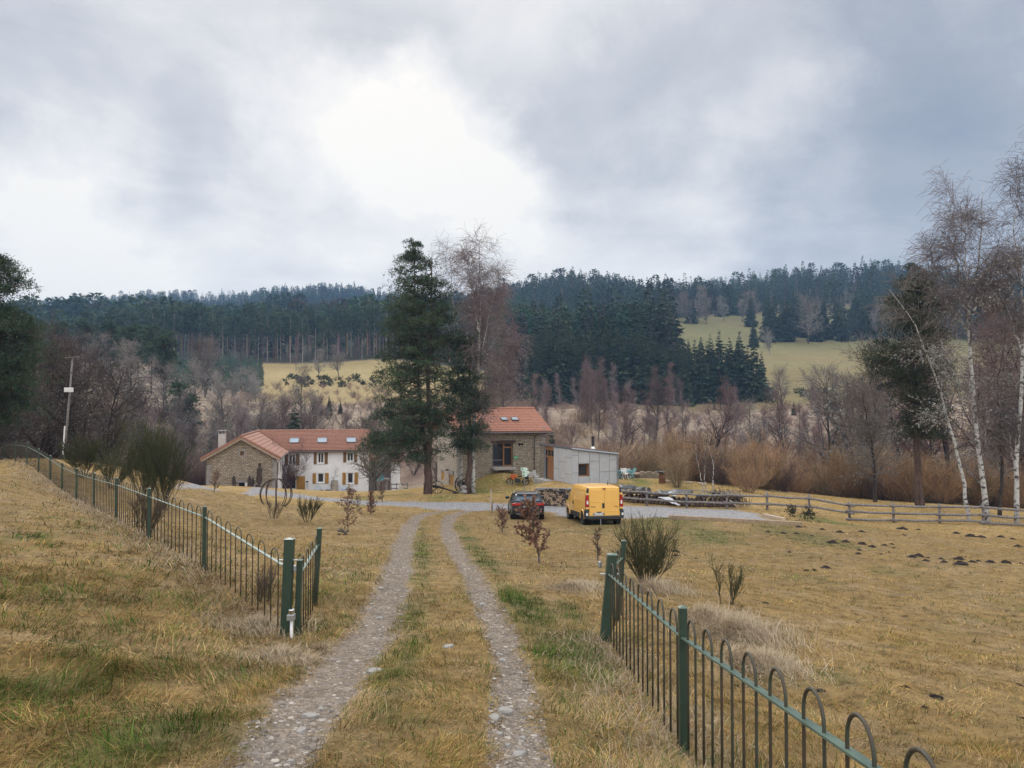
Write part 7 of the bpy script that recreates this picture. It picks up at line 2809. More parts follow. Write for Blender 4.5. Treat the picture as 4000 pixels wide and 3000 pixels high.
def at(u, v, Y):
    p = P(u, v, Y)
    return (p[0], p[1], H1(p[0], p[1]))


garden_chair('garden_chair', 'white folding garden chair tipped against the barn wall', at(2092, 1880, 73.5), R(60), WHITE_P, R(14))
garden_chair('garden_chair', 'white garden chair standing behind the arrow signs', at(2070, 1878, 73.2), R(200), WHITE_P)
garden_chair('garden_chair', 'white garden chair nearest the camera right of the annexe', at(2441, 1862, 70), R(15), WHITE_P)
garden_chair('garden_chair', 'white garden chair closest to the annexe corner', at(2422, 1858, 71.5), R(100), WHITE_P)
garden_chair('garden_chair', 'white garden chair on the far side of the teal table', at(2452, 1856, 72.5), R(170), WHITE_P)
garden_chair('garden_chair', 'pale teal garden chair at the right end of the teal table', at(2465, 1862, 71), R(-70), TEAL_L)
garden_chair('garden_chair', 'dark teal garden chair half hidden by the annexe corner', at(2419, 1866, 69.8), R(40), TEAL)
g = at(2446, 1858, 71.5)
t = thing('garden_table', 'dark teal garden table among the chairs right of the annexe', 'table', g, R(10))
MB().box(-.75, .75, -.42, .42, .70, .74).build('table_top', TEAL, t, False, .01)
for sx in (-.65, .65):
    for sy in (-.33, .33):
        MB().bar((sx, sy, 0), (sx, sy, .70), .06, .06).build('leg', TEAL, t)

# ------------------------------------------------------------------ barbecue, bench, low walls
g = at(2587, 1887, 66)
RUST = M('rusted_steel', (.20, .085, .04), (.12, .055, .035), 5, .9, .3)
t = thing('fire_barbecue', 'rusty column barbecue with wide dark plate on the grass', 'barbecue', g)
MB().lathe([(.31, -.1), (.31, 0), (.29, .45), (.27, .84)], (0, 0, 0), 18).build('column', RUST, t)
MB().lathe([(.25, .845), (.42, .92), (.49, 1.0), (.49, 1.03), (.44, 1.035), (.2, .98)], (0, 0, 0), 24).build('fire_plate', M_plain('seasoned_steel', (.12, .125, .135), .35, .7), t)


def dry_wall(label, a, b, h, seed):
    rs = random.Random(seed)
    t = thing('dry_stone_wall', label, 'wall', (a[0], a[1], H1(a[0], a[1])))
    m = MB()
    d = np.array([b[0] - a[0], b[1] - a[1]]); L = np.linalg.norm(d); d /= L
    nrm = np.array([-d[1], d[0]])
    z = -.2
    while z < h:
        hh = rs.uniform(.09, .17)
        s = 0
        while s < L:
            w = rs.uniform(.18, .45)
            if not (z > h - .2 and rs.random() < .3):
                c0 = d * s + nrm * rs.uniform(-.05, .05)
                gz = H1(a[0] + c0[0], a[1] + c0[1]) - t.location[2]
                p0 = (c0[0], c0[1], gz + z + hh / 2); c1_ = d * (s + w - .025)
                m.bar(p0, (c1_[0] + nrm[0] * rs.uniform(-.05, .05), c1_[1] + nrm[1] * rs.uniform(-.05, .05), gz + z + hh / 2 + rs.uniform(-.015, .015)), .4, hh - .02)
            s += w
        z += hh
    m.build('stones', M('wall_stones', (.40, .33, .245), (.22, .18, .14), 2.2, .95, .4), t)


dry_wall('low dry stone wall behind the barbecue', P(2503, 1866, 73), P(2640, 1880, 71), .62, 5)
t = thing('timber_beam', 'pale round beam lying left of the dry stone wall', 'beam', at(2472, 1858, 73.5))
_b = np.array(at(2501, 1860, 73.2)) - np.array(t.location)
MB().tube([(0, 0, .42), (_b[0], _b[1], _b[2] + .42)], .13, 10).build('log', WOOD_P, t, True)
MB().box(.05, .15, -.1, .1, -.2, .30).box(_b[0] - .15, _b[0] - .05, _b[1] - .1, _b[1] + .1, -.2, .30).build('support', WOOD_G, t)
for (u0, u1, v, lab) in ((2680, 2706, 1877, 'pale plank lying at the foot of the willows behind the birch saplings'), (2724, 2760, 1884, 'pale plank behind the thin birch saplings'), (2598, 2622, 1876, 'pale flat stone slab just right of the barbecue')):
    a, b = at(u0, v, 67), at(u1, v + 2, 66.8)
    t = thing('plank', lab, 'plank', a)
    d = np.array(b) - np.array(a)
    MB().bar((0, 0, .10), (d[0], d[1], d[2] + .10), .28, .12).build('board', WOOD_P, t)

# ------------------------------------------------------------------ rail fence
RAILP = [(2380, 1968, 54), (2526, 1975, 53), (2682, 1985, 52), (2839, 1989, 51), (2996, 1993, 50), (3160, 2003, 49), (3318, 2035, 47.5), (3490, 2039, 46.5), (3670, 2045, 46), (3840, 2048, 45.5), (4010, 2060, 45.5)]
rp = [np.array(at(*q)) for q in RAILP]
rs = random.Random(8)


def rail_fence(label, idx, heights):
    b = rp[idx[0]]
    t = thing('rail_fence', label, 'fence', b)
    for i in idx:
        p = rp[i] - b
        MB().tube([(p[0], p[1], p[2] - .4), (p[0] + .02, p[1], p[2] + .6), (p[0] + rs.uniform(-.04, .04), p[1], p[2] + rs.uniform(1.08, 1.3))], [.085, .075, .065], 8).build('post', WOOD_G, t, True)
    for i, j in zip(idx[:-1], idx[1:]):
        for h in heights:
            p, q = rp[i] - b, rp[j] - b
            o = rs.uniform(-.05, .05)
            d = (q - p) / np.linalg.norm(q - p)
            a = p + np.array([0, -.12, h + o]) - d * .25
            c = q + np.array([0, -.12, h + rs.uniform(-.05, .05)]) + d * .25
            m = (a + c) / 2 + np.array([0, 0, rs.uniform(-.05, .03)])
            MB().tube([tuple(a), tuple(m), tuple(c)], [rs.uniform(.06, .085), .07, rs.uniform(.05, .075)], 7).build('rail', WOOD_G, t, True)
    return t


rail_fence('weathered two rail pole fence in front of the wood heap', [0, 1, 2, 3, 4, 5], [.92, .42])
rail_fence('weathered three rail pole fence across the right field before the birches', [6, 7, 8, 9, 10], [1.0, .58, .14])
t = rail_fence('short sloping rail pair joining the wood heap fence to the right field fence', [5, 6], [.95, .5])

# timber edging of the yard
for (A, B, lab, h, mat) in ((((2612, 2030, 40)), ((3132, 2057, 39)), 'long squared timber edging the grass before the gravel yard', .24, M('tan_sleeper_wood', (.36, .27, .18), (.24, .175, .115), 4, .9, .3)), ((2985, 1998, 46), (3060, 2022, 43), 'pale squared beam lying at the end of the yard', .18, WOOD_P)):
    a, b = np.array(at(*A)), np.array(at(*B))
    t = thing('timber_sleeper', lab, 'timber', a)
    d = b - a
    n = 3 if h > .2 else 1
    for i in range(n):
        p, q = d * (i / n), d * ((i + 1) / n)
        MB().bar((p[0], p[1], p[2] + h / 2 - .02), (q[0] * .999, q[1], q[2] + h / 2 - .02 + .003 * i), .22, h).build('beam', mat, t, False, .01)

# ------------------------------------------------------------------ firewood
LOG_M = [M('log_bark', (.06, .04, .03), (.03, .022, .018), 6, .95, .5), M('cut_log_end', (.46, .335, .22), (.27, .185, .125), 9, .9, .2), M('old_log_end', (.13, .09, .07), (.07, .05, .04), 9, .9, .2)]


def log_mesh(r, L, m, n=9):
    mb = MB()
    k = [(math.cos(6.283 * i / n) * r * random.Random(i + int(r * 999)).uniform(.85, 1.1), math.sin(6.283 * i / n) * r * random.Random(i * 7 + int(r * 999)).uniform(.85, 1.1)) for i in range(n)]
    vs = [(x, 0, z) for x, z in k] + [(x, L, z) for x, z in k]
    mb.add(vs, [(i, i + n, (i + 1) % n + n, (i + 1) % n) for i in range(n)], 0)
    mb.add([(x * .97, -.002, z * .97) for x, z in k], [tuple(range(n))], 1)
    mb.add([(x * .97, L + .002, z * .97) for x, z in k], [tuple(range(n - 1, -1, -1))], 1)
    return mb.mesh('log', [LOG_M[0], LOG_M[m]])


LOGS = [log_mesh(r, .55, m) for r, m in ((.10, 1), (.09, 2), (.08, 1), (.07, 2), (.085, 2), (.11, 1))]


def log_stack(a, b, h, label, group, seed, rad=.085, skip=0.0, jit=.05, top=None, kinds=range(6)):
    rs_ = random.Random(seed)
    a, b = np.array(a), np.array(b)
    d = b - a; L = math.hypot(d[0], d[1]); d2 = d / L
    yaw = math.atan2(d2[1], d2[0])
    row = 0
    z = rad
    n = 0
    while z < h:
        s = rad * (1 if row % 2 == 0 else 2) + rs_.uniform(0, .04)
        while s < L:
            hh = h if top is None else h * top(s / L)
            if z < hh and rs_.random() > skip:
                p = a + d2 * s
                o = obj('firewood_log', LOGS[rs_.choice(kinds)], None, (p[0] + d2[1] * rs_.uniform(-jit, jit), p[1] - d2[0] * rs_.uniform(-jit, jit), H1(p[0], p[1]) + z), yaw, rad / .09 * rs_.uniform(.85, 1.08))
                o.rotation_euler = (0, rs_.uniform(0, 6.28), yaw) if False else (0, 0, yaw)
                tag(o, label, 'log', group)
                n += 1
            s += rad * 2.02
        z += rad * 1.75
        row += 1
    return n


na = np.array(at(2100, 1958, 49.5)); nb = np.array(at(2245, 1952, 50))
log_stack(na, nb, 1.12, 'split firewood log in the covered pile between black car and yellow van', 'logs of the pile behind the black car', 3, .064, .02, .06, lambda t_: .86 + .14 * math.sin(t_ * 3.1))
nc = np.array(at(2425, 1968, 54.6)); nd = np.array(at(2890, 1986, 51.8))
log_stack(nc, nd, 1.0, 'dark firewood log in the long heap behind the rail fence', 'logs of the long heap behind the rail fence', 4, .15, .04, .10, lambda t_: .8 + .2 * math.sin(t_ * 9) * (1 if t_ < .85 else .4), (1, 3, 4))


def sheet(name, label, cat, corners, nu, nv, amp, mat, seed, thick=.01, sag=.0):
    c = [np.array(q, float) for q in corners]
    base = c[0]
    vs = []
    for j in range(nv + 1):
        for i in range(nu + 1):
            a, b = i / nu, j / nv
            q = (c[0] * (1 - a) + c[1] * a) * (1 - b) + (c[3] * (1 - a) + c[2] * a) * b - base
            w = float(fbm(np.array([a * 4 + seed]), np.array([b * 4]), 1, 3, seed)[0])
            vs.append((q[0], q[1] + w * amp * .6, q[2] + w * amp - sag * math.sin(math.pi * a)))
    k = nu + 1
    fs = [(j * k + i, j * k + i + 1, (j + 1) * k + i + 1, (j + 1) * k + i) for j in range(nv) for i in range(nu)]
    m = MB().add(vs, fs)
    o = m.build(name, mat, None, True)
    o.location = tuple(base)
    sd = o.modifiers.new('thickness', 'SOLIDIFY'); sd.thickness = thick
    return tag(o, label, cat)


TARP = M('black_tarpaulin', (.035, .037, .042), (.02, .021, .025), 3, .45, .3, spec=.5)
TARP_W = M('white_plastic_sheet', (.72, .73, .75), (.60, .61, .64), 3, .5, .2)
e = lambda p, dx, dy, dz: (p[0] + dx, p[1] + dy, p[2] + dz)
sheet('tarpaulin', 'black tarpaulin over the log pile between black car and yellow van', 'tarpaulin', (e(na, -.1, -.12, .96), e(nb, .1, -.12, 1.08), e(nb, .1, .75, 1.16), e(na, -.1, .75, 1.02)), 14, 5, .12, TARP, 3)
sheet('tarpaulin', 'black tarpaulin hanging down the left end of the near log pile', 'tarpaulin', (e(na, -.32, -.1, .25), e(na, -.12, -.1, .95), e(na, -.12, .7, 1.0), e(na, -.34, .7, .3)), 6, 5, .06, TARP, 5)
for i, (t0, t1, lab) in enumerate(((.0, .55, 'pale board weighing down the left part of the near tarpaulin'), (.6, 1.0, 'pale board weighing down the right part of the near tarpaulin'))):
    p, q = na + (nb - na) * t0, na + (nb - na) * t1
    o = MB().bar((0, 0, 0), tuple(q - p + np.array([0, 0, .03])), .16, .045).build('board', M('silvered_board', (.36, .34, .33), (.25, .235, .23), 4, .8), None)
    o.location = e(p, 0, .05, 1.13 + .03 * i)
    tag(o, lab, 'board', 'boards on the near tarpaulin')
lerp = lambda t_: nc + (nd - nc) * t_
sheet('tarpaulin', 'crumpled black tarpaulin over the log heap just right of the yellow van', 'tarpaulin', (e(lerp(0), -.1, -.2, 1.0), e(lerp(.26), 0, -.15, .85), e(lerp(.28), 0, .6, .95), e(lerp(0), 0, .6, 1.22)), 14, 5, .16, TARP, 7)
sheet('tarpaulin', 'grey black tarpaulin over the middle of the long log heap', 'tarpaulin', (e(lerp(.33), 0, -.2, .72), e(lerp(.62), 0, -.2, .88), e(lerp(.62), 0, .6, 1.0), e(lerp(.33), 0, .6, .95)), 14, 5, .14, TARP, 9)
sheet('plastic_sheet', 'white plastic sheet hanging low in front of the long log heap', 'plastic sheet', (e(lerp(.30), 0, -.32, .52), e(lerp(.42), 0, -.3, .50), e(lerp(.505), 0, -.45, .03), e(lerp(.47), 0, -.5, .04)), 10, 8, .12, TARP_W, 11)
sheet('plastic_sheet', 'small white plastic sheet draped over the top of the long log heap', 'plastic sheet', (e(lerp(.40), 0, -.30, .86), e(lerp(.43), 0, -.28, .92), e(lerp(.475), 0, -.30, .62), e(lerp(.455), 0, -.32, .60)), 8, 6, .06, TARP_W, 13)
for i, (t0, t1, z0_, z1_, lab) in enumerate(((.72, .99, .98, 1.02, 'pale slab wood lying along the top right of the log heap'), (.60, .80, 1.06, 1.0, 'grey plank on top of the middle of the log heap'), (.86, .93, 1.0, 1.1, 'light split board sticking out of the log heap top'), (.90, .97, .55, .05, 'pale plank leaning on the right end of the log heap'))):
    p, q = lerp(t0), lerp(t1)
    o = MB().bar((0, 0, 0), tuple(q - p + np.array([0, 0, z1_ - z0_])), .18, .05).build('board', (WOOD_P if i == 3 else WOOD_G), None)
    o.location = e(p, 0, -.2 - .35 * (i == 3), z0_)
    tag(o, lab, 'board')
# brushwood heap right of the logs
g = at(2870, 1975, 53)
rg = np.random.default_rng(9)
ss = []
for i in range(90):
    a = rg.uniform(0, 6.28); q = rg.random()
    st = np.array([rg.normal(0, .5), rg.normal(0, .4), .1])
    d = np.array([math.cos(a) * .5 - .35, math.sin(a) * .4, rg.uniform(.3, 1.1)])
    ss.append((*st, *(st + d * rg.uniform(.7, 1.6)), .02, .008))
t = thing('brushwood_heap', 'heap of dark cut branches at the right end of the log heap', 'branches', g)
obj('branches', seg_mesh('branches', np.array(ss), [BARK_DARK] if 'BARK_DARK' in globals() else [WOOD_G], n=4), t)

# ------------------------------------------------------------------ old carts, rocks, dog
CART = M('old_dark_wood', (.045, .036, .032), (.025, .02, .019), 5, .9, .3)


def cart_wheel(t, c, r, rz, n=12, tilt=0):
    w = bpy.data.objects.new('wheel', None); COL.objects.link(w); w.parent = t; w.location = c; w.rotation_euler = (tilt, 0, rz)
    MB().lathe([(r * .90, -.04), (r, -.045), (r, .045), (r * .90, .04)], (0, 0, 0), 28, axis='y', ring=True).build('rim', CART, w)
    m = MB()
    for i in range(n):
        a = 6.283 * (i + .3) / n
        m.tube([(math.cos(a) * .08, 0, math.sin(a) * .08), (math.cos(a) * r * .92, 0, math.sin(a) * r * .92)], .017, 5)
    m.build('spokes', CART, w)
    MB().lathe([(.05, -.16), (.11, -.12), (.12, .1), (.05, .14)], (0, 0, 0), 12, axis='y').build('hub', CART, w)


g = np.array(at(1706, 1932, 67))
t = thing('old_cart', 'old two wheeled cart with long shaft behind the forked pine trunk', 'cart', g)
cart_wheel(t, (.05, -.1, .56), .56, R(8))
cart_wheel(t, (-.66, .75, .56), .56, R(8))
MB().tube([(.05, -.25, .56), (-.68, .9, .56)], .05, 8).build('axle', CART, t)
dz = H1(g[0] + 1.95, g[1] - .6) - g[2]
MB().tube([(-1.2, .35, .80), (.0, .1, .62), (1.95, -.6, dz + .08)], [.06, .075, .06], 7).build('shaft', CART, t)
g = np.array(at(1822, 1932, 68.5))
t = thing('old_cart', 'old wheeled farm cart partly hidden by the birch trunks', 'cart', g)
cart_wheel(t, (.0, -.2, .64), .64, R(5))
cart_wheel(t, (-.75, .9, .64), .62, R(62))
MB().tube([(.0, -.2, .64), (-.75, .9, .64)], .05, 8).build('axle', CART, t)
MB().tube([(-.9, .4, .9), (.6, .2, .55)], .06, 7).tube([(-.8, .8, .8), (.4, -.1, .95)], .05, 7).build('bed_beams', CART, t)
ROCK = M('lichened_rock', (.30, .275, .255), (.17, .155, .145), 3, .95, .6)
for (u, v, wpx, hpx, Y, lab) in ((1812, 1930, 28, 20, 65.3, 'grey boulder at the foot of the birches'), (1811, 1912, 26, 16, 65.6, 'squared grey stone sitting on the boulder at the birches'), (1852, 1931, 14, 18, 66.2, 'pointed pale rock right of the birch trunk'), (1777, 1925, 20, 10, 67, 'low dark stone lump between the two carts'), (1338, 2090, 44, 24, None, 'dark pile of flat stones at the foot of the slender young beech'), (2240, 1962, 50, 18, 48, 'whitish rubble lump before the near log pile')):
    g = np.array(G(u, v)) if Y is None else np.array(at(u, v, Y))
    k = g[1] / F
    mb = MB().blob((0, 0, hpx * k * .42), (wpx * k / 2, wpx * k * .35, hpx * k * .55), int(u), .2, 10, 7)
    if v > 2000:
        mb = MB()
        for j in range(7):
            mb.blob((rs.uniform(-.45, .45) * wpx * k, rs.uniform(-.3, .3) * wpx * k, hpx * k * (.1 + .11 * j)), (wpx * k * rs.uniform(.14, .3), wpx * k * .16, hpx * k * .14), j, .3, 7, 4)
    o = mb.build('boulder', ROCK if v < 2000 else M('dark_stones', (.10, .085, .075), (.05, .042, .04), 9, .95, .6), None, False, .01)
    o.location = tuple(g) if u != 1811 else e(g, 0, 0, .42)
    tag(o, lab, 'rock')


def make_dog():
    g = at(1566, 1915, 85)
    me = bpy.data.meshes.new('body')
    V = [(0, .12, .22), (0, .02, .38), (0, -.10, .55), (0, -.16, .68), (0, -.22, .78), (0, -.33, .755),      # rump, back, chest, neck, head, muzzle
         (.09, -.14, .40), (.09, -.17, .22), (.09, -.19, .03), (.09, -.25, .02), (-.09, -.14, .40), (-.09, -.17, .22), (-.09, -.19, .03), (-.09, -.25, .02),
         (.12, .06, .20), (.15, -.08, .15), (.14, .08, .05), (.14, -.10, .03), (-.12, .06, .20), (-.15, -.08, .15), (-.14, .08, .05), (-.14, -.10, .03),
         (.06, -.19, .86), (.075, -.18, .93), (-.06, -.19, .86), (-.075, -.18, .93), (0, .26, .10), (.05, .42, .05), (.12, .52, .06)]
    E = [(0, 1), (1, 2), (2, 3), (3, 4), (4, 5), (2, 6), (6, 7), (7, 8), (8, 9), (2, 10), (10, 11), (11, 12), (12, 13), (0, 14), (14, 15), (15, 16), (16, 17), (0, 18), (18, 19), (19, 20), (20, 21), (4, 22), (22, 23), (4, 24), (24, 25), (0, 26), (26, 27), (27, 28)]
    Rr = [.17, .155, .15, .095, .095, .05, .065, .05, .042, .038, .065, .05, .042, .038, .11, .08, .05, .04, .11, .08, .05, .04, .035, .012, .035, .012, .06, .045, .025]
    me.from_pydata([(x * 1.15, y * 1.15, z * 1.0) for x, y, z in V], E, [])
    t = thing('dog', 'white dog sitting on the grass between house and forked pine', 'dog', g, R(-38))
    o = obj('body', me, t)
    md = o.modifiers.new('skin', 'SKIN')
    for i, r in enumerate(Rr):
        me.skin_vertices[0].data[i].radius = (r, r)
    me.skin_vertices[0].data[0].use_root = True
    sb = o.modifiers.new('sub', 'SUBSURF'); sb.levels = 2; sb.render_levels = 2
    me.materials.append(M('white_fur', (.66, .64, .60), (.52, .50, .47), 9, .95, .4))
    MB().lathe([(.012, -.01), (.022, 0), (.012, .012)], (0, -.43, .765), 8, axis='y').build('nose', INK, t)
    for s in (-.05, .05):
        MB().blob((s * 1.1, -.335, .815), (.014, .012, .016), 1, 0, 8, 6).build('eye', INK, t)


make_dog()

# hoop sculpture on the left field
g = G(1078, 1974)
Rr = 61 * g[1] / F
t = thing('hoop_sculpture', 'globe shaped sculpture of rusty iron hoops on the left field', 'sculpture', g)
for i, a in enumerate((8, 40, 72, 108, 146)):
    pts = []
    for k in range(33):
        b = 6.283 * k / 32
        q = Rr * math.sin(b)
        z = Rr * .72 + Rr * .98 * math.cos(b)
        if z < -.12:
            continue
        pts.append((k, (q * math.cos(R(a)), q * math.sin(R(a)), z)))
    # split where the hoop is below ground
    run, runs = [], []
    for k, p in pts:
        if run and k != run[-1][0] + 1:
            runs.append(run); run = []
        run.append((k, p))
    runs.append(run)
    if len(runs) == 2:
        runs = [runs[1] + runs[0]]
    for r_ in runs:
        MB().tube([p for _, p in r_], .026, 6).build('hoop', M('dark_rust', (.06, .038, .03), (.035, .025, .022), 6, .8) if i == 0 else bpy.data.materials['dark_rust'], t)

# ------------------------------------------------------------------ things along the farmhouse walls


def on_house(u, v, y):
    x, z = HF.front(u, v, y)
    w = hw(x, y)
    return x, (w[0], w[1], H1(w[0], w[1]))


DARKW = M('dark_carved_wood', (.085, .06, .048), (.045, .033, .028), 6, .9, .5)
c9 = lambda x, y: (780 + x / 5.267, 1750 + y / 5.267)


def statue(label, u, vtop, hscale, seed, y):
    x, p = on_house(u, 1905, y)
    zt = HF.front(u, vtop, y)[1] + HF.z0
    h = zt - p[2]
    t = thing('wood_statue', label, 'statue', p, HF.rot)
    rs_ = random.Random(seed)
    n = 12
    prof = [(.30, 0), (.31, .06), (.24, .16), (.27, .34), (.25, .50), (.22, .62), (.27, .70), (.24, .78), (.11, .83), (.13, .87), (.145, .92), (.12, .97), (.05, 1.0)]
    vs, fs = [], []
    for r, z in prof:
        for k in range(n):
            a = 6.283 * k / n
            j = rs_.uniform(.85, 1.12)
            vs.append((math.cos(a) * r * j * hscale + .10 * z * (seed % 3 - 1), math.sin(a) * r * .8 * j * hscale, z * h - (.15 if z == 0 else 0)))
    for i in range(len(prof) - 1):
        for k in range(n):
            a, b = i * n + k, i * n + (k + 1) % n
            fs.append((a, b, b + n, a + n))
    fs.append(tuple(range((len(prof) - 1) * n, len(prof) * n)))
    MB().add(vs, fs).build('carving', DARKW, t)


statue('tallest dark carved wooden figure leaning before the stone gable', c9(1215, 0)[0], 1808, 1.15, 2, HGY - .9)
statue('small dark carved figure left of the cellar opening', c9(715, 0)[0], 1857, .75, 3, HGY - .7)
statue('stocky dark carved figure right of the cellar opening', c9(1025, 0)[0], 1859, .85, 4, HGY - .7)
statue('pale headed carved figure beside the tallest figure', c9(1095, 0)[0], 1864, .6, 7, HGY - .6)
x, p = on_house(c9(1195, 0)[0], 1907, HGY - 1.0)
t = thing('stone_trough', 'small dark arched stone at the foot of the tallest carved figure', 'stone', p, HF.rot)
MB().tube([(-.4, 0, 0), (-.34, 0, .3), (0, 0, .45), (.34, 0, .3), (.4, 0, 0)], .1, 8).build('arch', ROCK, t)
# bare shrub in the corner of the yard
if 'T_MAUVE' in globals():
    for (u, y, s, lab) in ((1090, -2.0, .2, 'bare pinkish shrub in the corner between stone gable and white wall'), (1068, -3.2, .2, 'bare pinkish shrub before the stone gable corner'), (1100, -.9, .17, 'bare pinkish shrub beside the dark doorway')):
        x, p = on_house(u, 1912, y)
        pr = W_BROWN[int(u) % 2]
        place('bare_shrub', lab, 'shrub', (('trunk', pr[0]), ('crown', pr[1])), p, u, s)
BLUE_C = M_plain('sky_blue_cord', (.22, .46, .66), .5)


def round_chair(label, u, v):
    x, p = on_house(u, v, HYW - 1.0)
    t = thing('round_chair', label, 'chair', p, HF.rot)
    m = MB()
    for i in range(16):
        a = 6.283 * i / 16
        m.tube([(.06 * math.cos(a), .10 + .04 * math.sin(a), .28), (.30 * math.cos(a), .02 + .26 * math.sin(a), .36 + .14 * math.sin(a)), (.42 * math.cos(a), .0 + .36 * math.sin(a), .60 + .24 * math.sin(a))], .012, 4)
    m.build('cord_seat', BLUE_C, t)
    MB().tube([(.43 * math.cos(6.283 * k / 20), .37 * math.sin(6.283 * k / 20), .60 + .24 * math.sin(6.283 * k / 20)) for k in range(21)], .018, 6).build('rim', BLUE_C, t)
    for s in (-1, 1):
        MB().tube([(.30 * s, -.3, 0), (.12 * s, 0, .3)], .014, 5).build('leg', BLACK_PL, t)
        MB().tube([(.30 * s, .32, 0), (.12 * s, .05, .3)], .014, 5).build('leg', BLACK_PL, t)


round_chair('sky blue round cord chair below the left ground floor window', 700 + 1196 / 2.212, 1912)
round_chair('sky blue round cord chair below the right ground floor window', 700 + 1424 / 2.212, 1910)
x, p = on_house(700 + 1340 / 2.212, 1914, HYW - .45)
t = thing('leaning_panel', 'beige framed panel leaning on the white wall between the windows', 'panel', p, HF.rot)
MB().add([(-.36, -.25, .03), (.36, -.25, .03), (.36, .12, 1.55), (-.36, .12, 1.55), (-.36, -.21, .03), (.36, -.21, .03), (.36, .16, 1.55), (-.36, .16, 1.55)], [(0, 1, 2, 3), (7, 6, 5, 4), (0, 4, 5, 1), (1, 5, 6, 2), (2, 6, 7, 3), (3, 7, 4, 0)]).build('board', M('beige_panel', (.42, .36, .28), (.35, .30, .235), 3, .8), t)
f = MB()
for (a, b) in (((-.40, -.26, .0), (-.40, .12, 1.6)), ((.40, -.26, .0), (.40, .12, 1.6)), ((-.4, .12, 1.58), (.4, .12, 1.58)), ((-.4, -.26, .02), (.4, -.26, .02))):
    f.bar(a, b, .07, .07)
f.build('panel_frame', WOOD_G, t)
x, p = on_house(700 + 1108 / 2.212, 1915, HYW - .4)
t = thing('broom', 'broom with dark head leaning on the wall beside the ochre door', 'broom', p, HF.rot)
MB().tube([(.15, -.25, 0), (-.05, .15, 1.45)], .016, 6).build('handle', WOOD_G, t)
MB().box(-.22, .12, .10, .20, 1.45, 1.60).build('head', DARK_IN, t)
for (px, lab) in ((1022, 'white stone at the left foot of the ochre door'), (1078, 'pale stone ornament beside the ochre door hinge'), (1355, 'pale stone right of the leaning panel')):
    x, p = on_house(700 + px / 2.212, 1914, HYW - .5)
    o = MB().blob((0, 0, .15), (.16, .14, .22), px, .15).build('garden_stone', GRAN if px != 1022 else WHITE_P, None, True)
    o.location = p
    tag(o, lab, 'stone')
for (px, lab) in ((1228, 'dark planter box under the left ground floor window'), (1282, 'dark planter box left of the leaning panel')):
    x, p = on_house(700 + px / 2.212, 1913, HYW - .35)
    t = thing('planter_box', lab, 'planter', p, HF.rot)
    MB().box(-.32, .32, -.14, .14, 0, .40).build('box', M_plain('dark_slate', (.10, .10, .11), .7), t, False, .01)
    MB().blob((0, 0, .40), (.26, .10, .05), px, .3).build('soil', INK, t)
if 'T_GREY' in globals():
    x, p = on_house(700 + 1303 / 2.212, 1917, HYW - 1.6)
    a, b = beech(140, 3.4, 1.5, 8)
    th_ = place('bare_sapling', 'pale leaning sapling before the panel on the white wall', 'sapling', (('stem', a), ('dead_leaves', b)), p, 0)
    th_.rotation_euler = (0, R(14), .3)
# teal awning in the porch right of the white wall
p0, p1 = HF.front(1468, 1868, 1.4), HF.front(1499, 1868, 1.4)
zt, zb_ = HF.front(1480, 1846, 1.4)[1], HF.front(1480, 1876, 1.4)[1]
a = hw(p0[0], 1.4, zb_)
t = thing('awning', 'dark teal tarpaulin hung in the porch right of the white wall', 'awning', a, HF.rot)
MB().hexa([(0, 0, 0), (p1[0] - p0[0], 0, 0), (p1[0] - p0[0], .02, 0), (0, .02, 0), (0, .35, zt - zb_), (p1[0] - p0[0], .35, zt - zb_), (p1[0] - p0[0], .37, zt - zb_), (0, .37, zt - zb_)]).build('cloth', TEAL, t)
MB().tube([(0, -.02, 0), (p1[0] - p0[0], -.02, 0)], .05, 6).build('pole', TEAL_L, t)
# grey stone pillar and old garden fence between house and pine
x, p = on_house(1350 + 785 / 4.915, 1912, -1.0)
t = thing('stone_pillar', 'weathered stone pillar right of the porch beside the house', 'pillar', p, HF.rot)
MB().lathe([(.34, -.2), (.34, .15), (.24, .2), (.22, 1.5), (.24, 1.55)], (0, 0, 0), 8).build('shaft', ROCK, t)
MB().lathe([(.34, 1.553), (.42, 1.72), (.42, 1.85), (.36, 1.9)], (0, 0, 0), 8).build('capital', GRAN, t)
a, b = np.array(at(1528, 1903, 93)), np.array(at(1592, 1900, 92))
t = thing('garden_fence', 'low grey wooden fence behind the white dog', 'fence', a)
for i in range(4):
    q = (b - a) * i / 3
    MB().bar((q[0], q[1], q[2] - .2), (q[0], q[1], q[2] + 1.15), .1, .1, up=(0, 1, 0)).build('post', WOOD_G, t)
for h in (.5, 1.0):
    MB().bar((0, -.06, h), (b[0] - a[0], b[1] - a[1] - .06, b[2] - a[2] + h), .05, .12).build('rail', WOOD_G, t)

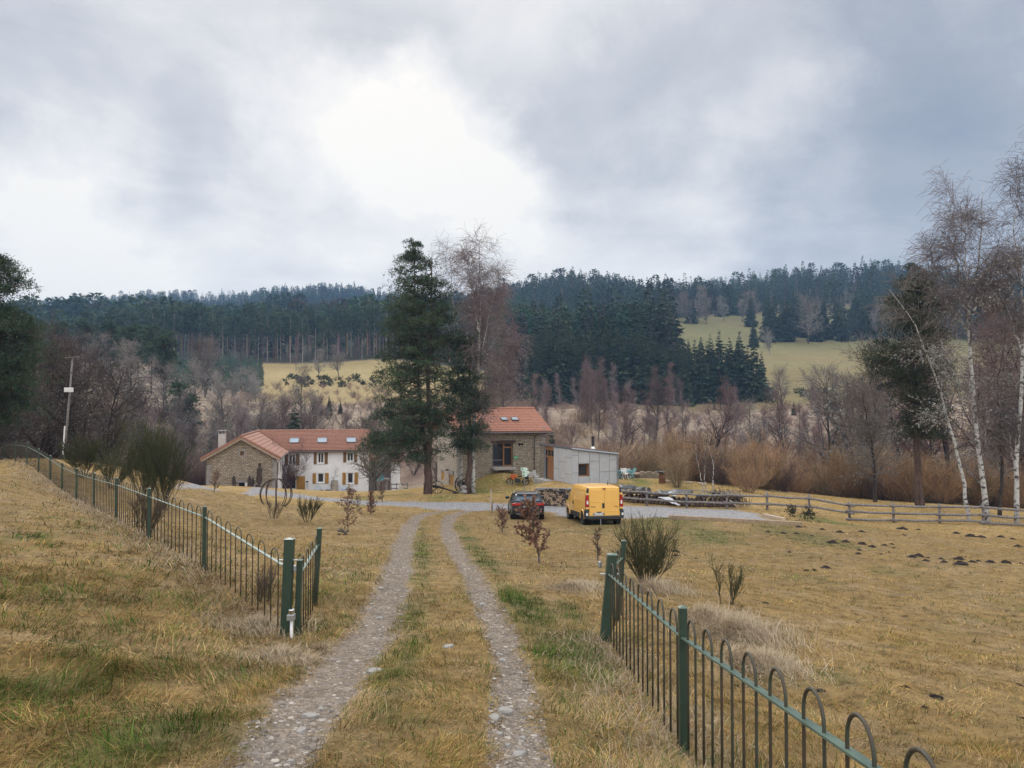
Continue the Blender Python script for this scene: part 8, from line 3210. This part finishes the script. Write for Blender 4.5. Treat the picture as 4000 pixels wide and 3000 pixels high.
# ------------------------------------------------------------------ utility pole
pt = P(284, 1394, 55); pb = P(250, 1780, 55)
k = (H1(pb[0] - .6, 55) - pt[2]) / (pb[2] - pt[2])
pb = pt + (pb - pt) * k
base = np.array([pb[0], pb[1], H1(pb[0], pb[1])])
t = thing('utility_pole', 'leaning wooden utility pole with crossarm and white box on the left', 'pole', base)
top = pt - base
MB().tube([(0, 0, -.5), tuple(top)], [.09, .065], 10).build('pole', WOOD_G, t, True)
MB().bar((top[0] - .5, top[1] - .1, top[2] - .08), (top[0] + .5, top[1] - .1, top[2] + .0), .07, .07).build('crossarm', WOOD_G, t)
bx = P(270, 1523, 54.7) - base
MB().box(bx[0] - .26, bx[0] + .26, bx[1] - .2, bx[1] + .1, bx[2] - .16, bx[2] + .16).build('white_box', WHITE_P, t, False, .02)
w0, w1 = P(253, 1664, 54.75) - base, P(246, 1775, 54.75) - base
MB().tube([tuple(w0), tuple(w1)], .05, 8).build('cable_guard', WHITE_P, t)
for s in (-.4, .4):
    MB().lathe([(.04, 0), (.05, .06), (.02, .12)], (top[0] + s, top[1] - .1, top[2] - .01 + s * .06), 8).build('insulator', M_plain('brown_porcelain', (.10, .05, .03), .3), t)

# ------------------------------------------------------------------ molehills
SOIL = M('dark_soil', (.045, .032, .026), (.02, .015, .013), 14, .98, .9, 40)
HILLS = []
for s in range(4):
    m = MB()
    rs_ = random.Random(s)
    nu, nv = 13, 5
    vs = [(0, 0, .62)]
    for j in range(1, nv + 1):
        for i in range(nu):
            a = 6.283 * i / nu
            q = j / nv
            vs.append((math.cos(a) * q * rs_.uniform(.75, 1.2), math.sin(a) * q * rs_.uniform(.75, 1.2), .62 * (1 - q) ** .8 * rs_.uniform(.7, 1.3) - (.15 if j == nv else 0)))
    fs = [(0, 1 + i, 1 + (i + 1) % nu) for i in range(nu)]
    for j in range(nv - 1):
        for i in range(nu):
            a, b = 1 + j * nu + i, 1 + j * nu + (i + 1) % nu
            fs.append((a, a + nu, b + nu, b))
    m.add(vs, fs)
    HILLS.append(m.mesh('molehill', SOIL))
c5 = lambda x, y: (2600 + x / 1.58, 1950 + y / 1.58)
MOLES = [(820, 175, 50), (858, 172, 30), (633, 200, 34), (725, 211, 44), (808, 216, 48), (650, 223, 24), (778, 248, 40), (900, 227, 34), (1076, 205, 52), (1170, 214, 24), (965, 187, 40), (520, 188, 20), (1030, 273, 80), (1110, 266, 66), (965, 280, 34), (1215, 280, 66), (1275, 293, 52),
         (1350, 287, 50), (1395, 279, 40), (1195, 313, 34), (1190, 337, 46), (1330, 341, 36), (1410, 300, 30), (1460, 288, 24), (855, 275, 30), (910, 276, 36), (765, 325, 30), (1460, 187, 70), (1560, 190, 36), (1520, 360, 70), (1565, 348, 60), (1620, 358, 26), (1605, 378, 44), (1700, 365, 36), (1815, 367, 60),
         (1720, 390, 56), (1820, 403, 90), (1895, 393, 66), (2005, 388, 60), (2100, 394, 70), (2190, 401, 50), (1930, 379, 34), (990, 421, 62), (870, 442, 50), (918, 437, 44), (1885, 235, 80), (1950, 240, 70), (2070, 235, 50), (2140, 250, 50), (2175, 291, 50), (1470, 222, 34), (1795, 212, 50), (60, 325, 60), (62, 351, 58), (122, 347, 36), (188, 369, 40), (1210, 200, 40)]
for i, (x, y, w) in enumerate(MOLES):
    g = G(*c5(x, y))
    s = w / 1.58 * g[1] / F / 2
    o = obj('molehill', HILLS[i % 4], None, (g[0], g[1], g[2] - .03), i * 1.7, (s * 1.15, s * 1.3, s * 1.0))
    tag(o, 'small dark heap of fresh soil thrown up on the right field', 'molehill', 'molehills on the right field')
c3b = lambda x, y: (2300 + x / 1.3012, 2300 + y / 1.3012)
for i, (x, y, w) in enumerate([(1180, 515, 60), (1475, 463, 56), (1610, 505, 84), (1765, 555, 96), (1405, 492, 40), (1340, 790, 100), (975, 437, 50), (2185, 490, 60), (895, 70, 40), (1710, 600, 50), (1900, 440, 40), (2205, 655, 50), (740, 320, 50)]):
    g = G(*c3b(x, y))
    s = w / 1.3012 * g[1] / F / 2
    o = obj('molehill', HILLS[i % 4], None, (g[0], g[1], g[2] - .02), i * 1.3, (s * 1.1, s * 1.2, s * .8))
    tag(o, 'larger crumbled dark soil heap in the grass beyond the right fence', 'molehill', 'molehills beyond the right fence')

# ------------------------------------------------------------------ air
mh = bpy.data.materials.new('haze_air')
mh.use_nodes = True
t_ = NT(mh.node_tree)
out = t_.n('ShaderNodeOutputMaterial')
pv = t_.n('ShaderNodeVolumePrincipled')
pv.inputs['Density'].default_value = HAZE_D
pv.inputs['Color'].default_value = (.36, .60, 1.0, 1)
pv.inputs['Anisotropy'].default_value = 0.0
t_.l(pv.outputs[0], out.inputs['Volume'])
if HAZE_D > 0:
    o = MB().box(-1960, 1960, -1960, 1960, -60, 215).build('haze', mh, None)
    tag(o, 'thin blue winter air between the viewer and the far hills', None, None, 'stuff')
